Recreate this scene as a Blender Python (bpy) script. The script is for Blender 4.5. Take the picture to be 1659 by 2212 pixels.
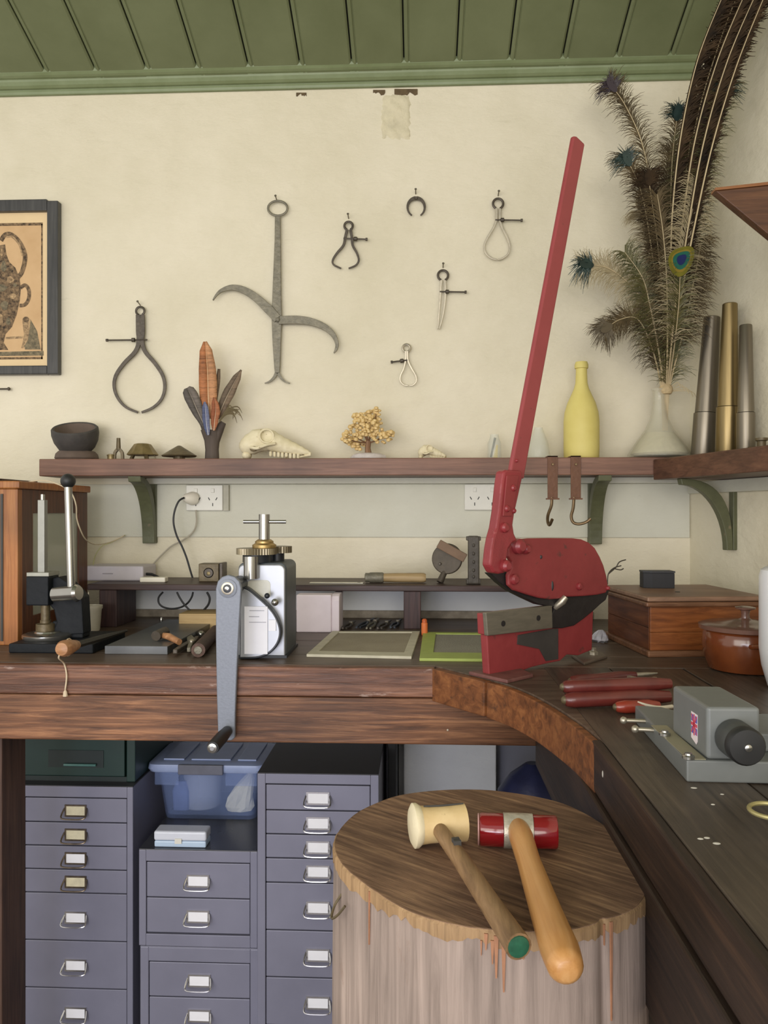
import bpy, bmesh, math, random
from mathutils import Vector, Matrix, noise as mnoise

random.seed(7)
scene = bpy.context.scene
COL = scene.collection
for o_ in list(bpy.data.objects):
    bpy.data.objects.remove(o_, do_unlink=True)

# ---------------------------------------------------------------- camera
F = 1700.0            # focal length in pixels of the 1659 x 2212 frame
CX, CY = 829.5, 1106.0
ZC = 1.30             # camera height
YAW = math.radians(2.6)
SY, CYW = math.sin(YAW), math.cos(YAW)
cam_d = bpy.data.cameras.new('camera')
cam_d.sensor_fit = 'HORIZONTAL'
cam_d.sensor_width = 36.0
cam_d.lens = 36.0 * F / 1659.0
cam_d.clip_start = 0.02
cam = bpy.data.objects.new('camera', cam_d)
COL.objects.link(cam)
cam.location = (0, 0, ZC)
cam.rotation_euler = (math.radians(90), 0, YAW)
scene.camera = cam

# ---------------------------------------------------------------- light
def lin(c):
    r = []
    for v in c[:3]:
        v = v / 255.0
        r.append(v / 12.92 if v <= 0.04045 else ((v + 0.055) / 1.055) ** 2.4)
    return (r[0], r[1], r[2], 1.0)

world = bpy.data.worlds.new('daylight')
scene.world = world
world.use_nodes = True
bg = world.node_tree.nodes['Background']
bg.inputs['Color'].default_value = (1.0, 0.965, 0.90, 1)
bg.inputs['Strength'].default_value = 1.0

def area(name, loc, aim, sx, sy, power, col):
    d = bpy.data.lights.new(name, 'AREA')
    d.shape = 'RECTANGLE'; d.size = sx; d.size_y = sy
    d.energy = power; d.color = col
    o = bpy.data.objects.new(name, d); COL.objects.link(o)
    o.location = loc
    o.rotation_euler = (Vector(aim) - Vector(loc)).to_track_quat('-Z', 'Y').to_euler()
    return o
# daylight through the tall windows behind and left of the camera, plus an unseen low bluish light on the cabinets
area('window_light_left', (-1.8, -1.7, 1.70), (0.25, 2.3, 1.25), 2.2, 1.5, 42, (1.0, 0.95, 0.86))
area('window_light_rear', (0.35, -2.5, 1.80), (0.3, 2.3, 1.3), 2.0, 1.4, 40, (1.0, 0.95, 0.86))
area('low_blue_light', (-0.75, -1.7, 0.80), (-0.5, 1.9, 0.45), 1.2, 1.3, 30, (0.78, 0.81, 1.0))

scene.view_settings.view_transform = 'Standard'
scene.view_settings.look = 'None'
scene.view_settings.gamma = 1.0
scene.view_settings.use_curve_mapping = False
scene.view_settings.exposure = 0.0

# ---------------------------------------------------------------- layout helpers
def dirv(px, py):
    u = (px - CX) / F; v = (py - CY) / F
    return Vector((-SY + u * CYW, CYW + u * SY, -v))
EYE = Vector((0, 0, ZC))
def at(px, py, D):
    return EYE + dirv(px, py) * D
def onZ(px, py, z):
    d = dirv(px, py)
    return EYE + d * ((z - ZC) / d.z)
def onY(px, py, y):
    d = dirv(px, py)
    return EYE + d * (y / d.y)
def onX(px, py, x):
    d = dirv(px, py)
    return EYE + d * (x / d.x)
WALL_Y = 2.30
def onW(px, py, off=0.012):
    return onY(px, py, WALL_Y - off)
V = Vector

# ---------------------------------------------------------------- mesh builder
class MB:
    def __init__(self):
        self.v = []; self.f = []
    def add(self, verts, faces):
        b = len(self.v)
        self.v += [Vector(p) for p in verts]
        self.f += [tuple(b + i for i in f) for f in faces]
        return self
    def box(self, lo, hi, rz=0.0, piv=None):
        x0, y0, z0 = lo; x1, y1, z1 = hi
        p = [V((x, y, z)) for z in (z0, z1) for y in (y0, y1) for x in (x0, x1)]
        if rz:
            c = V(piv) if piv else V(((x0 + x1) / 2, (y0 + y1) / 2, 0))
            m = Matrix.Rotation(rz, 3, 'Z')
            p = [m @ (q - c) + c for q in p]
        return self.add(p, [(0, 2, 3, 1), (4, 5, 7, 6), (0, 1, 5, 4), (2, 6, 7, 3), (0, 4, 6, 2), (1, 3, 7, 5)])
    def obox(self, c, ax, ay, az, sx, sy, sz):
        c = V(c); ax = V(ax).normalized() * sx / 2; ay = V(ay).normalized() * sy / 2; az = V(az).normalized() * sz / 2
        p = [c + ax * i + ay * j + az * k for k in (-1, 1) for j in (-1, 1) for i in (-1, 1)]
        return self.add(p, [(0, 2, 3, 1), (4, 5, 7, 6), (0, 1, 5, 4), (2, 6, 7, 3), (0, 4, 6, 2), (1, 3, 7, 5)])
    def frame_of(self, t):
        t = t.normalized()
        a = V((0, 0, 1)) if abs(t.z) < 0.9 else V((1, 0, 0))
        n = t.cross(a).normalized()
        return n, t.cross(n).normalized()
    def tube(self, pts, r, n=8, closed=False, cap=True):
        pts = [V(p) for p in pts]; k = len(pts)
        rs = r if isinstance(r, (list, tuple)) else [r] * k
        tang = []
        for i in range(k):
            if closed:
                t = pts[(i + 1) % k] - pts[i - 1]
            else:
                t = pts[min(i + 1, k - 1)] - pts[max(i - 1, 0)]
            tang.append(t.normalized())
        nn, bb = self.frame_of(tang[0])
        rings = []; verts = []
        for i in range(k):
            t = tang[i]
            nn = (nn - t * nn.dot(t)).normalized(); bb = t.cross(nn)
            for j in range(n):
                a = 2 * math.pi * j / n
                verts.append(pts[i] + (nn * math.cos(a) + bb * math.sin(a)) * rs[i])
        faces = []
        for i in range(k if closed else k - 1):
            i2 = (i + 1) % k
            for j in range(n):
                j2 = (j + 1) % n
                faces.append((i * n + j, i * n + j2, i2 * n + j2, i2 * n + j))
        if cap and not closed:
            faces.append(tuple(range(n - 1, -1, -1)))
            faces.append(tuple((k - 1) * n + j for j in range(n)))
        return self.add(verts, faces)
    def cyl(self, p0, p1, r0, r1=None, n=20):
        return self.tube([p0, p1], [r0, r0 if r1 is None else r1], n)
    def lathe(self, prof, base, n=32, axis=(0, 0, 1), capb=True, capt=True):
        base = V(base); ax = V(axis).normalized(); nn, bb = self.frame_of(ax)
        verts = []; faces = []; k = len(prof)
        for r, h in prof:
            for j in range(n):
                a = 2 * math.pi * j / n
                verts.append(base + ax * h + (nn * math.cos(a) + bb * math.sin(a)) * max(r, 1e-5))
        for i in range(k - 1):
            for j in range(n):
                j2 = (j + 1) % n
                faces.append((i * n + j, i * n + j2, (i + 1) * n + j2, (i + 1) * n + j))
        if capb: faces.append(tuple(range(n - 1, -1, -1)))
        if capt: faces.append(tuple((k - 1) * n + j for j in range(n)))
        return self.add(verts, faces)
    def prism(self, poly, vec):
        poly = [V(p) for p in poly]; vec = V(vec); n = len(poly)
        verts = poly + [p + vec for p in poly]
        faces = [tuple(range(n)), tuple(range(2 * n - 1, n - 1, -1))]
        for i in range(n):
            j = (i + 1) % n
            faces.append((i, i + n, j + n, j))
        return self.add(verts, faces)
    def strip(self, pts, hw, nrm, th):
        """flat bar following pts, half widths hw, thickness th along nrm"""
        pts = [V(p) for p in pts]; k = len(pts); nrm = V(nrm).normalized()
        hs = hw if isinstance(hw, (list, tuple)) else [hw] * k
        ths = th if isinstance(th, (list, tuple)) else [th] * k
        verts = []; faces = []
        for i in range(k):
            t = (pts[min(i + 1, k - 1)] - pts[max(i - 1, 0)]).normalized()
            s = nrm.cross(t).normalized()
            h = nrm * ths[i] / 2
            verts += [pts[i] + s * hs[i] + h, pts[i] - s * hs[i] + h, pts[i] - s * hs[i] - h, pts[i] + s * hs[i] - h]
        for i in range(k - 1):
            for j in range(4):
                j2 = (j + 1) % 4
                faces.append((i * 4 + j, i * 4 + j2, i * 4 + 4 + j2, i * 4 + 4 + j))
        faces.append((3, 2, 1, 0)); b = (k - 1) * 4; faces.append((b, b + 1, b + 2, b + 3))
        return self.add(verts, faces)
    def ball(self, c, r, n=12, m=8):
        c = V(c); rr = r if isinstance(r, (list, tuple)) else (r, r, r)
        verts = [c + V((0, 0, -rr[2]))]; faces = []
        for i in range(1, m):
            ph = math.pi * i / m - math.pi / 2
            for j in range(n):
                a = 2 * math.pi * j / n
                verts.append(c + V((rr[0] * math.cos(ph) * math.cos(a), rr[1] * math.cos(ph) * math.sin(a), rr[2] * math.sin(ph))))
        verts.append(c + V((0, 0, rr[2])))
        for j in range(n):
            j2 = (j + 1) % n
            faces.append((0, 1 + j2, 1 + j))
            for i in range(m - 2):
                faces.append((1 + i * n + j, 1 + i * n + j2, 1 + (i + 1) * n + j2, 1 + (i + 1) * n + j))
            faces.append((1 + (m - 2) * n + j, 1 + (m - 2) * n + j2, len(verts) - 1))
        return self.add(verts, faces)
    def loft(self, rings, cap=True):
        n = len(rings[0]); verts = [p for r in rings for p in r]; faces = []
        for i in range(len(rings) - 1):
            for j in range(n):
                j2 = (j + 1) % n
                faces.append((i * n + j, i * n + j2, (i + 1) * n + j2, (i + 1) * n + j))
        if cap:
            faces.append(tuple(range(n - 1, -1, -1)))
            b = (len(rings) - 1) * n
            faces.append(tuple(b + j for j in range(n)))
        return self.add(verts, faces)
    def build(self, name, mat, parent=None, smooth=False, bevel=0.0, seg=2, origin=None):
        if parent is not None:
            off = OFF[parent.name]
        elif origin is not None:
            off = V(origin)
        else:
            xs = [p.x for p in self.v]; ys = [p.y for p in self.v]; zs = [p.z for p in self.v]
            off = V(((min(xs) + max(xs)) / 2, (min(ys) + max(ys)) / 2, min(zs)))
        me = bpy.data.meshes.new(name)
        me.from_pydata([tuple(p - off) for p in self.v], [], self.f)
        bm = bmesh.new(); bm.from_mesh(me)
        bmesh.ops.recalc_face_normals(bm, faces=bm.faces)
        bm.to_mesh(me); bm.free()
        if smooth:
            me.polygons.foreach_set('use_smooth', [True] * len(me.polygons))
            try:
                me.set_sharp_from_angle(angle=math.radians(38))
            except Exception:
                pass
        o = bpy.data.objects.new(name, me)
        COL.objects.link(o)
        me.materials.append(mat)
        if parent is None:
            o.location = off
        else:
            o.parent = parent
        OFF[o.name] = off.copy()
        if bevel:
            bv = o.modifiers.new('bevel', 'BEVEL'); bv.width = bevel; bv.segments = seg
            bv.limit_method = 'ANGLE'; bv.angle_limit = math.radians(35)
        return o
OFF = {}

def tag(o, label, cat, group=None):
    o['label'] = label; o['category'] = cat
    if group: o['group'] = group
    return o
def thing(name, label, cat, loc, group=None):
    o = bpy.data.objects.new(name, None); COL.objects.link(o)
    o.location = V(loc); o.empty_display_size = 0.03
    OFF[o.name] = V(loc)
    return tag(o, label, cat, group)
def struct(o):
    o['kind'] = 'structure'; return o
def lab(o, text):
    o['label'] = text; return o

def smoothpts(pts, n=6, closed=False):
    """Catmull-Rom through pts"""
    pts = [V(p) for p in pts]; k = len(pts); out = []
    rng = range(k if closed else k - 1)
    for i in rng:
        if closed:
            p0, p1, p2, p3 = pts[i - 1], pts[i], pts[(i + 1) % k], pts[(i + 2) % k]
        else:
            p0, p1, p2, p3 = pts[max(i - 1, 0)], pts[i], pts[i + 1], pts[min(i + 2, k - 1)]
        for j in range(n):
            t = j / n
            out.append(0.5 * ((2 * p1) + (p2 - p0) * t + (2 * p0 - 5 * p1 + 4 * p2 - p3) * t * t + (3 * p1 - p0 - 3 * p2 + p3) * t ** 3))
    if not closed: out.append(pts[-1])
    return out
def lerp_list(vals, n):
    out = []
    for i in range(len(vals) - 1):
        for j in range(n):
            out.append(vals[i] + (vals[i + 1] - vals[i]) * j / n)
    out.append(vals[-1]); return out

# ---------------------------------------------------------------- materials
MATS = {}
def base_mat(name):
    m = bpy.data.materials.new(name); m.use_nodes = True
    nt = m.node_tree; b = nt.nodes['Principled BSDF']
    return m, nt, b
def plain(name, col, rough=0.5, metal=0.0, var=0.12, scale=30.0, bump=0.0, bscale=None, stretch=(1, 1, 1), col2=None, spec=0.5, speck=None, speck_amt=0.62, speck_scale=40, coat=0.0):
    """noise-varied surface: col..col2 mixed by noise, optional specks (wear) and bump"""
    if name in MATS: return MATS[name]
    m, nt, b = base_mat(name); N = nt.nodes; L = nt.links
    tc = N.new('ShaderNodeTexCoord'); mp = N.new('ShaderNodeMapping')
    mp.inputs['Scale'].default_value = stretch
    L.new(tc.outputs['Object'], mp.inputs['Vector'])
    nz = N.new('ShaderNodeTexNoise'); nz.inputs['Scale'].default_value = scale; nz.inputs['Detail'].default_value = 6; nz.inputs['Roughness'].default_value = 0.6
    L.new(mp.outputs['Vector'], nz.inputs['Vector'])
    rp = N.new('ShaderNodeValToRGB')
    c1 = lin(col)
    if col2 is None:
        a = tuple(x * (1 - var) for x in c1[:3]) + (1,); c = tuple(min(1, x * (1 + var)) for x in c1[:3]) + (1,)
    else:
        a, c = c1, lin(col2)
    rp.color_ramp.elements[0].position = 0.32; rp.color_ramp.elements[0].color = a
    rp.color_ramp.elements[1].position = 0.68; rp.color_ramp.elements[1].color = c
    L.new(nz.outputs['Fac'], rp.inputs['Fac'])
    out = rp.outputs['Color']
    if speck is not None:
        n2 = N.new('ShaderNodeTexNoise'); n2.inputs['Scale'].default_value = speck_scale; n2.inputs['Detail'].default_value = 5
        L.new(tc.outputs['Object'], n2.inputs['Vector'])
        r2 = N.new('ShaderNodeValToRGB')
        r2.color_ramp.elements[0].position = speck_amt; r2.color_ramp.elements[0].color = (0, 0, 0, 1)
        r2.color_ramp.elements[1].position = min(1, speck_amt + 0.06); r2.color_ramp.elements[1].color = (1, 1, 1, 1)
        L.new(n2.outputs['Fac'], r2.inputs['Fac'])
        mx = N.new('ShaderNodeMixRGB'); mx.inputs['Color2'].default_value = lin(speck)
        L.new(r2.outputs['Color'], mx.inputs['Fac']); L.new(out, mx.inputs['Color1']); out = mx.outputs['Color']
    L.new(out, b.inputs['Base Color'])
    b.inputs['Roughness'].default_value = rough; b.inputs['Metallic'].default_value = metal
    b.inputs['Specular IOR Level'].default_value = spec
    if coat: b.inputs['Coat Weight'].default_value = coat; b.inputs['Coat Roughness'].default_value = 0.12
    if bump:
        n3 = N.new('ShaderNodeTexNoise'); n3.inputs['Scale'].default_value = bscale or scale * 2; n3.inputs['Detail'].default_value = 5
        L.new(mp.outputs['Vector'], n3.inputs['Vector'])
        bp = N.new('ShaderNodeBump'); bp.inputs['Strength'].default_value = min(1.0, bump); bp.inputs['Distance'].default_value = 0.004
        L.new(n3.outputs['Fac'], bp.inputs['Height']); L.new(bp.outputs['Normal'], b.inputs['Normal'])
    MATS[name] = m
    return m
def wood(name, dark, mid, light, axis='X', scale=1.0, rough=0.5, bump=0.35, wear=None, wear_amt=0.6, wear_scale=6, spec=0.4):
    """streaky grain along axis, with optional wear patches"""
    if name in MATS: return MATS[name]
    m, nt, b = base_mat(name); N = nt.nodes; L = nt.links
    tc = N.new('ShaderNodeTexCoord'); mp = N.new('ShaderNodeMapping')
    s = {'X': (3, 60, 60), 'Y': (60, 3, 60), 'Z': (60, 60, 3)}[axis]
    mp.inputs['Scale'].default_value = tuple(x * scale for x in s)
    L.new(tc.outputs['Object'], mp.inputs['Vector'])
    nz = N.new('ShaderNodeTexNoise'); nz.inputs['Scale'].default_value = 1.6; nz.inputs['Detail'].default_value = 8; nz.inputs['Roughness'].default_value = 0.65; nz.inputs['Distortion'].default_value = 0.6
    L.new(mp.outputs['Vector'], nz.inputs['Vector'])
    rp = N.new('ShaderNodeValToRGB'); e = rp.color_ramp.elements
    e[0].position = 0.3; e[0].color = lin(dark); e[1].position = 0.72; e[1].color = lin(light)
    k = e.new(0.5); k.color = lin(mid)
    L.new(nz.outputs['Fac'], rp.inputs['Fac'])
    # broad blotches
    n2 = N.new('ShaderNodeTexNoise'); n2.inputs['Scale'].default_value = 5 * scale; n2.inputs['Detail'].default_value = 4
    L.new(tc.outputs['Object'], n2.inputs['Vector'])
    r2 = N.new('ShaderNodeValToRGB'); r2.color_ramp.elements[0].position = 0.35; r2.color_ramp.elements[0].color = (0.55, 0.55, 0.55, 1)
    r2.color_ramp.elements[1].position = 0.65; r2.color_ramp.elements[1].color = (1.12, 1.1, 1.08, 1)
    L.new(n2.outputs['Fac'], r2.inputs['Fac'])
    mx = N.new('ShaderNodeMixRGB'); mx.blend_type = 'MULTIPLY'; mx.inputs['Fac'].default_value = 0.7
    L.new(rp.outputs['Color'], mx.inputs['Color1']); L.new(r2.outputs['Color'], mx.inputs['Color2'])
    out = mx.outputs['Color']
    if wear is not None:
        mp2 = N.new('ShaderNodeMapping'); mp2.inputs['Scale'].default_value = tuple(1.0 if x == 3 else 3.0 for x in s)
        L.new(tc.outputs['Object'], mp2.inputs['Vector'])
        n4 = N.new('ShaderNodeTexNoise'); n4.inputs['Scale'].default_value = wear_scale; n4.inputs['Detail'].default_value = 9; n4.inputs['Roughness'].default_value = 0.7
        L.new(mp2.outputs['Vector'], n4.inputs['Vector'])
        r4 = N.new('ShaderNodeValToRGB'); r4.color_ramp.elements[0].position = wear_amt; r4.color_ramp.elements[0].color = (0, 0, 0, 1)
        r4.color_ramp.elements[1].position = min(1.0, wear_amt + 0.12); r4.color_ramp.elements[1].color = (0.85, 0.85, 0.85, 1)
        L.new(n4.outputs['Fac'], r4.inputs['Fac'])
        m2 = N.new('ShaderNodeMixRGB'); m2.inputs['Color2'].default_value = lin(wear)
        L.new(r4.outputs['Color'], m2.inputs['Fac']); L.new(out, m2.inputs['Color1']); out = m2.outputs['Color']
    L.new(out, b.inputs['Base Color'])
    b.inputs['Roughness'].default_value = rough; b.inputs['Specular IOR Level'].default_value = spec
    if bump:
        bp = N.new('ShaderNodeBump'); bp.inputs['Strength'].default_value = bump; bp.inputs['Distance'].default_value = 0.002
        L.new(nz.outputs['Fac'], bp.inputs['Height']); L.new(bp.outputs['Normal'], b.inputs['Normal'])
    MATS[name] = m
    return m
def clear(name, col=(235, 238, 235), alpha=0.25, rough=0.08):
    if name in MATS: return MATS[name]
    m, nt, b = base_mat(name)
    b.inputs['Base Color'].default_value = lin(col)
    b.inputs['Roughness'].default_value = rough
    b.inputs['Alpha'].default_value = alpha
    MATS[name] = m
    return m
def glass(name, col=(240, 245, 240), rough=0.03, alpha=None, ior=1.45):
    if name in MATS: return MATS[name]
    m, nt, b = base_mat(name)
    b.inputs['Base Color'].default_value = lin(col)
    b.inputs['Roughness'].default_value = rough
    b.inputs['IOR'].default_value = ior
    b.inputs['Transmission Weight'].default_value = 1.0
    if alpha is not None: b.inputs['Alpha'].default_value = alpha
    MATS[name] = m
    return m

# ================================================================ THE SETTING
def wall_mat(name, c1, c2, stain, bumpk=0.55):
    m, nt, b = base_mat(name); N = nt.nodes; L = nt.links
    tc = N.new('ShaderNodeTexCoord')
    n1 = N.new('ShaderNodeTexNoise'); n1.inputs['Scale'].default_value = 2.2; n1.inputs['Detail'].default_value = 7; n1.inputs['Roughness'].default_value = 0.62
    L.new(tc.outputs['Object'], n1.inputs['Vector'])
    r1 = N.new('ShaderNodeValToRGB'); r1.color_ramp.elements[0].position = 0.35; r1.color_ramp.elements[0].color = lin(c1)
    r1.color_ramp.elements[1].position = 0.66; r1.color_ramp.elements[1].color = lin(c2)
    L.new(n1.outputs['Fac'], r1.inputs['Fac'])
    mp = N.new('ShaderNodeMapping'); mp.inputs['Scale'].default_value = (2.2, 2.2, 8.0)
    L.new(tc.outputs['Object'], mp.inputs['Vector'])
    n2 = N.new('ShaderNodeTexNoise'); n2.inputs['Scale'].default_value = 3.2; n2.inputs['Detail'].default_value = 9; n2.inputs['Roughness'].default_value = 0.72
    L.new(mp.outputs['Vector'], n2.inputs['Vector'])
    r2 = N.new('ShaderNodeValToRGB'); r2.color_ramp.elements[0].position = 0.64; r2.color_ramp.elements[0].color = (0, 0, 0, 1)
    r2.color_ramp.elements[1].position = 0.80; r2.color_ramp.elements[1].color = (0.55, 0.55, 0.55, 1)
    L.new(n2.outputs['Fac'], r2.inputs['Fac'])
    mx = N.new('ShaderNodeMixRGB'); mx.inputs['Color2'].default_value = lin(stain)
    L.new(r2.outputs['Color'], mx.inputs['Fac']); L.new(r1.outputs['Color'], mx.inputs['Color1'])
    L.new(mx.outputs['Color'], b.inputs['Base Color'])
    b.inputs['Roughness'].default_value = 0.75; b.inputs['Specular IOR Level'].default_value = 0.25
    mp3 = N.new('ShaderNodeMapping'); mp3.inputs['Scale'].default_value = (1, 1, 1.7)
    L.new(tc.outputs['Object'], mp3.inputs['Vector'])
    n3 = N.new('ShaderNodeTexNoise'); n3.inputs['Scale'].default_value = 7; n3.inputs['Detail'].default_value = 6; n3.inputs['Roughness'].default_value = 0.6
    L.new(mp3.outputs['Vector'], n3.inputs['Vector'])
    bp = N.new('ShaderNodeBump'); bp.inputs['Strength'].default_value = bumpk; bp.inputs['Distance'].default_value = 0.016
    L.new(n3.outputs['Fac'], bp.inputs['Height']); L.new(bp.outputs['Normal'], b.inputs['Normal'])
    return m
M_wall = wall_mat('cream limewash', (214, 206, 181), (228, 220, 198), (188, 180, 154), 0.6)
M_wall_r = wall_mat('grey cream limewash', (220, 212, 186), (232, 225, 202), (168, 158, 134), 0.6)
M_band = wall_mat('pale grey green paint', (200, 198, 180), (212, 211, 196), (176, 172, 150), 0.4)
M_ceil = plain('green ceiling paint', (104, 112, 78), 0.5, var=0.10, scale=6, bump=0.15, bscale=40, col2=(116, 124, 90))
M_corn = plain('green cornice paint', (118, 130, 92), 0.45, var=0.10, scale=14, bump=0.2, bscale=60, col2=(130, 142, 106))
M_dark_gap = plain('dark shadow gap', (34, 36, 24), 0.9)
M_floor = wood('floor boards', (52, 40, 32), (78, 60, 46), (98, 78, 60), 'Y')

struct(MB().box((-3.2, -3.0, -0.05), (2.6, 2.5, 0.0)).build('floor', M_floor))
wall_back = struct(MB().box((-1.9, WALL_Y, 0.0), (0.95, WALL_Y + 0.12, 2.85)).build('wall_back', M_wall))
RW = math.radians(12.0)                      # the right wall is not square to the back wall
CORNER = V((0.776, WALL_Y, 0))
rdir = V((math.sin(RW), -math.cos(RW), 0)); rnorm = V((-math.cos(RW), -math.sin(RW), 0))   # along the wall towards us, into the room
def onR(t, off, z):
    p = CORNER + rdir * t + rnorm * off
    return V((p.x, p.y, z))
wall_right = struct(MB().prism([onR(-0.03, 0, 0), onR(4.2, 0, 0), onR(4.2, -0.12, 0), onR(-0.03, -0.12, 0)], (0, 0, 4.0)).build('wall_right', M_wall_r))
# pale painted boards under the shelf, and the painted wall below the bench
zb0, zb1 = 1.226, 1.382
o = MB().box((-1.5, WALL_Y - 0.006, zb0), (0.774, WALL_Y, zb1)).build('painted_board', M_band, wall_back, bevel=0.002)
o = MB().box((-0.80, WALL_Y - 0.030, zb1), (0.77, WALL_Y, zb1 + 0.0175)).build('shelf_rail', M_band, wall_back, bevel=0.002)
M_lowwall = wall_mat('blue grey low wall', (220, 223, 226), (234, 236, 237), (150, 150, 150), 0.6)  # near white to make up for the weak light under bench and riser
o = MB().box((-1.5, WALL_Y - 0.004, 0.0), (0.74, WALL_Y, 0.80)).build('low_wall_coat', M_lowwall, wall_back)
# pale wall pier below the bench, right of the drawer cabinets
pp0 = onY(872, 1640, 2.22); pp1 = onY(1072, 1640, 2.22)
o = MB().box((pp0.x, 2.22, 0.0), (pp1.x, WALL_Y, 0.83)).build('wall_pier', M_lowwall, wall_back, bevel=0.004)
M_black = plain('black slab', (24, 24, 26), 0.7)

# ---- ceiling: lining boards rising towards the camera, each a board of its own
SL = math.tan(math.radians(19.3))
def zc(y): return 2.580 + SL * (2.235 - y)
ceiling = bpy.data.objects.new('ceiling', None); COL.objects.link(ceiling); ceiling.location = (0, 2.235, zc(2.235)); OFF[ceiling.name] = V(ceiling.location); struct(ceiling)
ya, yb = -1.6, 2.285
MB().prism([(-1.83, ya, zc(ya) + 0.012), (1.9, ya, zc(ya) + 0.012), (1.9, yb, zc(yb) + 0.012), (-1.83, yb, zc(yb) + 0.012)], (0, 0, 0.05)).build('backing', M_dark_gap, ceiling)
for k in range(-11, 13):
    x0 = -0.194 + k * 0.149; g = 0.0022
    if x0 + 0.149 > 1.75: break
    b = MB()
    prof = [(x0 + g, 0.010), (x0 + g, 0.004), (x0 + g + 0.005, 0.0), (x0 + 0.012, 0.0), (x0 + 0.0135, 0.0025), (x0 + 0.016, 0.0025), (x0 + 0.0175, 0.0), (x0 + 0.149 - g - 0.005, 0.0), (x0 + 0.149 - g, 0.004), (x0 + 0.149 - g, 0.010)]
    dz = random.uniform(-0.0008, 0.0008)
    b.prism([(x, yb, zc(yb) + h + dz) for x, h in prof], (0, ya - yb, zc(ya) - zc(yb)))
    b.build('ceiling_board', M_ceil, ceiling)
# ---- moulded cornice
corn = [(0.0, 2.540), (0.010, 2.540), (0.013, 2.547), (0.013, 2.553), (0.022, 2.553), (0.030, 2.557), (0.036, 2.565), (0.038, 2.571), (0.046, 2.571), (0.054, 2.573), (0.061, 2.578), (0.064, 2.584), (0.064, 2.600), (0.0, 2.615)]
cx1 = 0.776
struct(MB().prism([(-1.83, WALL_Y - d, z) for d, z in corn], (cx1 + 1.83 + 0.006, 0, 0)).build('trim_1', M_corn, None, bevel=0.0012))
# broken plaster below the cornice
M_plaster = plain('chipped plaster', (214, 205, 176), 0.9, var=0.12, scale=25, bump=1.0, bscale=60)
M_gap2 = plain('bare brown timber', (98, 82, 58), 0.9, var=0.3, scale=40)
def chip(px0, px1, py0, py1, mat, amp, nx=12, nz=14, seed=0):
    rr = random.Random(seed); b = MB(); vs = []; fs = []
    for j in range(nz + 1):
        for i in range(nx + 1):
            u = i / nx; w = j / nz
            e = min(u, 1 - u, w, 1 - w)
            wob = rr.uniform(-1, 1) * 3
            p = onW(px0 + (px1 - px0) * u + wob, py0 + (py1 - py0) * w + wob, 0.0)
            d = -0.002 if e == 0 else amp * (0.5 + 0.9 * mnoise.noise(p * 55)) 
            p.y -= max(-0.002, d) if e == 0 else d
            vs.append(p)
    for j in range(nz):
        for i in range(nx):
            a = j * (nx + 1) + i; fs.append((a, a + 1, a + nx + 2, a + nx + 1))
    b.add(vs, fs); return b.build('plaster_patch', mat, wall_back, smooth=True)
chip(822, 888, 203, 304, M_plaster, 0.006, seed=3)
for (a, c, d, e, s) in ((806, 832, 195, 203, 4), (852, 902, 193, 203, 5), (640, 662, 201, 206, 6)):
    o = MB()
    rr = random.Random(s); n = 9
    top = [onW(a + (c - a) * i / n, d, 0.0) for i in range(n + 1)]
    bot = [onW(a + (c - a) * i / n, e + rr.uniform(-4, 4), 0.0) for i in range(n + 1)]
    o.prism(top + bot[::-1], (0, -0.0025, 0)).build('plaster_chip', M_gap2, wall_back)
# loose plaster under the corner shelf
chip(1438, 1475, 1046, 1066, plain('brown plaster scar', (150, 128, 96), 0.9, var=0.3, scale=40), 0.004, 8, 6, seed=9)

# ================================================================ WORKBENCH
ZB = 0.991
YF = 1.585           # front of the rear bench
XR = 0.247           # inner edge of the right-hand bench
M_top = wood('bench top wood', (70, 56, 47), (96, 80, 67), (118, 101, 86), 'X', rough=0.42, wear=(112, 100, 88), wear_amt=0.66, bump=0.4)
M_topY = wood('bench top wood right', (58, 51, 44), (80, 70, 60), (100, 88, 75), 'Y', rough=0.4, wear=(98, 86, 74), wear_amt=0.68, bump=0.4)
M_apron = wood('bench front timber', (58, 36, 24), (118, 79, 54), (178, 128, 90), 'X', rough=0.5, wear=(74, 48, 36), wear_amt=0.60, wear_scale=7, bump=0.5)
M_apron2 = wood('bench top board edge', (60, 38, 29), (114, 76, 57), (162, 116, 90), 'X', rough=0.42, wear=(192, 172, 160), wear_amt=0.615, wear_scale=14, bump=0.8)
M_curve = wood('orange bench corner timber', (88, 52, 28), (134, 82, 46), (168, 110, 64), 'X', scale=0.55, rough=0.55, wear=(66, 44, 32), wear_amt=0.56, wear_scale=11, bump=0.5)
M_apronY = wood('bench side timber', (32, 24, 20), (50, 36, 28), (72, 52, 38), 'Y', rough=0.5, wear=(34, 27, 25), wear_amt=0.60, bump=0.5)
bench = thing('workbench', 'dark L-shaped timber workbench with curved inner corner and thick worn front boards', 'workbench', (0, 1.9, 0))
XL = -1.75
yb_ = [YF, 1.70, 1.88, 2.07, WALL_Y - 0.002]
for i in range(4):
    xr = (0.90, 0.86, 0.82, 0.772)[i]
    MB().box((XL, yb_[i] + (0 if i == 0 else 0.0012), ZB - 0.03), (xr, yb_[i + 1] - 0.0012, ZB)).build('top_board', M_top, bench, bevel=0.0015)
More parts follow.
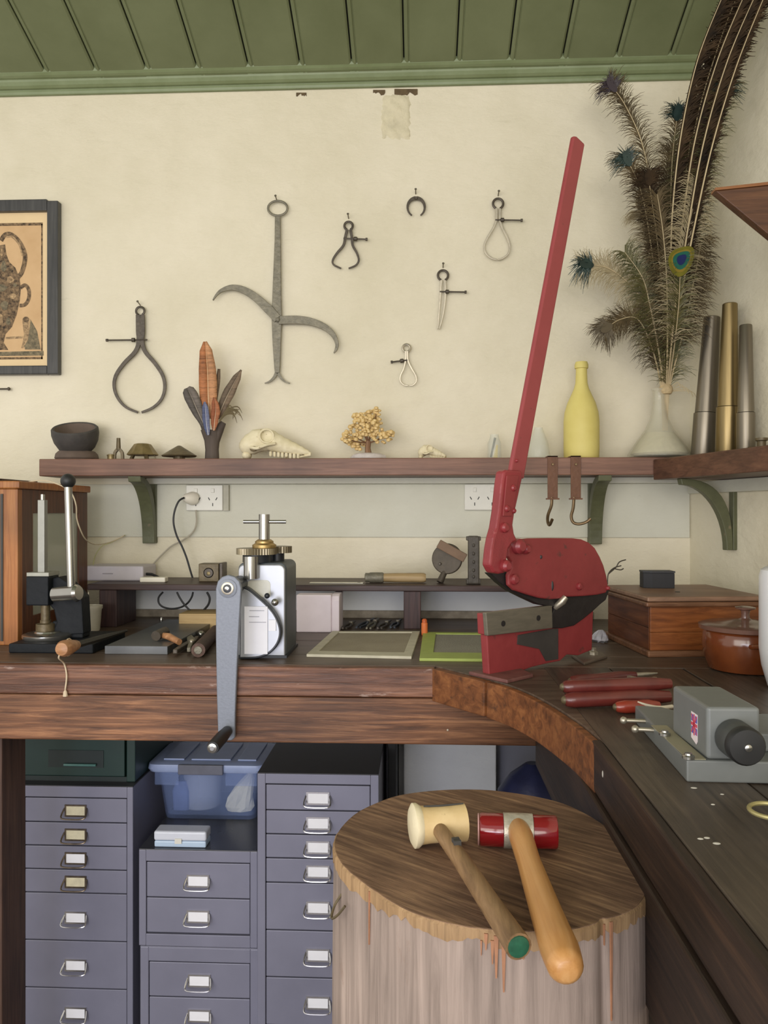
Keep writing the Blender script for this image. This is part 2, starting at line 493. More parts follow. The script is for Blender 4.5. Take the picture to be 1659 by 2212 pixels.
# inner curve of the corner
curve = [(0.030, YF), (0.062, 1.545), (0.095, 1.503), (0.132, 1.458), (0.164, 1.41), (0.190, 1.35), (0.210, 1.285), (0.226, 1.215), (0.238, 1.15), (XR, 1.07)]
cp = smoothpts([V((x, y, 0)) for x, y in curve], 3)
poly = [V((p.x, p.y, ZB - 0.028)) for p in cp] + [V((XR, YF - 0.0015, ZB - 0.028))]
MB().prism(poly, (0, 0, 0.028)).build('corner_top', M_top, bench, bevel=0.001)
xs = [XR, 0.375, 0.52, 0.70, 0.86]
for i in range(4):
    y1 = YF - 0.0015
    MB().box((xs[i] + (0.0 if i == 0 else 0.0016), -0.25, ZB - 0.03), (xs[i + 1] - 0.0016, y1, ZB - (0.0 if i != 1 else 0.001))).build('top_board', M_topY, bench, bevel=0.0015)
# front boards
ZS = 0.930; ZA = 0.837
MB().box((XL, YF - 0.022, ZS + 0.001), (0.030, YF, ZB - 0.001)).build('edge_board', M_apron2, bench, bevel=0.003)
MB().box((XL, YF - 0.018, ZA), (XR + 0.02, YF + 0.02, ZS - 0.001)).build('apron_board', M_apron, bench, bevel=0.003)
def along(a, b, n=14):
    """points of the curve between parameters, pushed outwards a little"""
    k = len(cp) - 1
    return [cp[min(k, max(0, int(round((a + (b - a) * i / n) * k))))] for i in range(n + 1)]
def curve_block(i0, i1, z0, z1, mat, name, th=0.022):
    pts = cp[i0:i1 + 1]
    outer = []; inner = []
    for j, p in enumerate(pts):
        t = (cp[min(i0 + j + 1, len(cp) - 1)] - cp[max(i0 + j - 1, 0)]).normalized()
        nrm = V((t.y, -t.x, 0))
        if nrm.y > 0: nrm = -nrm
        nrm = V((-abs(nrm.x), -abs(nrm.y), 0))
        outer.append(V((p.x, p.y, z0)) + nrm * th); inner.append(V((p.x, p.y, z0)))
    MB().prism(outer + inner[::-1], (0, 0, z1 - z0)).build(name, mat, bench, bevel=0.002)
curve_block(1, 9, 0.925, ZB - 0.002, M_curve, 'corner_block', 0.018)
curve_block(9, 27, 0.922, ZB - 0.003, M_curve, 'corner_block', 0.013)
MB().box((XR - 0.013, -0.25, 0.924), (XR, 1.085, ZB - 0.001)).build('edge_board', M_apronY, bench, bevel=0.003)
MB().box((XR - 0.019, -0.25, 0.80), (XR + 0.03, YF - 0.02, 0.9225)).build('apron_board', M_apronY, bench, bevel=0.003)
# legs
M_leg = wood('dark bench leg', (60, 44, 37), (84, 62, 52), (104, 78, 64), 'Z', rough=0.6)
lx = onY(36, 1700, 1.66).x
MB().box((lx - 0.040, 1.60, 0.0), (lx, 1.70, ZA)).build('leg', M_leg, bench, bevel=0.003)
MB().box((XR + 0.031, 0.78, 0.0), (XR + 0.12, 0.87, 0.9605)).build('leg', wood('orange bench leg', (60, 36, 22), (92, 54, 30), (120, 74, 40), 'Z', rough=0.6), bench, bevel=0.003)
MB().box((0.36, 1.66, 0.0), (0.45, 1.75, ZB - 0.032)).build('leg', M_leg, bench, bevel=0.003)
# paint drips on the right-hand bench
M_drip = plain('white paint drops', (190, 186, 176), 0.5)
for (px, py, r) in ((1548, 1822, 5), (1527, 1810, 4), (1513, 1812, 4), (1540, 1738, 3), (1499, 1702, 5), (1560, 1716, 3)):
    p = onZ(px, py, ZB); s = r / 1700 * 0.85
    MB().ball(p, (s * 1.5, s, 0.0008), 10, 6).build('paint_drop', M_drip, bench, smooth=True)
for (px, py) in ((1273, 1650), (1302, 1672),):
    p = onX(px, py, XR - 0.0132)
    MB().ball(p, (0.001, 0.002, 0.0045), 8, 6).build('paint_drop', M_drip, bench, smooth=True)
# dowel screws in the front boards
p = onY(967, 1577, YF - 0.0185); MB().ball(p, (0.002, 0.001, 0.002), 8, 6).build('screw', plain('pale screw', (200, 190, 170), 0.4), bench, smooth=True)

# ---- riser shelf at the back of the bench
M_riser = wood('dark riser wood', (44, 32, 30), (66, 48, 44), (88, 66, 58), 'X', rough=0.45)
M_riserZ = wood('dark riser post wood', (44, 30, 30), (64, 44, 44), (84, 60, 56), 'Z', rough=0.5)
ZRI = 1.107; YRI = 2.07
rx0 = onY(188, 1265, YRI).x; rx1 = 0.47
riser = thing('riser_shelf', 'long dark narrow riser shelf standing on posts at the back of the workbench', 'shelf', (-0.2, 2.18, ZB))
MB().box((rx0, YRI, ZRI - 0.016), (rx1, WALL_Y - 0.004, ZRI)).build('shelf_board', M_riser, riser, bevel=0.002)
for (a, c) in ((214, 252), (872, 909)):
    x0 = onY(a, 1300, YRI + 0.004).x; x1 = onY(c, 1300, YRI + 0.004).x
    MB().box((x0, YRI + 0.004, ZB), (x1, 2.22, ZRI - 0.016)).build('post', M_riserZ, riser, bevel=0.002)
MB().box((0.40, YRI + 0.06, ZB), (0.43, 2.22, ZRI - 0.016)).build('post', M_riserZ, riser, bevel=0.002)
M_lowrail = plain('dusty wall rail', (150, 140, 124), 0.8, var=0.3, scale=30)
MB().box((rx0, WALL_Y - 0.016, ZB), (0.5, WALL_Y - 0.004, ZB + 0.022)).build('back_rail', M_lowrail, riser, bevel=0.002)
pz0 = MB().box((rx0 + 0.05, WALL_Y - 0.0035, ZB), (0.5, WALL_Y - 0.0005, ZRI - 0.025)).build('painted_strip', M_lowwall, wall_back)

# ================================================================ WALL SHELVES
M_shelf = wood('reddish brown shelf wood', (98, 68, 56), (120, 86, 70), (138, 102, 84), 'X', rough=0.45, wear=(76, 52, 44), wear_amt=0.68, wear_scale=20, bump=0.3)
M_shelfR = wood('dark brown shelf wood', (78, 52, 40), (102, 70, 54), (122, 86, 66), 'Y', rough=0.45, bump=0.3)
ZSH = 1.448; YSH = 2.15
sx0 = onY(84, 1010, YSH).x
shelf = thing('wall_shelf', 'long reddish brown timber shelf on green brackets along the back wall', 'shelf', (-0.2, 2.22, 1.40))
MB().box((sx0, YSH, ZSH - 0.048), (0.745, WALL_Y - 0.001, ZSH)).build('shelf_board', M_shelf, shelf, bevel=0.0025)
M_green = plain('olive green bracket paint', (90, 92, 66), 0.45, var=0.15, scale=25, bump=0.3, speck=(120, 108, 84), speck_amt=0.66)
def bracket(parent, base, out, up_z, reach, drop, w):
    """curved shelf bracket: base = wall point under the shelf, out = unit vector away from the wall"""
    side = V((-out.y, out.x, 0)) * w / 2
    b = V(base); b.z = up_z
    def flat(pts):
        lo = [p - side for p in pts]
        return lo, side * 2
    # wall leg
    pts = [b, b + out * 0.012, b + out * 0.012 - V((0, 0, drop)), b - V((0, 0, drop))]
    lo, vec = flat(pts); MB().prism(lo, vec).build('wall_leg', M_green, parent, bevel=0.002)
    # curved brace
    outer = []; inner = []
    for i in range(15):
        a = i / 14
        th = a * math.pi / 2
        x = 0.030 + (reach - 0.030) * (1 - math.sin(th)); z = -drop * (1 - math.cos(th)) - 0.016 * math.cos(th)
        x2 = 0.0125 + (reach + 0.004 - 0.0125) * (1 - math.sin(th)) ** 1.25; z2 = -(drop - 0.0) * (1 - math.cos(th)) ** 1.15
        outer.append(b + out * x + V((0, 0, z)))
        inner.append(b + out * x2 + V((0, 0, z2)))
    lo, vec = flat(outer + inner[::-1])
    MB().prism(lo, vec).build('brace', M_green, parent, bevel=0.002)
outw = V((0, -1, 0))
p = onW(328, 1100, 0.0); bracket(shelf, p, outw, ZSH - 0.048, 0.142, 0.192, 0.036)
p = onW(1282, 1100, 0.0); bracket(shelf, p, outw, ZSH - 0.048, 0.142, 0.192, 0.036)

ZS2 = 1.441
shelf2 = thing('corner_shelf', 'short dark brown timber shelf on the right wall, lower than the long shelf', 'shelf', onR(0.5, 0.1, 1.386))
e0 = V((0.627, 2.146, 0)); ed = V((math.sin(math.radians(12.8)), -math.cos(math.radians(12.8)), 0))
e1 = e0 + ed * 1.5
w0 = onR((WALL_Y - 2.146) / math.cos(RW), 0.001, 0); w1 = w0 + rdir * 1.49
poly = [V((p.x, p.y, 1.386)) for p in (e0, e1, w1, w0)]
MB().prism(poly, (0, 0, ZS2 - 1.386)).build('shelf_board', M_shelfR, shelf2, bevel=0.0025)
# curved bracket of the corner shelf
def ray_right(px, py, off):
    d = dirv(px, py); n = rnorm; c = CORNER + rnorm * off
    t = (c - V((0, 0, 0))).dot(n) / d.dot(n)
    return EYE + d * t
bp_ = ray_right(1588, 1150, 0.0)
bracket(shelf2, bp_, rnorm, 1.386, 0.155, 0.185, 0.020)
MB().prism([onR(-0.0, 0, 1.352), onR(1.4, 0, 1.352), onR(1.4, 0.018, 1.352), onR(0.018, 0.018, 1.352)], (0, 0, 0.033)).build('shelf_rail', M_band, wall_right, bevel=0.002)

# triangular timber bracket high on the right wall
M_gus = wood('brown gusset board', (70, 44, 30), (92, 60, 40), (112, 76, 50), 'X', rough=0.5)
tip = at(1545, 412, 1.62)
tt = (tip - CORNER).dot(rdir)
wx = onR(tt - 0.07, 0.0, 0)
A = tip; B = V((wx.x, tip.y - 0.006, tip.z + 0.022)); 
Cc = V((wx.x, tip.y - 0.006, tip.z - (wx.x - tip.x) * 0.87))
gus = thing('timber_bracket', 'dark brown triangular timber bracket board jutting from the right wall beside the peacock feathers', 'bracket', V((wx.x, tip.y, Cc.z)))
MB().prism([A, B, Cc], (0, 0.022, 0)).build('board', M_gus, gus, bevel=0.002)
MB().prism([A + V((0, -0.001, 0.0005)), B + V((0, -0.001, 0.0005)), B + V((0, -0.001, 0.008)), A + V((0, -0.001, 0.006))], (0, 0.024, 0)).build('top_strip', wood('orange edge strip', (110, 70, 40), (140, 92, 54), (160, 112, 70), 'X'), gus)

# ================================================================ THINGS HUNG ON THE WALL
M_iron = plain('dark forged iron', (108, 104, 90), 0.5, 0.25, var=0.3, scale=60, bump=0.4, col2=(136, 130, 112))
M_irond = plain('blackened steel', (80, 72, 62), 0.45, 0.3, var=0.25, scale=60, bump=0.2)
M_steel = plain('dull bright steel', (182, 174, 156), 0.36, 0.75, var=0.15, scale=50)
M_nail = plain('nail steel', (128, 120, 106), 0.5, 0.6)
def nail(px, py):
    p = onW(px, py, 0.0)
    MB().tube([p + V((0, 0.004, 0)), p + V((0.0, -0.022, 0.006))], 0.0016, 6).tube([p + V((0, -0.022, 0.006)), p + V((0, -0.0235, 0.0066))], 0.0035, 8).build('nail', M_nail, wall_back)
def wpts(pxs, off):
    return [onW(x, y, off) for x, y in pxs]
NW = V((0, -1, 0))
k2 = lambda px: px * 2.3 / 1700.0     # pixels to metres on the back wall

# ---- ice tongs / hay hook
t = thing('iron_tongs', 'large forged iron hook tool with ring top and two curved side arms', 'tongs', onW(598, 830, 0.02))
shaft = [(600, 468), (600, 520), (599, 580), (598, 640), (598, 690), (598, 740), (599, 790), (599, 806)]
MB().strip(wpts(shaft, 0.014), [k2(x) for x in (6, 6.5, 8, 9.5, 11, 9, 6.5, 5)], NW, 0.008).build('shaft', M_iron, t, bevel=0.0015)
ring = [onW(600 + 21 * math.cos(a), 450 + 16 * math.sin(a), 0.014) for a in [2 * math.pi * i / 20 for i in range(20)]]
MB().tube(ring, 0.0035, 8, closed=True).build('ring', M_iron, t, smooth=True)
la = smoothpts(wpts([(600, 690), (580, 668), (553, 643), (527, 627), (502, 621), (480, 627), (468, 637), (460, 649)], 0.021), 4)
MB().strip(la, [k2(x) for x in lerp_list([9, 10, 8.5, 7.5, 6, 4, 2.5, 1], 4)], NW, 0.006).build('hook_arm', M_iron, t, bevel=0.001)
ra = smoothpts(wpts([(602, 692), (640, 691), (672, 695), (700, 706), (719, 722), (728, 742), (726, 755), (721, 763)], 0.021), 4)
MB().strip(ra, [k2(x) for x in lerp_list([8.5, 9, 8, 7, 5.5, 4, 3, 1], 4)], NW, 0.006).build('hook_arm', M_iron, t, bevel=0.001)
for s in (-1, 1):
    ft = smoothpts(wpts([(599, 800), (599 + s * 6, 814), (599 + s * 16, 824), (599 + s * 27, 828)], 0.014), 3)
    MB().strip(ft, [k2(x) for x in lerp_list([3.5, 3, 2, 1], 3)], NW, 0.005).build('foot', M_iron, t)
p = onW(600, 690, 0.026); MB().lathe([(0.007, 0), (0.006, 0.004), (0.003, 0.006)], p + V((0, 0.003, 0)), 12, axis=(0, -1, 0)).build('rivet', M_iron, t, smooth=True)
nail(598, 434)

def caliper(label, loop, legs, hw, screw, mat, loopmat, nailpx, group='calipers hung on the back wall', off=0.013, nut=None):
    """loop = (px, py, r) spring bow; legs = list of centre lines; screw = (x0, y0, x1, y1)"""
    t = thing('spring_caliper', label, 'caliper', onW(loop[0], max(y for l in legs for _, y in l), off), group)
    cx_, cy_, r = loop
    ang = [math.radians(115 + 310 * i / 18) for i in range(19)]
    pts = [onW(cx_ + r * math.cos(a), cy_ + r * math.sin(a), off) for a in ang]
    MB().tube(pts, k2(2.6), 8).build('spring_bow', loopmat, t, smooth=True)
    for l in legs:
        sp = smoothpts(wpts(l, off), 4)
        n = len(sp); hws = [k2(hw[0] + (hw[1] - hw[0]) * i / (n - 1)) for i in range(n)]
        MB().strip(sp, hws, NW, 0.005).build('leg', mat, t, bevel=0.0008)
    if screw:
        x0, y0, x1, y1 = screw
        MB().cyl(onW(x0, y0, off + 0.002), onW(x1, y1, off + 0.002), k2(1.7), n=8).build('adjusting_screw', M_irond, t, smooth=True)
        e = V(onW(x1, y1, off + 0.002)); d = (onW(x1, y1, off + 0.002) - onW(x0, y0, off + 0.002)).normalized()
        MB().cyl(e - d * 0.002, e + d * 0.004, k2(3.2), n=10).build('screw_end', M_irond, t)
        if nut:
            q = onW(nut, y0 + (y1 - y0) * (nut - x0) / (x1 - x0), off + 0.002)
            MB().lathe([(k2(2), -0.006), (k2(4.6), -0.004), (k2(4.6), 0.004), (k2(2), 0.006)], q, 12, axis=d).build('thumb_nut', M_irond, t, smooth=True)
    if nailpx: nail(*nailpx)
    return t
# large dark outside caliper, left
caliper('large dark outside caliper with wide teardrop legs and screw to the left', (303, 672, 9),
        [[(299, 680), (299, 715), (300, 738), (292, 760), (268, 785), (250, 812), (247, 838), (256, 862), (273, 880), (298, 891)],
         [(307, 680), (308, 715), (307, 738), (314, 760), (335, 785), (352, 812), (356, 838), (349, 862), (331, 880), (306, 891)]],
        (5.5, 2.4), (318, 734, 232, 735), M_irond, M_irond, (303, 660), nut=288)
# medium dark outside caliper
caliper('medium dark outside caliper with its curved legs standing open', (753, 488, 9),
        [[(750, 496), (746, 512), (742, 530), (728, 547), (719, 562), (721, 572), (737, 580)],
         [(757, 496), (760, 512), (762, 530), (771, 547), (775, 562), (769, 573), (753, 580)]],
        (3.2, 1.6), (742, 515, 791, 517), M_irond, M_irond, (753, 473), nut=768)
# bright teardrop caliper, right
caliper('bright steel teardrop caliper with dark screw, beside the red lever', (1076, 440, 11),
        [[(1072, 450), (1072, 474), (1066, 492), (1053, 514), (1046, 532), (1050, 548), (1062, 558), (1073, 561)],
         [(1080, 450), (1080, 474), (1085, 492), (1096, 514), (1101, 532), (1098, 548), (1086, 558), (1075, 561)]],
        (2.6, 1.6), (1070, 475, 1126, 476), M_steel, M_irond, (1076, 424), nut=1085)
# dividers
caliper('slim bright steel divider with straight pointed legs and side screw', (957, 595, 11),
        [[(953, 605), (951, 640), (948, 680), (946, 711)], [(961, 605), (962, 640), (957, 680), (949, 711)]],
        (2.6, 1.2), (950, 630, 1005, 631), M_steel, M_irond, (957, 579), nut=966)
# small caliper below
caliper('smallest thin wire caliper, lowest of the wall calipers, screw to the left', (878, 752, 8),
        [[(876, 758), (876, 778), (872, 796), (865, 812), (865, 824), (873, 832), (882, 833)],
         [(880, 758), (881, 778), (889, 796), (898, 812), (899, 824), (892, 832), (884, 833)]],
        (2.0, 1.2), (880, 778, 847, 782), M_steel, M_steel, None, nut=868)
# small ring caliper
t = thing('ring_caliper', 'tiny dark horseshoe shaped caliper with open bottom, highest and centre of the wall', 'caliper', onW(900, 468, 0.012), 'calipers hung on the back wall')
for s in (-1, 1):
    ar = [onW(899 + s * 18.5 * math.sin(a), 448 - 20 * math.cos(a), 0.012) for a in [math.radians(4 + 146 * i / 14) for i in range(15)]]
    MB().strip(ar, [k2(4.0 - 2.6 * i / 14) for i in range(15)], NW, 0.004).build('leg', M_irond, t, bevel=0.0006)
MB().lathe([(k2(4), 0), (k2(3), 0.003)], onW(899, 428, 0.014), 10, axis=(0, -1, 0)).build('pivot', M_irond, t)
nail(898, 420)
# tool end coming in from the left
t = thing('scriber', 'thin dark scriber rod with a small knob end under the framed print', 'tool', onW(-20, 840, 0.012))
MB().cyl(onW(-70, 841, 0.012), onW(18, 840, 0.012), k2(1.8), n=8).build('rod', M_irond, t)
MB().ball(onW(19, 840, 0.012), k2(3.8), 10, 8).build('knob', M_irond, t, smooth=True)

# ---- framed print
M_frame = wood('charcoal frame wood', (52, 52, 52), (66, 66, 65), (82, 82, 79), 'Z', rough=0.35, bump=0.15)
M_mount = plain('cream mount paper', (226, 200, 156), 0.8, var=0.05, scale=6)
M_printp = plain('tan printed paper', (196, 160, 116), 0.8, var=0.08, scale=9, col2=(212, 178, 134))
M_ink = plain('brown ink', (46, 36, 28), 0.85, scale=110, col2=(150, 124, 92))
M_inkl = plain('light sepia ink', (116, 94, 70), 0.85, var=0.2, scale=120, col2=(196, 166, 124))
M_inkm = plain('grey green ink', (84, 78, 62), 0.85, scale=120, col2=(140, 126, 98))
fr = thing('framed_print', 'sepia print of an ornate ewer in a charcoal wooden frame', 'picture', onW(5, 812, 0.012))
fx0, fx1, fy0, fy1 = -125, 133, 440, 811
def frect(x0, y0, x1, y1, o0, o1, name, mat, parent=fr, bevel=0.0):
    a = onW(x0, y0, 0); c = onW(x1, y1, 0)
    return MB().box((min(a.x, c.x), WALL_Y - o1, min(a.z, c.z)), (max(a.x, c.x), WALL_Y - o0, max(a.z, c.z))).build(name, mat, parent, bevel=bevel)
frect(fx1 - 24, fy0, fx1, fy1, 0.0, 0.024, 'frame_bar', M_frame, bevel=0.003)
frect(fx0, fy0, fx0 + 24, fy1, 0.0, 0.024, 'frame_bar', M_frame, bevel=0.003)
frect(fx0 + 24, fy0, fx1 - 24, fy0 + 21, 0.0, 0.024, 'frame_bar', M_frame, bevel=0.003)
frect(fx0 + 24, fy1 - 17, fx1 - 24, fy1, 0.0, 0.024, 'frame_bar', M_frame, bevel=0.003)
frect(fx0 + 24, fy0 + 21, fx1 - 24, fy1 - 17, 0.002, 0.008, 'mount', M_mount)
pr = frect(-80, 488, 94, 776, 0.008, 0.0085, 'print', M_printp)
frect(-82, 486, 95, 489, 0.0085, 0.0088, 'border_line', M_ink, pr)
frect(92, 486, 95, 777, 0.0085, 0.0088, 'border_line', M_ink, pr)
frect(-82, 774, 95, 777, 0.0085, 0.0088, 'border_line', M_ink, pr)
def flatpoly(pxs, name, mat, o0=0.0085, o1=0.0089):
    return MB().prism(wpts(pxs, o0), (0, -(o1 - o0), 0)).build(name, mat, pr)
bodyp = [(-3, 530), (11, 528), (14, 550), (20, 566), (33, 578), (42, 600), (45, 622), (43, 648), (36, 680), (26, 706), (12, 722), (8, 740), (18, 756), (-20, 756), (-10, 740), (-12, 722), (-26, 700), (-36, 670), (-42, 640), (-40, 600), (-22, 575), (-8, 556)]
flatpoly(bodyp, 'ewer_body', M_ink)
def fstrip(pxs, w, name, mat, o=0.0090):
    MB().strip(smoothpts(wpts(pxs, o), 5), k2(w), NW, 0.0004).build(name, mat, pr)
fstrip([(2, 520), (10, 508), (22, 506), (36, 516), (47, 532), (54, 552), (52, 572), (46, 590), (38, 600)], 5, 'ewer_handle', M_ink)
fstrip([(44, 622), (54, 616), (62, 626), (62, 645), (54, 658), (42, 660)], 4, 'ewer_scroll', M_ink)
fstrip([(14, 512), (28, 512), (42, 530), (48, 552)], 1.6, 'ewer_shading', M_inkl, 0.0094)
for i, (x, y, a, c) in enumerate(((8, 575, 6, 12), (22, 604, 8, 7), (4, 622, 10, 8), (28, 640, 7, 6), (10, 660, 8, 10), (0, 690, 7, 12), (18, 694, 5, 8), (4, 545, 4, 8), (32, 616, 4, 4), (-16, 640, 8, 10))):
    q = [(x + a * math.cos(th) * (1 + 0.25 * math.sin(3 * th + i)), y + c * math.sin(th)) for th in [2 * math.pi * j / 14 for j in range(14)]]
    flatpoly(q, 'ewer_relief', M_inkl if i % 2 else M_inkm, 0.0090, 0.0093)
flatpoly([(56, 700), (66, 690), (80, 715), (88, 755), (54, 755), (50, 735)], 'seated_figure', M_inkm)
flatpoly([(48, 690), (58, 684), (66, 692), (64, 712), (60, 735), (50, 752), (46, 752), (52, 725)], 'seated_figure', M_inkl, 0.0090, 0.0093)
q = [(56 + 7 * math.cos(th), 690 + 6 * math.sin(th)) for th in [2 * math.pi * j / 12 for j in range(12)]]
flatpoly(q, 'seated_figure', M_ink, 0.0093, 0.0095)
flatpoly([(-80, 762), (94, 758), (94, 768), (-80, 770)], 'ground_shading', M_inkm)
flatpoly([(12, 728), (50, 726), (50, 731), (12, 733)], 'ground_shading', M_inkl)

# ---- double power outlets
M_plate = plain('white plastic', (216, 214, 202), 0.35, var=0.03)
M_plate2 = plain('ivory plastic', (236, 230, 212), 0.35, var=0.03)
M_slot = plain('dark slot', (60, 58, 54), 0.6)
def outlet(x0, y0, x1, y1, label):
    base = 0.006
    t = thing('power_outlet', label, 'power outlet', onW((x0 + x1) / 2, y1, base), 'double wall outlets under the shelf')
    a = onW(x0, y0, base); c = onW(x1, y1, base)
    MB().box((a.x, a.y - 0.011, c.z), (c.x, a.y, a.z)).build('plate', M_plate, t, bevel=0.002)
    w = c.x - a.x; h = a.z - c.z; yf = a.y - 0.011
    for sx in (0.27, 0.73):
        cx_ = a.x + w * sx
        MB().obox((cx_, yf - 0.001, a.z - h * 0.22), (1, 0, 0), (0, 1, 0), (0, 0, 1), 0.010, 0.004, 0.012).build('switch', M_plate, t, bevel=0.001)
        for (dx, dz, rot) in ((-0.011, 0.006, 0.5), (0.011, 0.006, -0.5), (0.0, -0.011, 0.0)):
            ax = V((math.cos(rot), 0, math.sin(rot))); az = V((-math.sin(rot), 0, math.cos(rot)))
            MB().obox((cx_ + dx, yf, a.z - h * 0.62 + dz), ax, (0, 1, 0), az, 0.0026, 0.001, 0.009).build('socket_slot', M_slot, t)
    return t
outlet(404, 1048, 483, 1103, 'white double power outlet with a plug in its left socket, below the shelf')
outlet(1003, 1046, 1084, 1102, 'white double power outlet with empty sockets, left of the red lever')
M_conduit = plain('grey cream conduit', (170, 166, 146), 0.5)
a = onW(484, 1048, 0.006); c = onW(496, 1103, 0.006)
MB().box((a.x, a.y - 0.012, c.z), (c.x, a.y, a.z)).build('mounting_block', M_conduit, wall_back)

# plug and black cable
M_blackrub = plain('black rubber', (32, 32, 32), 0.5)
plug = thing('power_plug', 'round white plug with black cable in the left power outlet', 'plug', onW(418, 1090, 0.05))
pc = onW(420, 1077, 0.018); pe = onW(398, 1076, 0.05)
MB().lathe([(0.004, -0.001), (0.019, 0.0), (0.020, 0.010), (0.017, 0.020), (0.012, 0.034), (0.007, 0.040)], pc, 20, axis=(pe - pc)).build('plug_body', M_plate2, plug, smooth=True)
cab = [onW(398, 1075, 0.06), onW(386, 1083, 0.07), onW(377, 1105, 0.075), onW(375, 1130, 0.075), onW(382, 1158, 0.07), onW(393, 1180, 0.065), onW(403, 1205, 0.06), onW(411, 1232, 0.055), onW(416, 1256, 0.052)]
cab[-1].z = ZRI + 0.003
MB().tube(smoothpts(cab, 6), 0.0028, 8).build('cable', M_blackrub, plug, smooth=True)
# loops of the cable hanging below the riser shelf
loop = thing('hanging_cable', 'black cable looped below the riser shelf behind the pale wood block', 'cable', onY(380, 1320, 2.14))
lp = [onY(x, y, 2.12) for x, y in ((352, 1279), (343, 1290), (343, 1302), (352, 1311), (370, 1315), (390, 1312), (405, 1303), (414, 1290), (417, 1279))]
MB().tube(smoothpts(lp, 5), 0.0026, 8).build('loop', M_blackrub, loop, smooth=True)
lp = [onY(x, y, 2.10) for x, y in ((382, 1279), (390, 1294), (400, 1308), (414, 1322))]
MB().tube(smoothpts(lp, 5), 0.0026, 8).build('strand', M_blackrub, loop, smooth=True)
lp = [onY(x, y, 2.11) for x, y in ((447, 1279), (453, 1292), (450, 1306), (440, 1318))]
MB().tube(smoothpts(lp, 5), 0.003, 8).build('strand', M_blackrub, loop, smooth=True)
# pale adapter cable on the wall, pale wires left
M_wirew = plain('grey white wire', (172, 164, 146), 0.5)
w = MB().tube(smoothpts([onW(x, y, 0.02) for x, y in ((423, 1102), (424, 1130), (416, 1150), (395, 1167), (370, 1180), (348, 1200), (328, 1222))], 6), 0.0022, 8)
tag(w.build('adapter_cable', M_wirew, smooth=True), 'thin pale cable running from the left outlet down to the white router', 'cable')
w = MB().tube(smoothpts([onW(270, 1156, 0.02), onW(240, 1172, 0.02), onW(220, 1180, 0.03), onY(206, 1200, 2.24), onY(201, 1222, 2.2)], 6), 0.0016, 6)
tag(w.build('green_wire', plain('pale green wire', (190, 188, 140), 0.5), smooth=True), 'thin pale green wire looping on the wall above the white router', 'wire')

# ================================================================ THINGS ON THE LONG SHELF
def sh(px, Y=2.22, z=None):
    p = onY(px, 1000, Y); p.z = ZSH if z is None else z; return p
ks = lambda px: px * 2.22 / 1700.0
# stone mortar on a stand
M_stone = plain('dark grey stone', (58, 56, 54), 0.75, var=0.15, scale=30, bump=0.4, col2=(74, 70, 66))
M_stone2 = plain('brown grey stone', (96, 82, 72), 0.8, var=0.12, scale=30, bump=0.3)
mt = thing('stone_bowl', 'dark stone mortar bowl tilted on a low round stand at the shelf left end', 'bowl', sh(166))
c = sh(166)
MB().lathe([(ks(42), 0), (ks(46), 0.006), (ks(44), 0.018), (ks(38), 0.026)], c, 32).build('stand', M_stone2, mt, smooth=True)
ax = V((0.05, -0.40, 1)).normalized()
MB().lathe([(ks(30), 0.0), (ks(38), 0.010), (ks(46), 0.030), (ks(49.5), 0.052), (ks(49), 0.066), (ks(46), 0.070), (ks(42), 0.0675)], c + V((0, 0.004, 0.0275)), 36, axis=ax, capt=False).build('bowl', M_stone, mt, smooth=True)
MB().lathe([(ks(42), 0.0675), (ks(38), 0.054), (ks(28), 0.040), (ks(12), 0.033), (0.001, 0.032)], c + V((0, 0.004, 0.0275)), 36, axis=ax, capb=False).build('hollow', M_stone2, mt, smooth=True)
# small brass clamp figure
M_brass = plain('dull brass', (132, 116, 78), 0.4, 0.45, var=0.25, scale=40, bump=0.1)
M_bronze = plain('old bronze', (98, 86, 62), 0.45, 0.3, var=0.25, scale=50, bump=0.2)
cl = thing('fork_tool', 'little dark metal fork shaped tool standing beside the stone bowl', 'tool', sh(256))
c = sh(256)
MB().cyl(c + V((0, 0, 0.030)), c + V((0, 0, 0.064)), ks(5), ks(4), 10).build('stem', M_bronze, cl)
for s in (-1, 1):
    MB().strip(smoothpts([c + V((0, 0, 0.034)), c + V((s * ks(8), 0, 0.022)), c + V((s * ks(9), 0, 0.0))], 3), ks(3), NW, 0.008).build('prong', M_bronze, cl)
c2 = sh(240)
tag(MB().lathe([(ks(8), 0), (ks(8), 0.012), (ks(9), 0.013), (ks(9), 0.016), (ks(5), 0.018)], c2, 16).build('brass_thimble', M_brass, smooth=True), 'tiny brass thimble left of the fork tool', 'thimble')
# two brass cones
bn = thing('brass_bell', 'faceted brass cone with flared legs, left of the flat brass cone', 'cone', sh(308))
c = sh(308)
MB().lathe([(ks(33), 0.014), (ks(34), 0.016), (ks(18), 0.046), (ks(12), 0.048)], c, 9).build('cone', M_brass, bn)
for k in range(5):
    a = k * 2 * math.pi / 5 + 0.3
    MB().strip([c + V((math.cos(a) * ks(20), math.sin(a) * ks(20), 0.026)), c + V((math.cos(a) * ks(30), math.sin(a) * ks(30), 0.0))], ks(4), V((math.cos(a), math.sin(a), 0)), 0.003).build('leg', M_bronze, bn)
fn = thing('brass_cone', 'flat wide bronze cone standing on a short stem like a mushroom', 'cone', sh(387))
c = sh(387)
MB().lathe([(ks(12), 0), (ks(13), 0.010)], c, 16).build('stem', M_bronze, fn)
MB().lathe([(ks(36), 0.010), (ks(38), 0.013), (ks(20), 0.028), (ks(4), 0.041), (0.0005, 0.042)], c, 28).build('cone', M_bronze, fn, smooth=True)

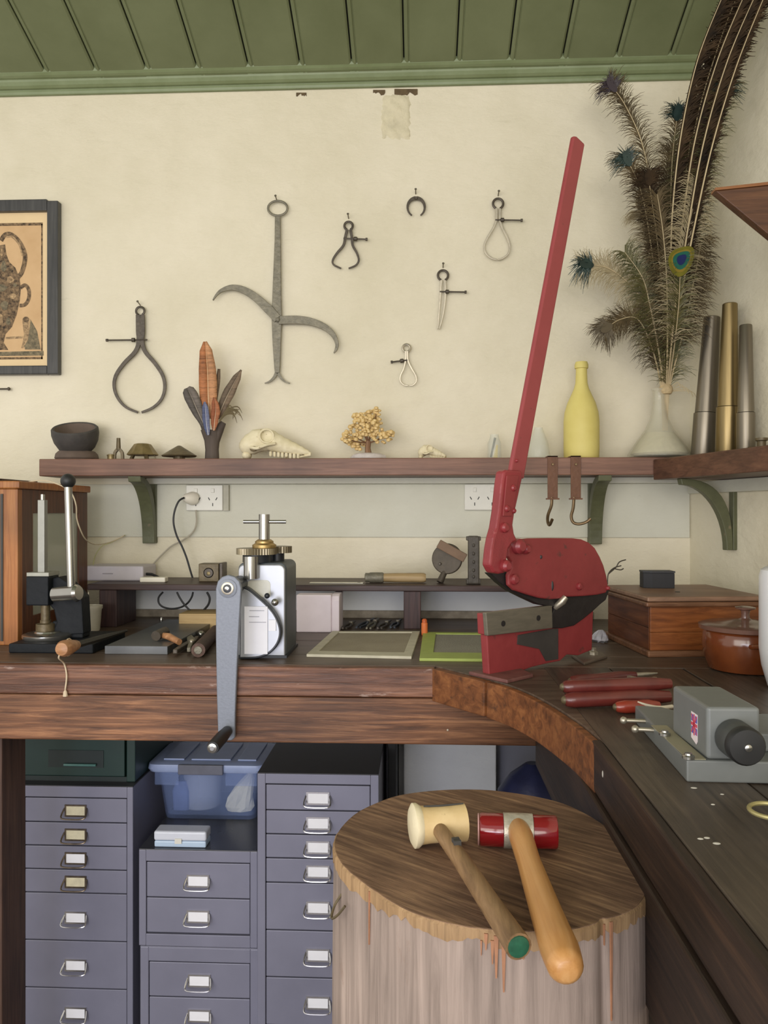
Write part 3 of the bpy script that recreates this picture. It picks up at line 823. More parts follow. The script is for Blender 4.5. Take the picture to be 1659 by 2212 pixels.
# feather holder with feathers
M_root = plain('dark grey root', (82, 72, 64), 0.8, var=0.25, scale=40, bump=0.6, stretch=(1, 1, 0.2))
fh = thing('feather_holder', 'dark forked horn holder for the orange and grey feathers', 'holder', sh(458))
c = sh(458)
def ringsec(c, rx, ry, n=14):
    return [c + V((rx * math.cos(2 * math.pi * i / n), ry * math.sin(2 * math.pi * i / n), 0)) for i in range(n)]
MB().loft([ringsec(c + V((dx, 0, h)), r, r * 0.8) for h, r, dx in ((0, ks(16), 0), (0.03, ks(15), 0), (0.055, ks(17), 0), (0.072, ks(20), -0.002), (0.085, ks(22), -0.004))]).build('stem', M_root, fh, smooth=True)
MB().tube(smoothpts([c + V((0.006, 0, 0.05)), c + V((0.020, 0, 0.085)), c + V((0.032, 0.0, 0.108))], 4), lerp_list([ks(11), ks(10), ks(7)], 4), 10).build('branch', M_root, fh, smooth=True)
MB().tube(smoothpts([c + V((-0.004, 0, 0.06)), c + V((-0.020, 0, 0.090)), c + V((-0.030, 0.0, 0.108))], 4), lerp_list([ks(9), ks(8), ks(5)], 4), 10).build('branch', M_root, fh, smooth=True)

def vane_feather(name, label, pts, widths, Y, colA, colB, quillcol, tilt=0.0, group=None, cat='feather', barbs=26):
    """broad feather: quill plus barbs laid close together; pts in px on the plane Y"""
    sp = smoothpts([onY(x, y, Y) for x, y in pts], 5)
    root = thing(name, label, cat, sp[0], group)
    n = len(sp)
    MB().tube(sp, [0.0018 * (1 - 0.75 * i / (n - 1)) for i in range(n)], 6).build('quill', plain('quill ' + label[:24], quillcol, 0.5), root, smooth=True)
    nv = V((math.sin(tilt), -math.cos(tilt), 0))
    ws = []
    for i in range(n):
        x = i / (n - 1) * (len(widths) - 1); j = min(int(x), len(widths) - 2); f = x - j; f = f * f * (3 - 2 * f)
        ws.append(widths[j] + (widths[j + 1] - widths[j]) * f)
    for side, colr in ((-1, colA), (1, colB)):
        b = MB(); rows = []
        for i in range(n):
            t = (sp[min(i + 1, n - 1)] - sp[max(i - 1, 0)]).normalized()
            s = nv.cross(t).normalized() * side
            w = ws[i] * 2.22 / 1700
            wob = 1.0
            edge = sp[i] + s * w * wob + t * w * 0.12
            mid = sp[i] + s * w * 0.5 + t * w * 0.06 + nv * w * 0.12
            rows.append((sp[i] + nv * 0.0004, mid, edge))
        vs = [p for r in rows for p in r]; fs = []
        for i in range(n - 1):
            for k in (0, 1):
                fs.append((i * 3 + k, i * 3 + k + 1, i * 3 + k + 4, i * 3 + k + 3))
        m = wood('vane ' + str(colr), tuple(int(x * 0.72) for x in colr), colr, tuple(min(255, int(x * 1.15)) for x in colr), 'X', scale=2.0, rough=0.7, bump=0.5)
        b.add(vs, fs); o = b.build('vane', m, root, smooth=True)
        sd = o.modifiers.new('thick', 'SOLIDIFY'); sd.thickness = 0.0004
    return root
vane_feather('orange_feather', 'tall upright orange brown feather in the horn holder', [(452, 905), (450, 860), (448, 800), (443, 738)], [5, 15, 19, 20, 19, 15, 4], 2.205, (196, 144, 102), (178, 116, 74), (222, 190, 150))
vane_feather('grey_feather', 'rounded dark grey feather leaning left in the horn holder', [(446, 928), (428, 890), (414, 858), (404, 838)], [4, 9, 13, 15, 16, 14, 7], 2.20, (112, 104, 96), (92, 86, 80), (150, 140, 126))
vane_feather('brown_feather', 'pointed grey brown feather leaning right in the horn holder', [(470, 905), (485, 868), (503, 832), (521, 799)], [4, 11, 13, 10, 2], 2.21, (124, 106, 86), (104, 90, 74), (160, 146, 124))
vane_feather('thin_feather', 'thin dark feather between the orange and brown feathers', [(462, 900), (466, 860), (470, 830), (473, 797)], [2, 4, 5, 5, 3], 2.215, (110, 92, 72), (96, 80, 64), (150, 130, 104))
vane_feather('blue_feather', 'small blue feather at the foot of the orange feather', [(450, 940), (446, 915), (444, 890), (442, 868)], [3, 7, 8, 7, 2], 2.19, (116, 122, 150), (88, 96, 128), (170, 170, 180))
vane_feather('rust_feather', 'small rust red feather right of the blue feather', [(462, 930), (464, 905), (466, 882), (462, 858)], [3, 8, 10, 8, 2], 2.192, (170, 108, 72), (150, 88, 56), (200, 170, 140))
cf = thing('curled_plume', 'small curled brown plume drooping right from the horn holder', 'feather', onY(478, 905, 2.2))
M_plume = plain('brown plume', (104, 92, 64), 0.7, var=0.2)
for k in range(12):
    a = k / 11
    e = [onY(474, 912 - 3 * a, 2.2), onY(488 + 4 * a, 896 - 14 * a, 2.198), onY(505 + 8 * math.sin(k), 890 - 8 * a + 6 * math.cos(k * 2), 2.195), onY(512 + 16 * math.sin(k * 1.7) * 0.8, 904 - 14 * a + 10 * math.cos(k), 2.192)]
    MB().tube(smoothpts(e, 4), lerp_list([0.0014, 0.0022, 0.0018, 0.0005], 4), 5).build('barb', M_plume, cf, smooth=True)

# ---- animal skull
M_bone = plain('aged bone', (214, 202, 164), 0.6, var=0.12, scale=30, bump=0.4, col2=(232, 222, 190), speck=(150, 132, 92), speck_amt=0.66)
M_socket = plain('shadowed bone hollow', (120, 106, 78), 0.8, var=0.2)
def skull(name, label, px0, px1, htop, Y, flip=1, sc=1.0):
    a = sh(px0, Y); e = sh(px1, Y); L = e.x - a.x
    root = thing(name, label, 'skull', ((a.x + e.x) / 2, Y, ZSH))
    H = htop
    prof = [(0.00, 0.45, 0.10, 0.10), (0.04, 0.46, 0.24, 0.24), (0.10, 0.50, 0.34, 0.30), (0.20, 0.58, 0.40, 0.32), (0.30, 0.63, 0.37, 0.32), (0.40, 0.64, 0.35, 0.33), (0.48, 0.60, 0.34, 0.28), (0.56, 0.52, 0.30, 0.23), (0.66, 0.44, 0.25, 0.19), (0.76, 0.37, 0.20, 0.16), (0.86, 0.30, 0.15, 0.13), (0.94, 0.24, 0.10, 0.10), (1.0, 0.20, 0.04, 0.05)]
    rings = []; n = 22
    sock = V((a.x + L * 0.40, Y - H * 0.30, ZSH + H * 0.74))
    for i in range(41):
        u = i / 40
        for k in range(len(prof) - 1):
            if prof[k][0] <= u <= prof[k + 1][0]:
                f = (u - prof[k][0]) / (prof[k + 1][0] - prof[k][0]); f = f * f * (3 - 2 * f)
                q = [prof[k][j] + (prof[k + 1][j] - prof[k][j]) * f for j in range(4)]
        r = []
        for j in range(n):
            th = 2 * math.pi * j / n
            p = V((a.x + L * u, Y + math.cos(th) * q[3] * H, ZSH + (q[1] + math.sin(th) * q[2]) * H))
            d = (p - sock).length
            if d < H * 0.24:
                p.y += H * 0.17 * (1 - (d / (H * 0.24)) ** 2)
            p += V((0, 1, 1)) * 0.0012 * mnoise.noise(p * 120)
            r.append(p)
        rings.append(r)
    MB().loft(rings).build('cranium', M_bone, root, smooth=True)
    rg = [sock + V((H * 0.215 * math.cos(t), H * 0.02 + H * 0.05 * math.cos(t), H * 0.215 * math.sin(t))) for t in [2 * math.pi * i / 20 for i in range(20)]]
    MB().tube(rg, H * 0.035, 7, closed=True).build('eye_socket_rim', M_bone, root, smooth=True)
    arch = smoothpts([V((a.x + L * 0.18, Y - H * 0.30, ZSH + H * 0.38)), V((a.x + L * 0.28, Y - H * 0.42, ZSH + H * 0.34)), V((a.x + L * 0.40, Y - H * 0.42, ZSH + H * 0.44)), V((a.x + L * 0.52, Y - H * 0.30, ZSH + H * 0.50))], 5)
    MB().tube(arch, H * 0.05, 7).build('cheek_arch', M_bone, root, smooth=True)
    MB().ball((a.x + L * 0.22, Y - H * 0.30, ZSH + H * 0.33), (H * 0.12, H * 0.05, H * 0.09), 12, 8).build('ear_hollow', M_socket, root, smooth=True)
    MB().ball((a.x + L * 0.10, Y, ZSH + H * 0.14), (H * 0.16, H * 0.22, H * 0.14), 12, 8).build('jaw_base', M_bone, root, smooth=True)
    for k in range(8):
        x = a.x + L * (0.44 + 0.055 * k); zt = ZSH + H * (0.30 - 0.012 * k)
        MB().lathe([(H * 0.03, 0.0), (H * 0.05, H * 0.05), (H * 0.045, H * 0.16)], (x, Y - H * 0.08, zt - H * 0.20), 7).build('tooth', M_bone, root, smooth=True)
    MB().cyl((a.x + L * 0.84, Y - H * 0.05, ZSH + H * 0.08), (a.x + L * 1.0, Y - H * 0.05, ZSH + H * 0.16), H * 0.03, H * 0.05, 8).build('front_bone', M_bone, root, smooth=True)
    return root
skull('animal_skull', 'pale animal skull with a long snout pointing right, between feathers and gold tree', 518, 672, 0.088, 2.215)
skull('small_bone', 'small pale bone fragment right of the gold tree', 903, 964, 0.040, 2.205)

# ---- gold gem tree
M_gold = plain('amber gold beads', (198, 164, 98), 0.5, 0.0, var=0.2, scale=90, col2=(222, 194, 134))
M_trunk = plain('twisted bronze wire', (128, 96, 70), 0.5, 0.4, var=0.2, stretch=(1, 1, 0.2))
M_crys = plain('pale lilac stone', (206, 198, 194), 0.5, var=0.12, scale=40, bump=0.6)
gt = thing('gem_tree', 'little wire tree with golden bead leaves on a pale stone base', 'ornament', sh(792, 2.215))
c = sh(793, 2.215)
rr = random.Random(5)
ring = []
for h, r in ((0, 38), (0.004, 40), (0.012, 36), (0.017, 26), (0.019, 14)):
    ring.append([c + V((math.cos(t) * ks(r) * (1 + 0.12 * math.sin(3 * t + h * 90)), math.sin(t) * ks(r) * 0.7, h)) for t in [2 * math.pi * i / 18 for i in range(18)]])
MB().loft(ring).build('base_stone', M_crys, gt, smooth=True)
top = c + V((0.004, 0, 0.052))
MB().tube(smoothpts([c + V((0.004, 0, 0.014)), c + V((0.002, 0, 0.032)), top], 4), lerp_list([ks(8), ks(6), ks(6)], 4), 8).build('trunk', M_trunk, gt, smooth=True)
clusters = [(762, 940, 20, 22), (775, 960, 18, 12), (788, 915, 22, 24), (806, 905, 18, 20), (772, 905, 10, 12), (826, 942, 20, 16), (838, 938, 12, 8), (800, 925, 18, 18), (814, 889, 8, 10), (750, 948, 12, 8)]
beads = MB()
for (px, py, rx, ry) in clusters:
    q = onY(px, py, 2.205 + rr.uniform(-0.02, 0.02))
    MB().tube(smoothpts([top - V((0, 0, 0.006)), (top + q) / 2 + V((0, 0, -0.006)), q], 4), lerp_list([0.0026, 0.0018, 0.001], 4), 6).build('branch', M_trunk, gt, smooth=True)
    for _ in range(int(rx * ry / 9)):
        a = rr.uniform(0, 2 * math.pi); d = math.sqrt(rr.random())
        p = q + V((ks(rx) * d * math.cos(a), rr.uniform(-0.012, 0.012), ks(ry) * d * math.sin(a)))
        s = ks(rr.uniform(3.2, 6.0))
        beads.ball(p, (s, s * 0.6, s * rr.uniform(0.6, 1.1)), 6, 4)
ob = beads.build('bead_leaves', M_gold, gt, smooth=True); ob['kind'] = 'stuff'; lab(ob, 'cluster of golden bead leaves')

# ---- little glass bottle with dark stick and pale glass
M_glass = clear('clear glass', (226, 228, 214), 0.22, 0.05)
gb = thing('glass_vial', 'small clear glass vial holding a dark stick and yellow sliver', 'vial', sh(1068))
c = sh(1068)
MB().lathe([(ks(15), 0), (ks(16), 0.003), (ks(15), 0.045), (ks(10), 0.058), (ks(9), 0.070), (ks(8), 0.070), (ks(13.5), 0.045), (ks(13.5), 0.004)], c, 24).build('bottle', M_glass, gb, smooth=True)
MB().cyl(c + V((-0.010, -0.002, 0.006)), c + V((0.002, 0, 0.060)), 0.0028, 0.0034, 8).build('stick', M_blackrub, gb)
MB().strip([c + V((0.002, -0.004, 0.004)), c + V((0.007, -0.004, 0.040))], [0.006, 0.002], NW, 0.002).build('sliver', plain('yellow sliver', (214, 190, 84), 0.5), gb)
cg = tag(MB().lathe([(ks(26), 0), (ks(27), 0.003), (ks(20), 0.05), (ks(9), 0.085), (ks(9), 0.088), (ks(7.5), 0.088), (ks(18.5), 0.05), (ks(25), 0.004)], sh(1163), 28).build('glass_flask', M_glass, smooth=True), 'clear conical glass flask between the red lever and yellow bottle', 'flask')

# ---- yellow bottle
M_yel = plain('matt yellow paint', (214, 198, 112), 0.55, var=0.06, scale=12, col2=(222, 208, 126))
yb2 = thing('yellow_bottle', 'matt pale yellow bottle with slim neck on the shelf', 'bottle', sh(1256, 2.225))
c = sh(1256, 2.225); kk = 2.19 / 1700
prof = [(35, 0), (37.5, 4), (38, 30), (38, 95), (36, 118), (30, 142), (22, 162), (16, 178), (13, 192), (12, 215), (11.5, 238)]
MB().lathe([(r * kk, h * kk * 0.86) for r, h in prof], c, 36).build('body', M_yel, yb2, smooth=True)
MB().lathe([(12 * kk, 228 * kk * 0.86), (14.5 * kk, 229 * kk * 0.86), (14.5 * kk, 238 * kk * 0.86), (12.5 * kk, 245 * kk * 0.86), (9 * kk, 245 * kk * 0.86)], c, 28).build('lip', M_yel, yb2, smooth=True)

# ---- strap hooks over the front of the long shelf
M_strap = plain('rusty brown steel', (98, 66, 48), 0.6, 0.2, var=0.2, scale=40, bump=0.4, col2=(116, 80, 58))
M_hook = plain('bronze hook steel', (112, 92, 66), 0.42, 0.6, var=0.2)
def strap_hook(px, label, pts):
    Yh = YSH - 0.004
    t = thing('strap_hook', label, 'hook', onY(px, 1135, Yh), 'strap hooks on the shelf front')
    x0 = onY(px - 11, 1030, Yh).x; x1 = onY(px + 11, 1030, Yh).x; z0 = onY(px, 1076, Yh).z
    MB().box((x0, Yh, z0), (x1, Yh + 0.0035, ZSH + 0.004)).build('strap', M_strap, t, bevel=0.0006)
    MB().box((x0, Yh, ZSH + 0.0004), (x1, Yh + 0.045, ZSH + 0.004)).build('strap_top', M_strap, t, bevel=0.0006)
    MB().box((x0 - 0.004, Yh - 0.003, z0 - 0.004), (x1 + 0.004, Yh + 0.006, z0)).build('collar', M_strap, t)
    MB().lathe([(0.004, 0), (0.003, 0.002)], onY(px, 1003, Yh), 10, axis=(0, -1, 0)).build('rivet', M_hook, t)
    MB().tube(smoothpts([onY(x, y, Yh - d) for x, y, d in pts], 5), 0.0042, 8).build('hook', M_hook, t, smooth=True)
strap_hook(1194, 'brown steel strap hook over the shelf front, hook seen edge on', [(1192, 1074, -0.002), (1191, 1092, -0.002), (1184, 1112, 0.004), (1183, 1126, 0.02), (1187, 1134, 0.035), (1193, 1122, 0.05)])
strap_hook(1244, 'brown steel strap hook with wide hook turned right, beside the green bracket', [(1240, 1074, -0.002), (1238, 1098, -0.002), (1234, 1115, 0.0), (1238, 1128, 0.004), (1250, 1132, 0.008), (1266, 1128, 0.012), (1276, 1120, 0.014)])

# ================================================================ CORNER: MANDRELS AND VASE
def mandrel(px_b, px_t, rb, rt, py_t, D, mat, label):
    b = at(px_b, 985, D); b.z = ZS2
    t_ = at(px_t, py_t, D)
    k = D / 1700
    root = thing('ring_mandrel', label, 'mandrel', b, 'steel mandrels on the corner shelf')
    ax = (t_ - b); h = ax.length
    ax = ax.normalized()
    MB().lathe([(rb * k * 0.96, 0.0), (rb * k, 0.004), (rb * k * 0.985, h * 0.32)], b, 32, axis=ax).build('base_section', mat, root, smooth=True)
    r32 = rb + (rt - rb) * 0.33
    MB().lathe([(r32 * k, h * 0.325), (rt * k, h - 0.002), (rt * k * 0.9, h)], b, 32, axis=ax).build('upper_section', mat, root, smooth=True)
    return root
M_mand = plain('brushed grey steel', (128, 120, 106), 0.36, 0.8, var=0.14, scale=12, stretch=(8, 8, 0.4))
M_mandb = plain('brassy steel', (138, 120, 82), 0.34, 0.8, var=0.14, scale=12, stretch=(8, 8, 0.4))
mandrel(1518, 1538, 25, 17, 685, 2.09, M_mand, 'thick grey steel mandrel cone, nearest the glass vase')
mandrel(1570, 1577, 24, 15.5, 656, 1.99, M_mandb, 'tallest brass toned mandrel cone, middle of three')
mandrel(1611, 1611, 19, 13, 702, 1.93, M_mand, 'shortest dark steel mandrel cone, rightmost of three')
bc = thing('brass_fitting', 'small brass fitting on the corner shelf right of the mandrels', 'fitting', V((at(1645, 985, 1.86).x, at(1645, 985, 1.86).y, ZS2)))
q = at(1645, 985, 1.86); q.z = ZS2
MB().lathe([(0.018, 0), (0.018, 0.012), (0.010, 0.014), (0.010, 0.026), (0.014, 0.028), (0.014, 0.034)], q, 18).build('body', M_bronze, bc, smooth=True)
MB().cyl(q + V((-0.03, 0, 0.008)), q + V((-0.012, 0, 0.008)), 0.006, n=10).build('spout', M_bronze, bc, smooth=True)

M_vglass = clear('old vase glass', (222, 218, 196), 0.30, 0.08)
vb = at(1424, 985, 2.175); vb.z = ZSH
kk = 2.175 / 1700
vs_ = thing('glass_vase', 'wide bottomed clear glass decanter holding the peacock feathers', 'vase', vb)
outer = [(60, 0), (66, 3), (66, 8), (58, 22), (44, 42), (30, 62), (20, 84), (15, 104), (13, 124), (13, 144), (17, 150)]
inner = [(14, 150), (10.5, 144), (10.5, 124), (12.5, 104), (17.5, 84), (27, 62), (41, 42), (54, 22), (60, 10), (55, 6)]
MB().lathe([(r * kk, h * kk) for r, h in outer + inner], vb, 36).build('body', M_vglass, vs_, smooth=True)
M_sand = plain('pale sand', (204, 196, 164), 0.9, var=0.1, scale=80, bump=0.3)
MB().lathe([(54.5 * kk, 6.6 * kk), (58.5 * kk, 10.5 * kk), (53 * kk, 22 * kk), (40.5 * kk, 41 * kk), (30 * kk, 55 * kk), (10 * kk, 56 * kk)], vb, 30).build('filling', M_sand, vs_, smooth=True)

# ================================================================ PEACOCK FEATHERS IN THE VASE
M_shaft = plain('pale feather shaft', (196, 178, 140), 0.5, var=0.1)
M_barbB = plain('brown peacock barbs', (58, 49, 35), 0.7, spec=0.15, var=0.3, scale=25, col2=(108, 93, 66))
M_barbD = plain('dark brown vane barbs', (32, 25, 18), 0.75, spec=0.12, var=0.3, scale=25, col2=(72, 56, 38))
M_barbG = plain('green brown barbs', (70, 74, 46), 0.45, 0.15, var=0.3, scale=25, col2=(112, 104, 60))
M_barbL = plain('pale tan barbs', (150, 136, 104), 0.6, var=0.2, scale=25, col2=(178, 164, 130))
M_eyeO = plain('bronze green eye', (122, 118, 40), 0.35, 0.3, var=0.2)
M_eyeM = plain('teal eye', (34, 108, 92), 0.3, 0.3)
M_eyeI = plain('deep blue eye', (28, 44, 104), 0.3, 0.3)
M_eyeD = plain('dark teal tip', (38, 56, 52), 0.35, 0.2, var=0.3, scale=60)
def ribbon(b, pts, w, nv):
    n = len(pts); vs = []; fs = []
    for i in range(n):
        t = (pts[min(i + 1, n - 1)] - pts[max(i - 1, 0)])
        s = nv.cross(t)
        s = s.normalized() if s.length > 1e-9 else V((1, 0, 0))
        ww = w * (1 - 0.8 * i / (n - 1))
        vs += [pts[i] + s * ww, pts[i] - s * ww]
    for i in range(n - 1):
        fs.append((2 * i, 2 * i + 1, 2 * i + 3, 2 * i + 2))
    b.add(vs, fs)
def feather(name, label, path, barb_len, mat, seed, start=0.25, n=150, width=0.0011, eye=None, droop=0.3, spread=0.9, group='peacock feathers in the vase', shaft=0.0030, tipfan=False, tipmat=None, sides=(-1, 1), fwd=-0.25, back=0.0032):
    """path: list of (px, py, D). barb_len: (px at start, px at end)"""
    rr = random.Random(seed)
    sp = smoothpts([at(x, y, D) for x, y, D in path], 10)
    root = thing(name, label, 'feather', sp[0], group)
    m = len(sp)
    MB().tube(sp, [shaft * (1 - 0.8 * i / (m - 1)) for i in range(m)], 5).build('shaft', M_shaft, root, smooth=True)
    b = MB()
    for k in range(n):
        f = start + (1 - start) * (k + rr.random() * 0.6) / n
        x = f * (m - 1); i = min(m - 2, int(x)); p = sp[i].lerp(sp[i + 1], x - i)
        t = (sp[min(i + 2, m - 1)] - sp[max(i - 1, 0)]).normalized()
        p = p + V((0.0005, back, 0))
        nv = V((rr.uniform(-0.5, 0.5), -1, rr.uniform(-0.3, 0.3))).normalized()
        for sd in sides:
            s = nv.cross(t).normalized() * sd
            L = (barb_len[0] + (barb_len[1] - barb_len[0]) * (f - start) / (1 - start)) * rr.uniform(0.6, 1.15) * 2.0 / 1700
            g = spread * rr.uniform(0.6, 1.25)
            d1 = (t * 1.0 + s * g).normalized()
            d2 = (t * rr.uniform(0.1, 0.9) + s * g * 1.3 + V((0, rr.uniform(fwd, 0.1), -droop * rr.uniform(0.3, 1.6)))).normalized()
            pts = [p, p + d1 * L * 0.45, p + d1 * L * 0.45 + d2 * L * 0.4, p + d1 * L * 0.42 + d2 * L * 0.62 + V((0, 0, -droop * L * 0.28))]
            ribbon(b, pts, width, V((0, -1, 0)))
    o = b.build('barbs', mat, root); o['kind'] = 'stuff'
    if tipfan:
        c = sp[-1]; t = (sp[-1] - sp[-4]).normalized(); b = MB()
        for k in range(130):
            a = rr.uniform(-1.5, 1.5)
            s = V((0, -1, 0)).cross(t).normalized()
            d = (t * math.cos(a) + s * math.sin(a)).normalized()
            L = rr.uniform(18, 46) * 2.05 / 1700
            q = c - t * 0.022 * rr.random()
            ribbon(b, [q, q + d * L * 0.5 + V((0, -0.004, 0)), q + d * L + V((0, rr.uniform(-0.01, 0.01), -L * rr.uniform(0.1, 0.55)))], 0.0016, V((0, -1, 0)))
        o = b.build('tip_barbs', tipmat or M_eyeD, root); o['kind'] = 'stuff'
        s = V((0, -1, 0)).cross(t).normalized(); kq = 2.05 / 1700
        poly = [c - t * 0.006 + V((0, -0.005 - 0.004 * math.cos(a), 0)) + s * (9 * kq * math.sin(a)) + t * (17 * kq * math.cos(a)) for a in [2 * math.pi * i / 20 for i in range(20)]]
        MB().prism(poly, (0, 0.0008, 0)).build('tip_eye', tipmat or M_eyeD, root)
    if eye:
        c = sp[-1] + V((0, -0.006, 0)); k = 2.0 / 1700
        t = (sp[-1] - sp[-4]).normalized(); s = V((0, -1, 0)).cross(t).normalized()
        for nm, r1, r2, dz, mt in eye:
            poly = [c + V((0, -dz, 0)) + s * (r1 * k * math.cos(a)) + t * (r2 * k * (math.sin(a) + 0.18 * math.cos(2 * a))) for a in [2 * math.pi * i / 22 for i in range(22)]]
            MB().prism(poly, (0, 0.0006, 0)).build(nm, mt, root)
    return root
VM = (1437, 845, 2.17)
eyeparts = [('eye_outer', 27, 32, 0.000, M_eyeO), ('eye_ring', 21, 24, 0.0008, plain('gold green ring', (150, 132, 52), 0.35, 0.3)), ('eye_teal', 18, 19, 0.0016, M_eyeM), ('eye_blue', 10, 11, 0.0024, M_eyeI)]
BP = 'peacock feathers in the vase'
def base(dx): return [(1437 + dx * 0.25, 930, 2.175), (1438 + dx * 0.6, 838, 2.165)]
# front facing eye
feather('peacock_feather', 'peacock feather with a bright blue green eye facing the room', base(8) + [(1455, 760, 2.09), (1466, 660, 1.98), (1470, 562, 1.90)], (60, 40), M_barbG, 1, eye=eyeparts, n=170)
# drooping to the left, upper
feather('peacock_feather', 'peacock feather arching left with a dark teal drooping tip, beside the red lever', base(-12) + [(1415, 700, 2.12), (1370, 625, 2.09), (1315, 580, 2.07), (1262, 572, 2.06)], (64, 46), M_barbL, 2, start=0.32, n=230, width=0.0009, droop=0.5, tipfan=True)
# drooping left, lower
feather('peacock_feather', 'peacock feather bending low left with a grey brown round tip above the yellow bottle', base(-16) + [(1408, 750, 2.12), (1378, 690, 2.09), (1340, 690, 2.07), (1306, 712, 2.06)], (58, 44), M_barbB, 3, start=0.28, n=220, width=0.0009, droop=0.55, tipfan=True, tipmat=plain('grey brown tip', (92, 82, 64), 0.6))
# up left
feather('peacock_feather', 'peacock feather whose curled dark tip touches the green cornice', base(-6) + [(1430, 650, 2.12), (1415, 470, 2.10), (1390, 320, 2.10), (1352, 230, 2.10), (1318, 182, 2.10)], (40, 50), M_barbB, 4, n=230, tipfan=True, tipmat=plain('dark plum tip', (54, 44, 50), 0.5))
feather('peacock_feather', 'peacock feather with tufted dark tip just right of the lever end', base(-9) + [(1425, 680, 2.10), (1405, 520, 2.08), (1384, 410, 2.07), (1352, 340, 2.07)], (40, 50), M_barbB, 5, n=220, tipfan=True)
feather('peacock_feather', 'peacock feather with a broad dark tip in the left middle of the bunch', base(-3) + [(1432, 660, 2.08), (1420, 520, 2.05), (1406, 420, 2.04), (1400, 380, 2.04)], (36, 48), M_barbD, 6, n=220, tipfan=True, tipmat=M_barbD)
feather('peacock_feather', 'peacock feather with dark tip near the cornice, left edge of the long bunch', base(2) + [(1445, 640, 2.08), (1448, 480, 2.06), (1452, 350, 2.05), (1464, 240, 2.05)], (34, 42), M_barbB, 7, n=220, tipfan=True)
feather('peacock_feather', 'peacock feather ending in a green tip on the right edge, below the cornice', base(9) + [(1470, 640, 2.04), (1500, 480, 1.98), (1535, 320, 1.93), (1572, 186, 1.90)], (34, 44), M_barbG, 8, n=220, tipfan=True)
# sparse middle feathers
mids = [(0, [(1440, 660, 2.11), (1436, 520, 2.09), (1440, 400, 2.08), (1450, 320, 2.08)]),
        (5, [(1452, 660, 2.07), (1462, 520, 2.04), (1478, 400, 2.02), (1492, 300, 2.01)]),
        (11, [(1468, 680, 2.06), (1488, 560, 2.03), (1505, 440, 2.0), (1520, 340, 1.98)]),
        (-4, [(1428, 700, 2.14), (1412, 580, 2.12), (1402, 480, 2.12), (1380, 455, 2.12)]),
        (14, [(1475, 720, 2.06), (1492, 640, 2.03), (1504, 580, 2.02), (1515, 520, 2.01)]),
        (6, [(1456, 740, 2.10), (1474, 660, 2.07), (1490, 600, 2.05), (1500, 530, 2.04)]),
        (-8, [(1420, 740, 2.10), (1404, 660, 2.08), (1388, 600, 2.07), (1350, 545, 2.07)]),
        (3, [(1442, 720, 2.05), (1440, 600, 2.02), (1432, 500, 2.01), (1420, 420, 2.0)]),
        (7, [(1455, 700, 2.03), (1470, 580, 2.0), (1490, 480, 1.97), (1508, 400, 1.95)])]
for i, (dx, pth) in enumerate(mids):
    feather('peacock_feather', 'brown barbed peacock feather in the thick middle of the vase bunch', base(dx) + pth, (66, 44), [M_barbB, M_barbG, M_barbB, M_barbL, M_barbB][i % 5], 20 + i, start=0.34, n=210, droop=0.4)
# long dark tail feathers sweeping up to the ceiling on the right
longs = [(2, [(1448, 640, 2.05), (1452, 470, 2.0), (1470, 300, 1.95), (1507, 130, 1.89), (1566, -20, 1.83)], (-1,)),
         (5, [(1458, 640, 2.03), (1476, 470, 1.98), (1502, 300, 1.93), (1550, 130, 1.87), (1612, -20, 1.81)], (-1,)),
         (8, [(1465, 640, 2.01), (1490, 470, 1.96), (1522, 300, 1.90), (1572, 130, 1.84), (1636, -20, 1.78)], (-1,)),
         (11, [(1470, 650, 2.0), (1502, 480, 1.94), (1540, 310, 1.88), (1592, 140, 1.82), (1652, -10, 1.76)], (-1,)),
         (4, [(1456, 600, 2.09), (1474, 430, 2.05), (1510, 240, 2.0), (1562, 70, 1.93), (1606, -40, 1.89)], (-1, 1)),
         (9, [(1466, 600, 2.08), (1502, 430, 2.01), (1542, 250, 1.96), (1592, 90, 1.90), (1636, -30, 1.85)], (-1, 1))]
TAIL = ['long dark tail feather whose pale quill edges the left of the sweep', 'long dark tail feather with second pale quill from the left of the sweep', 'long dark tail feather with third pale quill from the left of the sweep', 'narrow long tail feather with rightmost pale quill beside the right wall',
        'long dark tail feather behind the quills, forming the back of the sweep', 'long dark tail feather behind the quills, forming the back of the sweep']
for i, (dx, pth, sd) in enumerate(longs):
    feather('tail_feather', TAIL[i], base(dx) + pth, (16, 20) if i == 3 else ((34, 44) if i > 3 else (42, 60)), M_barbD, 60 + i, start=0.30, n=520, width=0.0025, droop=0.02, spread=0.50, group='long dark tail feathers in the vase', sides=sd, shaft=0.0034, fwd=0.05, back=0.011)
bt = thing('feather_tie', 'pale tan raffia tie around the feather stems at the vase mouth', 'tie', at(1438, 850, 2.165))
MB().lathe([(0.015, -0.012), (0.019, -0.004), (0.018, 0.006), (0.014, 0.013)], at(1438, 842, 2.168), 16).build('band', plain('tan raffia', (190, 168, 128), 0.8, var=0.2, scale=60, bump=0.5), bt, smooth=True)
for k in range(5):
    a0 = at(1440 + 3 * k, 845, 2.165)
    MB().tube(smoothpts([a0, at(1462 + 8 * k, 826 + 5 * k, 2.16), at(1470 + 9 * k, 836 + 7 * k, 2.15)], 4), 0.0009, 5).build('loose_end', M_shaft, bt, smooth=True)

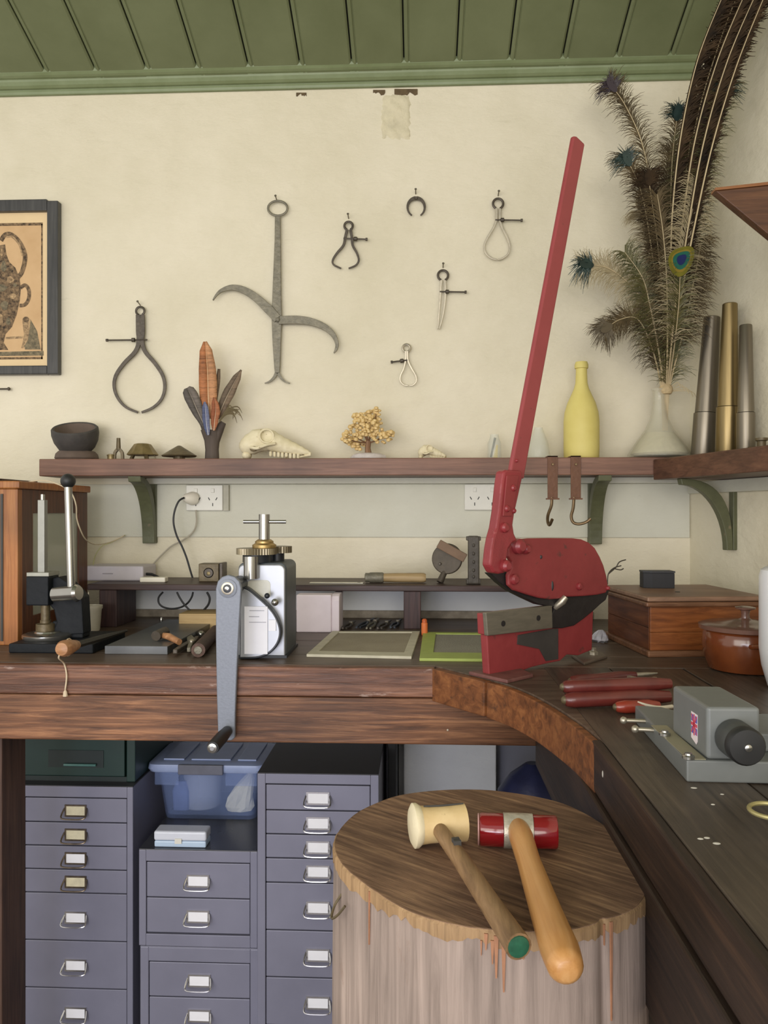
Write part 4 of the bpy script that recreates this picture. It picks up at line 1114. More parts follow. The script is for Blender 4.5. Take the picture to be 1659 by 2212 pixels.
# ================================================================ RED LEVER SHEAR
M_red = plain('worn red paint', (126, 44, 46), 0.5, var=0.14, scale=10, bump=0.25, bscale=50, col2=(142, 54, 55), speck=(92, 52, 48), speck_amt=0.66, speck_scale=30)
M_redl = plain('chipped glossy red paint', (136, 48, 52), 0.36, var=0.14, scale=20, bump=0.4, bscale=60, speck=(176, 110, 106), speck_amt=0.68, speck_scale=45)
M_redbar = plain('red lever paint', (148, 64, 66), 0.5, var=0.08, scale=12, bump=0.15, speck=(112, 60, 56), speck_amt=0.68, speck_scale=60)
M_shearblk = plain('black greasy casting', (34, 30, 30), 0.5, var=0.2, bump=0.3)
M_bladeg = plain('grey blade steel', (128, 122, 108), 0.42, 0.6, var=0.15, scale=20, stretch=(1, 1, 5))
SP0 = V((0.132, 1.49, 0)); SE = V((0.76, 0.65, 0)).normalized(); SN = V((SE.y, -SE.x, 0))   # SN faces the camera
def onS(px, py, off=0.0):
    d = dirv(px, py)
    t = (SP0 + SN * off).dot(SN) / d.dot(SN)
    return EYE + d * t
def zz(x, y): return (980 + x * 0.2351, 960 + y * 0.2351)
shear = thing('lever_shear', 'big red bench shear with a long upright red lever', 'shear', V((0.26, 1.64, ZB)))
def splate(pxs, off, th, name, mat, bevel=0.002, parent=shear):
    return MB().prism([onS(x, y, off) for x, y in pxs], SN * -th).build(name, mat, parent, bevel=bevel)
# stand
splate([(1052, 1372), (1057, 1458), (1113, 1455), (1150, 1441), (1188, 1432), (1210, 1428), (1225, 1414), (1250, 1416), (1279, 1404), (1282, 1318), (1193, 1330), (1193, 1350)], 0.010, 0.018, 'stand', M_red)
splate([(1120, 1372), (1195, 1358), (1206, 1358), (1206, 1424), (1180, 1428), (1166, 1402), (1118, 1392)], 0.012, 0.002, 'dark_panel', plain('dark grey patch', (58, 54, 51), 0.6, var=0.15), 0.0)
# lower blade with top face
blade = splate([(1050, 1324), (1193, 1308), (1194, 1357), (1054, 1374)], 0.022, 0.010, 'lower_blade', M_bladeg, 0.0015)
splate([(1046, 1326), (1192, 1309), (1193, 1355), (1048, 1372)], 0.0115, 0.020, 'blade_seat', M_red)
for (x, y) in ((1087, 1347), (1163, 1335)):
    MB().lathe([(0.0055, -0.001), (0.0055, 0.0008)], onS(x, y, 0.022), 14, axis=SN).build('bolt_hole', M_shearblk, shear)
# feet
def footplate(pxs, h, name, mat):
    MB().prism([onZ(x, y, ZB) for x, y in pxs], (0, 0, h)).build(name, mat, shear, bevel=0.002)
M_footr = plain('worn pinkish red foot', (112, 72, 66), 0.55, var=0.25, scale=30)
footplate([(1012, 1458), (1108, 1442), (1152, 1464), (1096, 1477)], 0.007, 'foot', M_footr)
footplate([(1234, 1420), (1290, 1408), (1312, 1422), (1262, 1438)], 0.006, 'foot', plain('grey foot', (112, 100, 88), 0.5, 0.3))
MB().lathe([(0.010, 0), (0.010, 0.006), (0.006, 0.008), (0.006, 0.014)], onZ(1282, 1420, ZB) + V((0, 0, 0.006)), 6).build('foot_bolt', M_steel, shear)
# dark moving blade and casting under the head
dark = [(330, 1180), (430, 1275), (520, 1345), (650, 1410), (780, 1470), (930, 1500), (905, 1560), (905, 1690), (1000, 1690), (1110, 1665), (1200, 1600), (1285, 1530), (1350, 1470), (1400, 1430), (1440, 1320), (1300, 1250), (700, 1150)]
splate([zz(x, y) for x, y in dark], 0.0148, 0.016, 'blade_holder', M_shearblk)
# head plate
head = [(560, 878), (700, 862), (900, 860), (1100, 862), (1180, 872), (1245, 900), (1300, 950), (1345, 1030), (1380, 1110), (1405, 1200), (1422, 1300), (1405, 1365), (1330, 1382), (1200, 1395), (1050, 1402), (960, 1420), (880, 1425), (790, 1412), (680, 1380), (560, 1340), (510, 1295), (505, 1200), (540, 1130), (535, 1080), (505, 1030), (500, 960)]
splate([zz(x, y) for x, y in head], 0.026, 0.010, 'head_plate', M_red, 0.003)
# lever root
root_ = [(462, 245), (490, 232), (625, 240), (640, 285), (600, 470), (562, 640), (548, 740), (560, 820), (590, 885), (545, 905), (505, 960), (490, 1060), (500, 1130), (480, 1180), (420, 1192), (370, 1182), (335, 1110), (350, 960), (368, 860), (395, 765), (418, 620), (445, 360)]
splate([zz(x, y) for x, y in root_], 0.044, 0.022, 'lever_root', M_redl, 0.004)
splate([zz(x, y) for x, y in ((490, 285), (600, 285), (553, 590), (535, 660), (455, 660))], 0.0465, 0.003, 'clamp_plate', M_red, 0.001)
for (x, y, r, h) in ((465, 1115, 50, 0.012), (580, 935, 66, 0.016), (650, 960, 44, 0.012), (552, 1240, 46, 0.008), (462, 765, 42, 0.008), (540, 400, 30, 0.007), (480, 590, 30, 0.007), (545, 610, 22, 0.006), (1150, 1305, 34, 0.006), (1410, 1320, 20, 0.006), (575, 150, 14, 0.004)):
    k = 0.2351 * 1.6 / 1700
    off = 0.0435 if x < 560 and y < 1200 else 0.026
    if y < 200: off = 0.034
    MB().lathe([(r * k * 1.05, -0.002), (r * k, h * 0.6), (r * k * 0.6, h)], onS(*zz(x, y), off), 14, axis=SN).build('bolt', M_redl, shear, smooth=True)
for (x, y, a, c) in ((800, 1035, 14, 18), (905, 1300, 14, 44)):
    MB().ball(onS(*zz(x, y), 0.0262), (a * 0.2351 * 1.6 / 1700, 0.0012, c * 0.2351 * 1.6 / 1700), 12, 8).build('hole', M_shearblk, shear, smooth=True)
MB().tube([onS(*zz(930, 1500), 0.012), onS(*zz(1000, 1440), 0.028), onS(*zz(1030, 1400), 0.032)], [0.006, 0.008, 0.006], 10).build('pin', M_steel, shear, smooth=True)
# long lever bar with bevelled end
splate([(1240, 293), (1246, 294), (1264, 311), (1134, 1024), (1133, 1034), (1103, 1034), (1105, 1010)], 0.034, 0.010, 'lever_bar', M_redbar, 0.003)
# wire twigs behind
tw = thing('wire_twig', 'thin dark bent wire poking out behind the red shear', 'wire', V((0.46, 2.04, ZRI)))
for pts in (((1312, 1262), (1314, 1240), (1326, 1227), (1342, 1222)), ((1314, 1240), (1330, 1226), (1338, 1214), (1352, 1209)), ((1326, 1228), (1340, 1231), (1347, 1228))):
    MB().tube(smoothpts([onY(x, y, 2.10) for x, y in pts], 4), 0.0016, 6).build('wire', M_irond, tw, smooth=True)

# ================================================================ ROLLING MILL
M_mill = plain('silver grey enamel', (172, 174, 178), 0.35, 0.35, var=0.06, scale=20)
M_millside = plain('dark grey enamel', (86, 92, 96), 0.45, 0.2, var=0.1, scale=20)
M_arm = plain('hammered grey paint', (122, 127, 137), 0.45, 0.15, var=0.06, scale=180, bump=0.08, bscale=220)
M_chrome = plain('polished steel', (168, 166, 160), 0.2, 0.9, var=0.04)
M_gear = plain('yellowish gear steel', (128, 118, 96), 0.35, 0.7, var=0.15)
M_rim = plain('black rim', (34, 38, 44), 0.4)
YM = 1.655
mill = thing('rolling_mill', 'silver grey jeweller rolling mill with a long crank arm and white paper tags', 'rolling mill', V((-0.334, 1.72, ZB)))
xr_ = onY(617, 1400, YM).x; xl_ = xr_ - 0.104
zt = onY(570, 1216, YM).z
def rrect(x0, x1, z0, z1, r, y, n=6, bottom=False):
    pts = []
    for cx_, cz_, a0 in ((x1 - r, z1 - r, 0), (x0 + r, z1 - r, 90)):
        for i in range(n + 1):
            a = math.radians(a0 + 90 * i / n); pts.append(V((cx_ + r * math.cos(a), y, cz_ + r * math.sin(a))))
    pts += [V((x0, y, z0)), V((x1, y, z0))]
    return pts
MB().prism(rrect(xl_, xr_, ZB + 0.002, zt, 0.014, YM + 0.010), (0, 0.135, 0)).build('body', M_millside, mill, bevel=0.005, seg=3)
MB().prism(rrect(xl_ + 0.003, xr_ - 0.002, ZB + 0.002, zt - 0.004, 0.013, YM), (0, 0.012, 0)).build('front_plate', M_mill, mill, bevel=0.002)
MB().box((xl_ - 0.002, YM - 0.004, ZB), (xr_ + 0.003, YM + 0.15, ZB + 0.006)).build('base_plate', M_rim, mill)
# window in the frame with a roll behind
q0 = onY(534, 1253, YM - 0.001); q1 = onY(584, 1290, YM - 0.001)
MB().prism(rrect(q0.x, q1.x, q1.z, q0.z, 0.010, YM - 0.0012), (0, 0.003, 0)).build('frame_window', plain('pale window enamel', (206, 204, 188), 0.3), mill)
# gear cover
cov = [(524, 1262), (540, 1268), (560, 1284), (580, 1302), (597, 1322), (608, 1345), (611, 1365), (606, 1385), (594, 1402), (578, 1413), (556, 1419), (522, 1420)]
cpts = smoothpts([onY(x, y, YM - 0.003) for x, y in cov], 4)
MB().prism(cpts, (0, -0.022, 0)).build('gear_cover', M_rim, mill, bevel=0.002)
cen = V((onY(560, 1350, YM).x, 0, onY(560, 1350, YM).z))
cp2 = []
for p in cpts:
    c_ = V((cen.x, p.y, cen.z)); cp2.append(c_ + (p - c_) * 0.93 + V((0, -0.0215, 0)))
MB().prism(cp2, (0, -0.002, 0)).build('cover_face', M_mill, mill, bevel=0.0008)
for (x, y, r) in ((594, 1301, 8), (577, 1287, 6)):
    MB().ball(onY(x, y, YM - 0.024), r * 1.65 / 1700, 14, 10).build('cover_knob', M_chrome if r == 8 else M_rim, mill, smooth=True)
M_paper = plain('white paper', (238, 238, 244), 0.8, var=0.02)
def ytag(x0, y0, x1, y1, Y, name, mat, parent):
    a = onY(x0, y0, Y); c_ = onY(x1, y1, Y)
    return MB().box((a.x, Y - 0.0006, c_.z), (c_.x, Y, a.z)).build(name, mat, parent)
ytg = ytag(528, 1310, 578, 1413, YM - 0.0285, 'paper_tag', M_paper, mill)
M_faint = plain('faint pencil', (184, 184, 192), 0.8)
for (x0, x1, y) in ((539, 571, 1318), (538, 560, 1331), (538, 575, 1343)):
    ytag(x0, y, x1, y + 2, YM - 0.0292, 'writing_line', M_faint, ytg)
ytag(580, 1339, 596, 1363, YM - 0.0285, 'paper_tag', M_paper, mill)
# screw, gears, T handle
scx = onY(571, 1200, YM + 0.055); scx.z = zt
c_ = V((onY(551, 1230, YM + 0.03).x, YM + 0.03, 0))
z_of = lambda py, Y: onY(570, py, Y).z
MB().cyl(V((c_.x, YM - 0.010, z_of(1250, YM - 0.01))), V((c_.x, YM - 0.010, z_of(1202, YM - 0.01))), 16 * 1.66 / 1700, n=24).build('column', M_chrome, mill, smooth=True)
Yg = YM + 0.045
def gear(cx_, cy_, z0, z1, r, nm, teeth=44):
    b = MB(); poly = []
    for i in range(teeth * 2):
        a = math.pi * i / teeth; rr_ = r if (i // 1) % 2 == 0 else r * 0.955
        poly.append(V((cx_ + rr_ * math.cos(a), cy_ + rr_ * math.sin(a), z0)))
    b.prism(poly, (0, 0, z1 - z0)); b.build(nm, M_gear, mill)
gx = onY(555, 1190, YM + 0.03).x
gear(gx, YM + 0.028, z_of(1197, YM + 0.03), z_of(1184, YM + 0.03), 44 * 1.68 / 1700, 'gear')
gx2 = onY(598, 1187, YM + 0.08).x
gear(gx2, YM + 0.085, z_of(1194, YM + 0.08), z_of(1180, YM + 0.08), 32 * 1.73 / 1700, 'gear', 32)
MB().cyl((gx, YM + 0.028, zt), (gx, YM + 0.028, z_of(1196, YM + 0.03)), 0.030, n=24).build('gear_hub', M_rim, mill, smooth=True)
MB().cyl((gx2, YM + 0.085, zt), (gx2, YM + 0.085, z_of(1193, YM + 0.08)), 0.016, n=20).build('gear_hub', M_rim, mill, smooth=True)
tx = onY(571, 1150, YM + 0.04).x; ty = YM + 0.04
M_brassy = plain('yellow brass', (168, 142, 92), 0.35, 0.7, var=0.12)
MB().lathe([(0.026, 0), (0.026, 0.006), (0.020, 0.010), (0.020, 0.014), (0.014, 0.018)], (tx, ty, z_of(1183, ty)), 24).build('brass_collar', M_brassy, mill, smooth=True)
MB().cyl((tx, ty, z_of(1182, ty)), (tx, ty, z_of(1111, ty)), 12 * 1.69 / 1700, n=24).build('screw_shaft', M_chrome, mill, smooth=True)
za_ = z_of(1127, ty)
MB().cyl((onY(526, 1127, ty).x, ty, za_), (onY(618, 1127, ty).x, ty, za_), 0.004, n=12).build('tommy_bar', M_chrome, mill, smooth=True)
# crank arm in front of the bench
YA = 1.548
arm = [(466, 1272), (470, 1256), (480, 1246), (493, 1242), (507, 1246), (517, 1256), (521, 1272), (516, 1360), (512, 1440), (508, 1540), (507, 1594), (500, 1600), (478, 1600), (471, 1594), (468, 1500), (466, 1380)]
MB().prism([onY(x, y, YA) for x, y in arm], (0, 0.012, 0)).build('crank_arm', M_arm, mill, bevel=0.002)
pv = onY(492, 1271, YA)
MB().lathe([(0.0185, -0.001), (0.0185, 0.0015), (0.017, 0.002)], pv, 28, axis=(0, -1, 0)).build('crank_washer', M_arm, mill, smooth=True)
MB().lathe([(0.0125, 0.0018), (0.0125, 0.0035), (0.0100, 0.0042)], pv, 24, axis=(0, -1, 0)).build('crank_ring', M_steel, mill, smooth=True)
MB().lathe([(0.0085, 0.004), (0.0085, 0.0052), (0.0065, 0.0056)], pv, 20, axis=(0, -1, 0)).build('crank_recess', M_rim, mill, smooth=True)
MB().lathe([(0.0045, 0.0055), (0.0045, 0.0078), (0.002, 0.0084)], pv, 16, axis=(0, -1, 0)).build('crank_nut', M_chrome, mill, smooth=True)
MB().cyl(pv + V((0, 0.011, 0)), pv + V((0, YM - YA + 0.02, 0)), 0.017, n=20).build('crank_shaft', M_rim, mill, smooth=True)
hb = onY(492, 1578, YA); he = hb + V((0, -0.115, 0))
MB().lathe([(0.008, 0), (0.0105, 0.006), (0.0125, 0.05), (0.0125, 0.108), (0.011, 0.115)], hb, 20, axis=(0, -1, 0)).build('handle_grip', M_blackrub, mill, smooth=True)
MB().lathe([(0.0085, 0), (0.0085, 0.003), (0.004, 0.004), (0.004, 0.0055)], he, 18, axis=(0, -1, 0)).build('handle_end', M_chrome, mill, smooth=True)

# ================================================================ LEFT END OF THE BENCH
# glazed wooden case
M_ow = wood('orange varnished wood', (136, 82, 40), (166, 106, 56), (190, 132, 76), 'Z', rough=0.4, bump=0.2)
M_dw = wood('dark varnished wood', (70, 42, 28), (98, 58, 36), (122, 76, 48), 'Z', rough=0.4, bump=0.2)
case = thing('display_case', 'orange wooden cabinet with a glazed side standing at the left end of the bench', 'cabinet', V((-1.1, 1.97, ZB)))
XC = -0.93; YC0 = 1.80; YC1 = 2.165; ZCt = 1.372
M_pane = clear('case pane', (206, 210, 196), 0.42, 0.05)  # milky tint and opacity stand in for the room's reflection in the glass
MB().box((-1.40, YC0 - 0.018, ZB), (XC, YC0 + 0.004, ZCt - 0.018)).build('front_door', M_ow, case, bevel=0.002)
MB().box((XC - 0.012, YC0 + 0.004, ZB), (XC, YC0 + 0.055, ZCt - 0.018)).build('stile', M_dw, case, bevel=0.001)
MB().box((XC - 0.012, YC1 - 0.055, ZB), (XC, YC1, ZCt - 0.018)).build('stile', M_dw, case, bevel=0.001)
MB().box((XC - 0.012, YC0 + 0.055, ZCt - 0.075), (XC, YC1 - 0.055, ZCt - 0.018)).build('rail', M_dw, case, bevel=0.001)
MB().box((XC - 0.012, YC0 + 0.055, ZB), (XC, YC1 - 0.055, ZB + 0.06)).build('rail', M_dw, case, bevel=0.001)
MB().box((XC - 0.007, YC0 + 0.055, ZB + 0.06), (XC - 0.004, YC1 - 0.055, ZCt - 0.075)).build('pane', M_pane, case)
MB().box((-1.40, YC1 - 0.008, ZB + 0.012), (XC - 0.0125, YC1 - 0.005, ZCt - 0.0185)).build('pane', M_pane, case)
MB().box((-1.40, YC0 + 0.004, ZB), (XC - 0.012, YC1 - 0.01, ZB + 0.012)).build('bottom', M_dw, case)
MB().box((-1.42, YC0 - 0.026, ZCt - 0.018), (XC + 0.008, YC1 + 0.004, ZCt)).build('top', M_ow, case, bevel=0.003)
MB().box((XC - 0.040, YC0 - 0.0205, ZB + 0.01), (XC - 0.034, YC0 - 0.018, ZCt - 0.03)).build('door_gap', M_slot, case)
bk = MB().box((-1.40, 1.83, ZCt), (-1.05, 2.12, ZCt + 0.012)).build('tray_board', wood('thin grey board', (60, 50, 42), (84, 70, 58), (104, 88, 74), 'X'), None, bevel=0.001)
tag(bk, 'thin dark board lying on top of the orange wooden cabinet', 'board')
# things inside the case
tag(MB().lathe([(0.05, 0), (0.055, 0.01), (0.045, 0.07), (0.02, 0.11), (0.012, 0.12)], (-1.06, 2.02, ZB + 0.0125), 24).build('pale_jar', plain('pale ceramic', (206, 196, 170), 0.5), smooth=True), 'pale rounded jar inside the glazed case', 'jar')
tag(MB().lathe([(0.03, 0), (0.06, 0.02), (0.075, 0.06), (0.06, 0.10), (0.04, 0.12)], (-1.22, 2.06, ZB + 0.0125), 24).build('green_jar', plain('grey green ceramic', (112, 118, 92), 0.5), smooth=True), 'grey green jar inside the glazed case', 'jar')

# arbor press
M_press = plain('black press casting', (26, 29, 33), 0.55, var=0.15, scale=30, bump=0.2, spec=0.2)
press = thing('arbor_press', 'black arbor press with chrome lever and round knob in front of the glazed case', 'press', onZ(95, 1395, ZB))
pA = onZ(18, 1411, ZB); pB = onZ(140, 1411, ZB)
bx0, bx1, by0 = pA.x, pB.x + 0.065, pA.y - 0.0
MB().box((bx0, by0, ZB), (bx1, by0 + 0.19, ZB + 0.021)).build('base', M_press, press, bevel=0.003)
yc_ = by0 + 0.075
pc_ = onY(104, 1375, yc_); pcx = pc_.x
MB().lathe([(0.053, 0), (0.055, 0.004), (0.055, 0.010), (0.048, 0.013), (0.030, 0.014), (0.028, 0.017)], (pcx, yc_, ZB + 0.0212), 36).build('anvil_plate', M_chrome, press, smooth=True)
zpy = lambda py, Y: onY(100, py, Y).z
MB().lathe([(0.021, 0), (0.021, 0.016), (0.012, 0.018), (0.012, 0.024)], (pcx - 0.006, yc_, ZB + 0.0385), 20).build('brass_die', M_bronze, press, smooth=True)
MB().cyl((pcx - 0.006, yc_, ZB + 0.0620), (pcx - 0.006, yc_, zpy(1302, yc_)), 0.010, n=16).build('ram_nose', M_bronze, press, smooth=True)
# head block and column
a = onY(58, 1245, yc_ - 0.02); c_ = onY(106, 1308, yc_ - 0.02)
MB().box((a.x, yc_ - 0.025, c_.z), (c_.x, yc_ + 0.03, a.z)).build('ram_guide', M_press, press, bevel=0.003)
MB().box((a.x + 0.001, yc_ - 0.024, a.z), (c_.x + 0.001, yc_ + 0.03, a.z + 0.009)).build('guide_cap', plain('grey cap', (150, 150, 140), 0.4, 0.4), press, bevel=0.001)
col = [(104, 1250), (126, 1246), (150, 1262), (176, 1290), (180, 1370), (108, 1374), (122, 1345), (116, 1318), (104, 1304)]
MB().prism([onY(x, y, yc_ + 0.0) for x, y in col], (0, 0.045, 0)).build('column', M_press, press, bevel=0.003)
MB().box((onY(112, 1300, yc_).x, yc_ + 0.002, ZB + 0.0212), (onY(178, 1300, yc_).x, yc_ + 0.043, ZB + 0.06)).build('column_foot', M_press, press, bevel=0.003)
# ram
MB().obox(((onY(93, 1150, yc_).x), yc_ - 0.002, (zpy(1242, yc_) + zpy(1080, yc_)) / 2), (1, 0, 0), (0, 1, 0), (0, 0, 1), 0.016, 0.016, zpy(1080, yc_) - zpy(1242, yc_)).build('ram', plain('ground grey steel', (138, 138, 132), 0.4, 0.6, var=0.08), press, bevel=0.001)
MB().cyl((onY(93, 1150, yc_).x, yc_ - 0.002, zpy(1080, yc_)), (onY(93, 1150, yc_).x, yc_ - 0.002, zpy(1068, yc_)), 0.005, n=12).build('ram_tip', M_chrome, press, smooth=True)
yh = yc_ - 0.03
h0 = onY(118, 1284, yh); h1 = onY(166, 1281, yh - 0.012)
MB().cyl(h0, h1, 16 * 1.75 / 1700, n=24).build('pinion_hub', M_chrome, press, smooth=True)
MB().cyl(h1 - (h1 - h0) * 0.01, h1 + (h1 - h0).normalized() * 0.006, 19 * 1.75 / 1700, 15 * 1.75 / 1700, n=24).build('hub_collar', M_chrome, press, smooth=True)
l0 = onY(154, 1272, yh - 0.006); l1 = onY(147, 1052, yh - 0.006)
MB().cyl(l0, l1, 8.5 * 1.75 / 1700, n=18).build('lever', M_chrome, press, smooth=True)
MB().ball(onY(147, 1039, yh - 0.006), 16 * 1.75 / 1700, 20, 14).build('knob', M_blackrub, press, smooth=True)

wcb = MB().tube(smoothpts([onY(52, 1043, 1.86), onY(90, 1038, 1.86), onY(125, 1046, 1.86), onY(152, 1062, 1.86), onY(164, 1090, 1.86), onY(166, 1120, 1.88), onY(174, 1145, 1.90), onY(186, 1166, 1.95), onY(206, 1176, 2.1), onY(236, 1172, 2.24), onY(268, 1157, 2.27)], 5), 0.0016, 6)
tag(wcb.build('bell_wire', plain('cream wire', (206, 190, 160), 0.5), smooth=True), 'thin cream wire draped past the press lever onto the wall', 'wire')
# file with wooden handle and string
M_handle = wood('worn handle wood', (138, 98, 66), (168, 122, 84), (192, 148, 110), 'X', rough=0.4, bump=0.15)
M_file = plain('dark file steel', (70, 68, 62), 0.45, 0.6, var=0.2, scale=200, bump=0.4)
fl = thing('hand_file', 'dark steel file with a worn orange handle and string loop near the bench edge', 'file', onZ(160, 1412, ZB))
f0 = onZ(131, 1403, ZB + 0.0385); f1 = onZ(274, 1362, ZB + 0.0245)
fd = (f1 - f0); Lf = fd.length
MB().lathe([(0.004, 0), (0.0125, 0.003), (0.0165, 0.013), (0.0160, 0.030), (0.0130, 0.05), (0.0110, 0.064), (0.0095, 0.070)], f0, 18, axis=fd).build('handle', M_handle, fl, smooth=True)
MB().tube([f0 + fd.normalized() * 0.064, f0 + fd.normalized() * (Lf * 0.6), f0 + fd * 1.0], [0.0072, 0.0068, 0.003], 6).build('blade', M_file, fl)
st0 = f0 + fd.normalized() * 0.034
M_string = plain('pale string', (206, 188, 160), 0.8, var=0.1, scale=100)
rg = [st0 + V((0, math.cos(t), math.sin(t))) * 0.0172 for t in [2 * math.pi * i / 14 for i in range(14)]]
MB().tube(rg, 0.0014, 6, closed=True).build('string_loop', M_string, fl, smooth=True)
yfr = YF - 0.027
sp_ = [st0 + V((-0.002, -0.0172, 0.0)), st0 + V((-0.008, -0.026, -0.016)), V((st0.x - 0.012, YF - 0.026, ZB + 0.002)), onY(144, 1460, yfr), onY(141, 1490, yfr)]
MB().tube(smoothpts(sp_, 5), 0.0016, 6).build('string', M_string, fl, smooth=True)
MB().lathe([(0.001, 0), (0.004, -0.004), (0.0048, -0.013), (0.003, -0.014)], onY(141, 1490, yfr), 8).build('tassel', M_string, fl, smooth=True)

# steel bench block
M_slab = plain('grey steel slab', (92, 94, 96), 0.35, 0.5, var=0.12, scale=8, col2=(112, 114, 116), speck=(84, 76, 66), speck_amt=0.64, speck_scale=14)
s0 = onZ(226, 1413, ZB); s1 = onZ(364, 1413, ZB); yb3 = onZ(300, 1352, ZB).y
slab = MB().box((s0.x, s0.y, ZB), (s1.x, yb3, ZB + 0.018)).build('steel_slab', M_slab, None, bevel=0.001)
tag(slab, 'flat grey steel bench slab lying beside the file', 'steel slab')
# plastic beaker with stirrer
cupc = onZ(199, 1362, ZB)
cup = thing('plastic_beaker', 'small translucent white beaker with thin rod beside the press', 'beaker', cupc)
M_cup = plain('milky plastic', (196, 190, 172), 0.35, var=0.04)
kk = 1.98 / 1700
MB().lathe([(16 * kk, 0), (17 * kk, 0.003), (21 * kk, 0.055), (23 * kk, 0.058), (23 * kk, 0.066), (20 * kk, 0.066), (15 * kk, 0.004)], cupc, 24).build('cup', M_cup, cup, smooth=True)
MB().cyl(cupc + V((-0.012, 0, 0.006)), cupc + V((-0.013, 0.008, 0.10)), 0.0018, n=8).build('rod', M_steel, cup)
# white router on the riser
rz0 = onY(188, 1254, 2.19); rz1 = onY(316, 1254, 2.19)
rt = thing('router_box', 'low white plastic router box on the riser shelf beside the glazed case', 'router', V(((rz0.x + rz1.x) / 2, 2.2, ZRI)))
M_lil = plain('lilac white plastic', (196, 190, 196), 0.4, var=0.03)
MB().box((rz0.x, 2.165, ZRI), (rz1.x, 2.275, ZRI + 0.042)).build('case', M_lil, rt, bevel=0.005, seg=3)
MB().box((rz0.x + 0.055, 2.1642, ZRI + 0.019), (rz0.x + 0.085, 2.166, ZRI + 0.022)).build('badge', plain('grey badge', (150, 144, 150), 0.4), rt)
MB().tube([V((rz1.x - 0.001, 2.19, ZRI + 0.018)), V((rz1.x + 0.016, 2.19, ZRI + 0.017)), V((rz1.x + 0.040, 2.18, ZRI + 0.010))], [0.004, 0.004, 0.0025], 8).build('power_lead', M_blackrub, rt, smooth=True)
ad = MB().box((rz1.x + 0.004, 2.125, ZRI), (rz1.x + 0.075, 2.155, ZRI + 0.014)).build('adapter_block', M_plate2, None, bevel=0.003)
tag(ad, 'small ivory adapter block lying on the riser shelf right of the router', 'adapter')
# little dapping block with hole
da = onY(431, 1258, 2.16); db = onY(482, 1218, 2.16)
dap = thing('dapping_block', 'small dark bronze square block with a round hollow on the riser shelf', 'block', V(((da.x + db.x) / 2, 2.18, ZRI)))
MB().box((da.x, 2.15, ZRI), (db.x - 0.010, 2.20, ZRI + 0.050)).build('block', M_bronze, dap, bevel=0.002)
MB().box((db.x - 0.010, 2.155, ZRI), (db.x, 2.205, ZRI + 0.052)).build('back_block', M_irond, dap, bevel=0.002)
MB().lathe([(0.014, 0.0015), (0.012, 0.0015), (0.007, -0.0002)], V(((da.x + db.x - 0.010) / 2, 2.15, ZRI + 0.025)), 18, axis=(0, -1, 0)).build('hollow_rim', M_irond, dap, smooth=True)
MB().ball(V(((da.x + db.x - 0.010) / 2, 2.1497, ZRI + 0.023)), (0.007, 0.002, 0.007), 12, 8).build('hollow', M_brass, dap, smooth=True)
# pale wood block
wb0 = onZ(386, 1362, ZB); wb1 = onZ(490, 1362, ZB)
wbk = MB().box((wb0.x, wb0.y, ZB), (wb1.x, wb0.y + 0.10, ZB + 0.044)).build('wood_block', wood('pale raw wood', (178, 148, 100), (196, 168, 120), (210, 184, 138), 'X', rough=0.6), None, bevel=0.002)
tag(wbk, 'pale raw wood block behind the crank arm', 'wood block')
# small hammer with orange handle on the slab, pliers and punches
hm = thing('small_hammer', 'small dark hammer with short orange wood handle leaning on the slab', 'hammer', onZ(352, 1375, ZB + 0.018))
h_ = onZ(346, 1372, ZB + 0.030); h2 = onZ(384, 1378, ZB + 0.026)
MB().cyl(h_ + V((-0.006, -0.012, 0)), h_ + V((0.002, 0.030, 0.004)), 0.0115, n=14).build('head', M_irond, hm, smooth=True)
MB().tube([h_ + V((0.0, 0.004, 0)), (h_ + h2) / 2, h2 + V((0.01, -0.02, -0.006))], [0.006, 0.008, 0.007], 10).build('handle', M_handle, hm, smooth=True)
pl = thing('dark_pliers', 'dark steel pliers lying open beside the steel slab', 'pliers', onZ(395, 1398, ZB))
pp = [onZ(x, y, ZB + 0.010) for x, y in ((378, 1408), (396, 1396), (414, 1388), (426, 1378))]
MB().strip(pp, [0.005, 0.006, 0.010, 0.004], V((0, 0, 1)), 0.010).build('jaw', M_irond, pl, bevel=0.002)
pp = [onZ(x, y, ZB + 0.011) for x, y in ((408, 1404), (412, 1392), (414, 1386), (408, 1374), (398, 1366))]
MB().strip(pp, [0.004, 0.005, 0.010, 0.006, 0.003], V((0, 0, 1)), 0.010).build('jaw', M_iron, pl, bevel=0.002)
MB().lathe([(0.006, 0), (0.006, 0.004), (0.003, 0.006)], onZ(414, 1387, ZB + 0.0155), 12).build('rivet', M_steel, pl, smooth=True)
pn = thing('wooden_punch', 'thick dark brown wooden punch rod lying behind the crank arm', 'punch', onZ(440, 1415, ZB))
q0 = onZ(428, 1420, ZB); q1 = onZ(466, 1376, ZB); q0.z = q1.z = ZB + 0.0152
MB().tube([q0, q1], [0.0150, 0.0140], 18).build('rod', wood('dark punch wood', (62, 44, 36), (88, 64, 52), (112, 86, 70), 'Y', rough=0.6), pn, smooth=True)
MB().lathe([(0.009, 0.0), (0.008, 0.002)], q0, 14, axis=q0 - q1).build('end_dot', M_iron, pn)
sb = tag(MB().ball(onZ(434, 1378, ZB) + V((0, 0, 0.009)), 0.009, 16, 12).build('steel_ball', M_chrome, smooth=True), 'small shiny steel ball beside the pale wood block', 'ball')
nb = thing('steel_punch', 'short steel punch standing at the back of the slab', 'punch', onZ(346, 1346, ZB + 0.0))
q = onZ(346, 1352, ZB)
MB().lathe([(0.006, 0), (0.006, 0.008), (0.004, 0.010), (0.0045, 0.018), (0.003, 0.022)], V((q.x, yb3 + 0.012, ZB)), 12).build('body', M_chrome, nb, smooth=True)

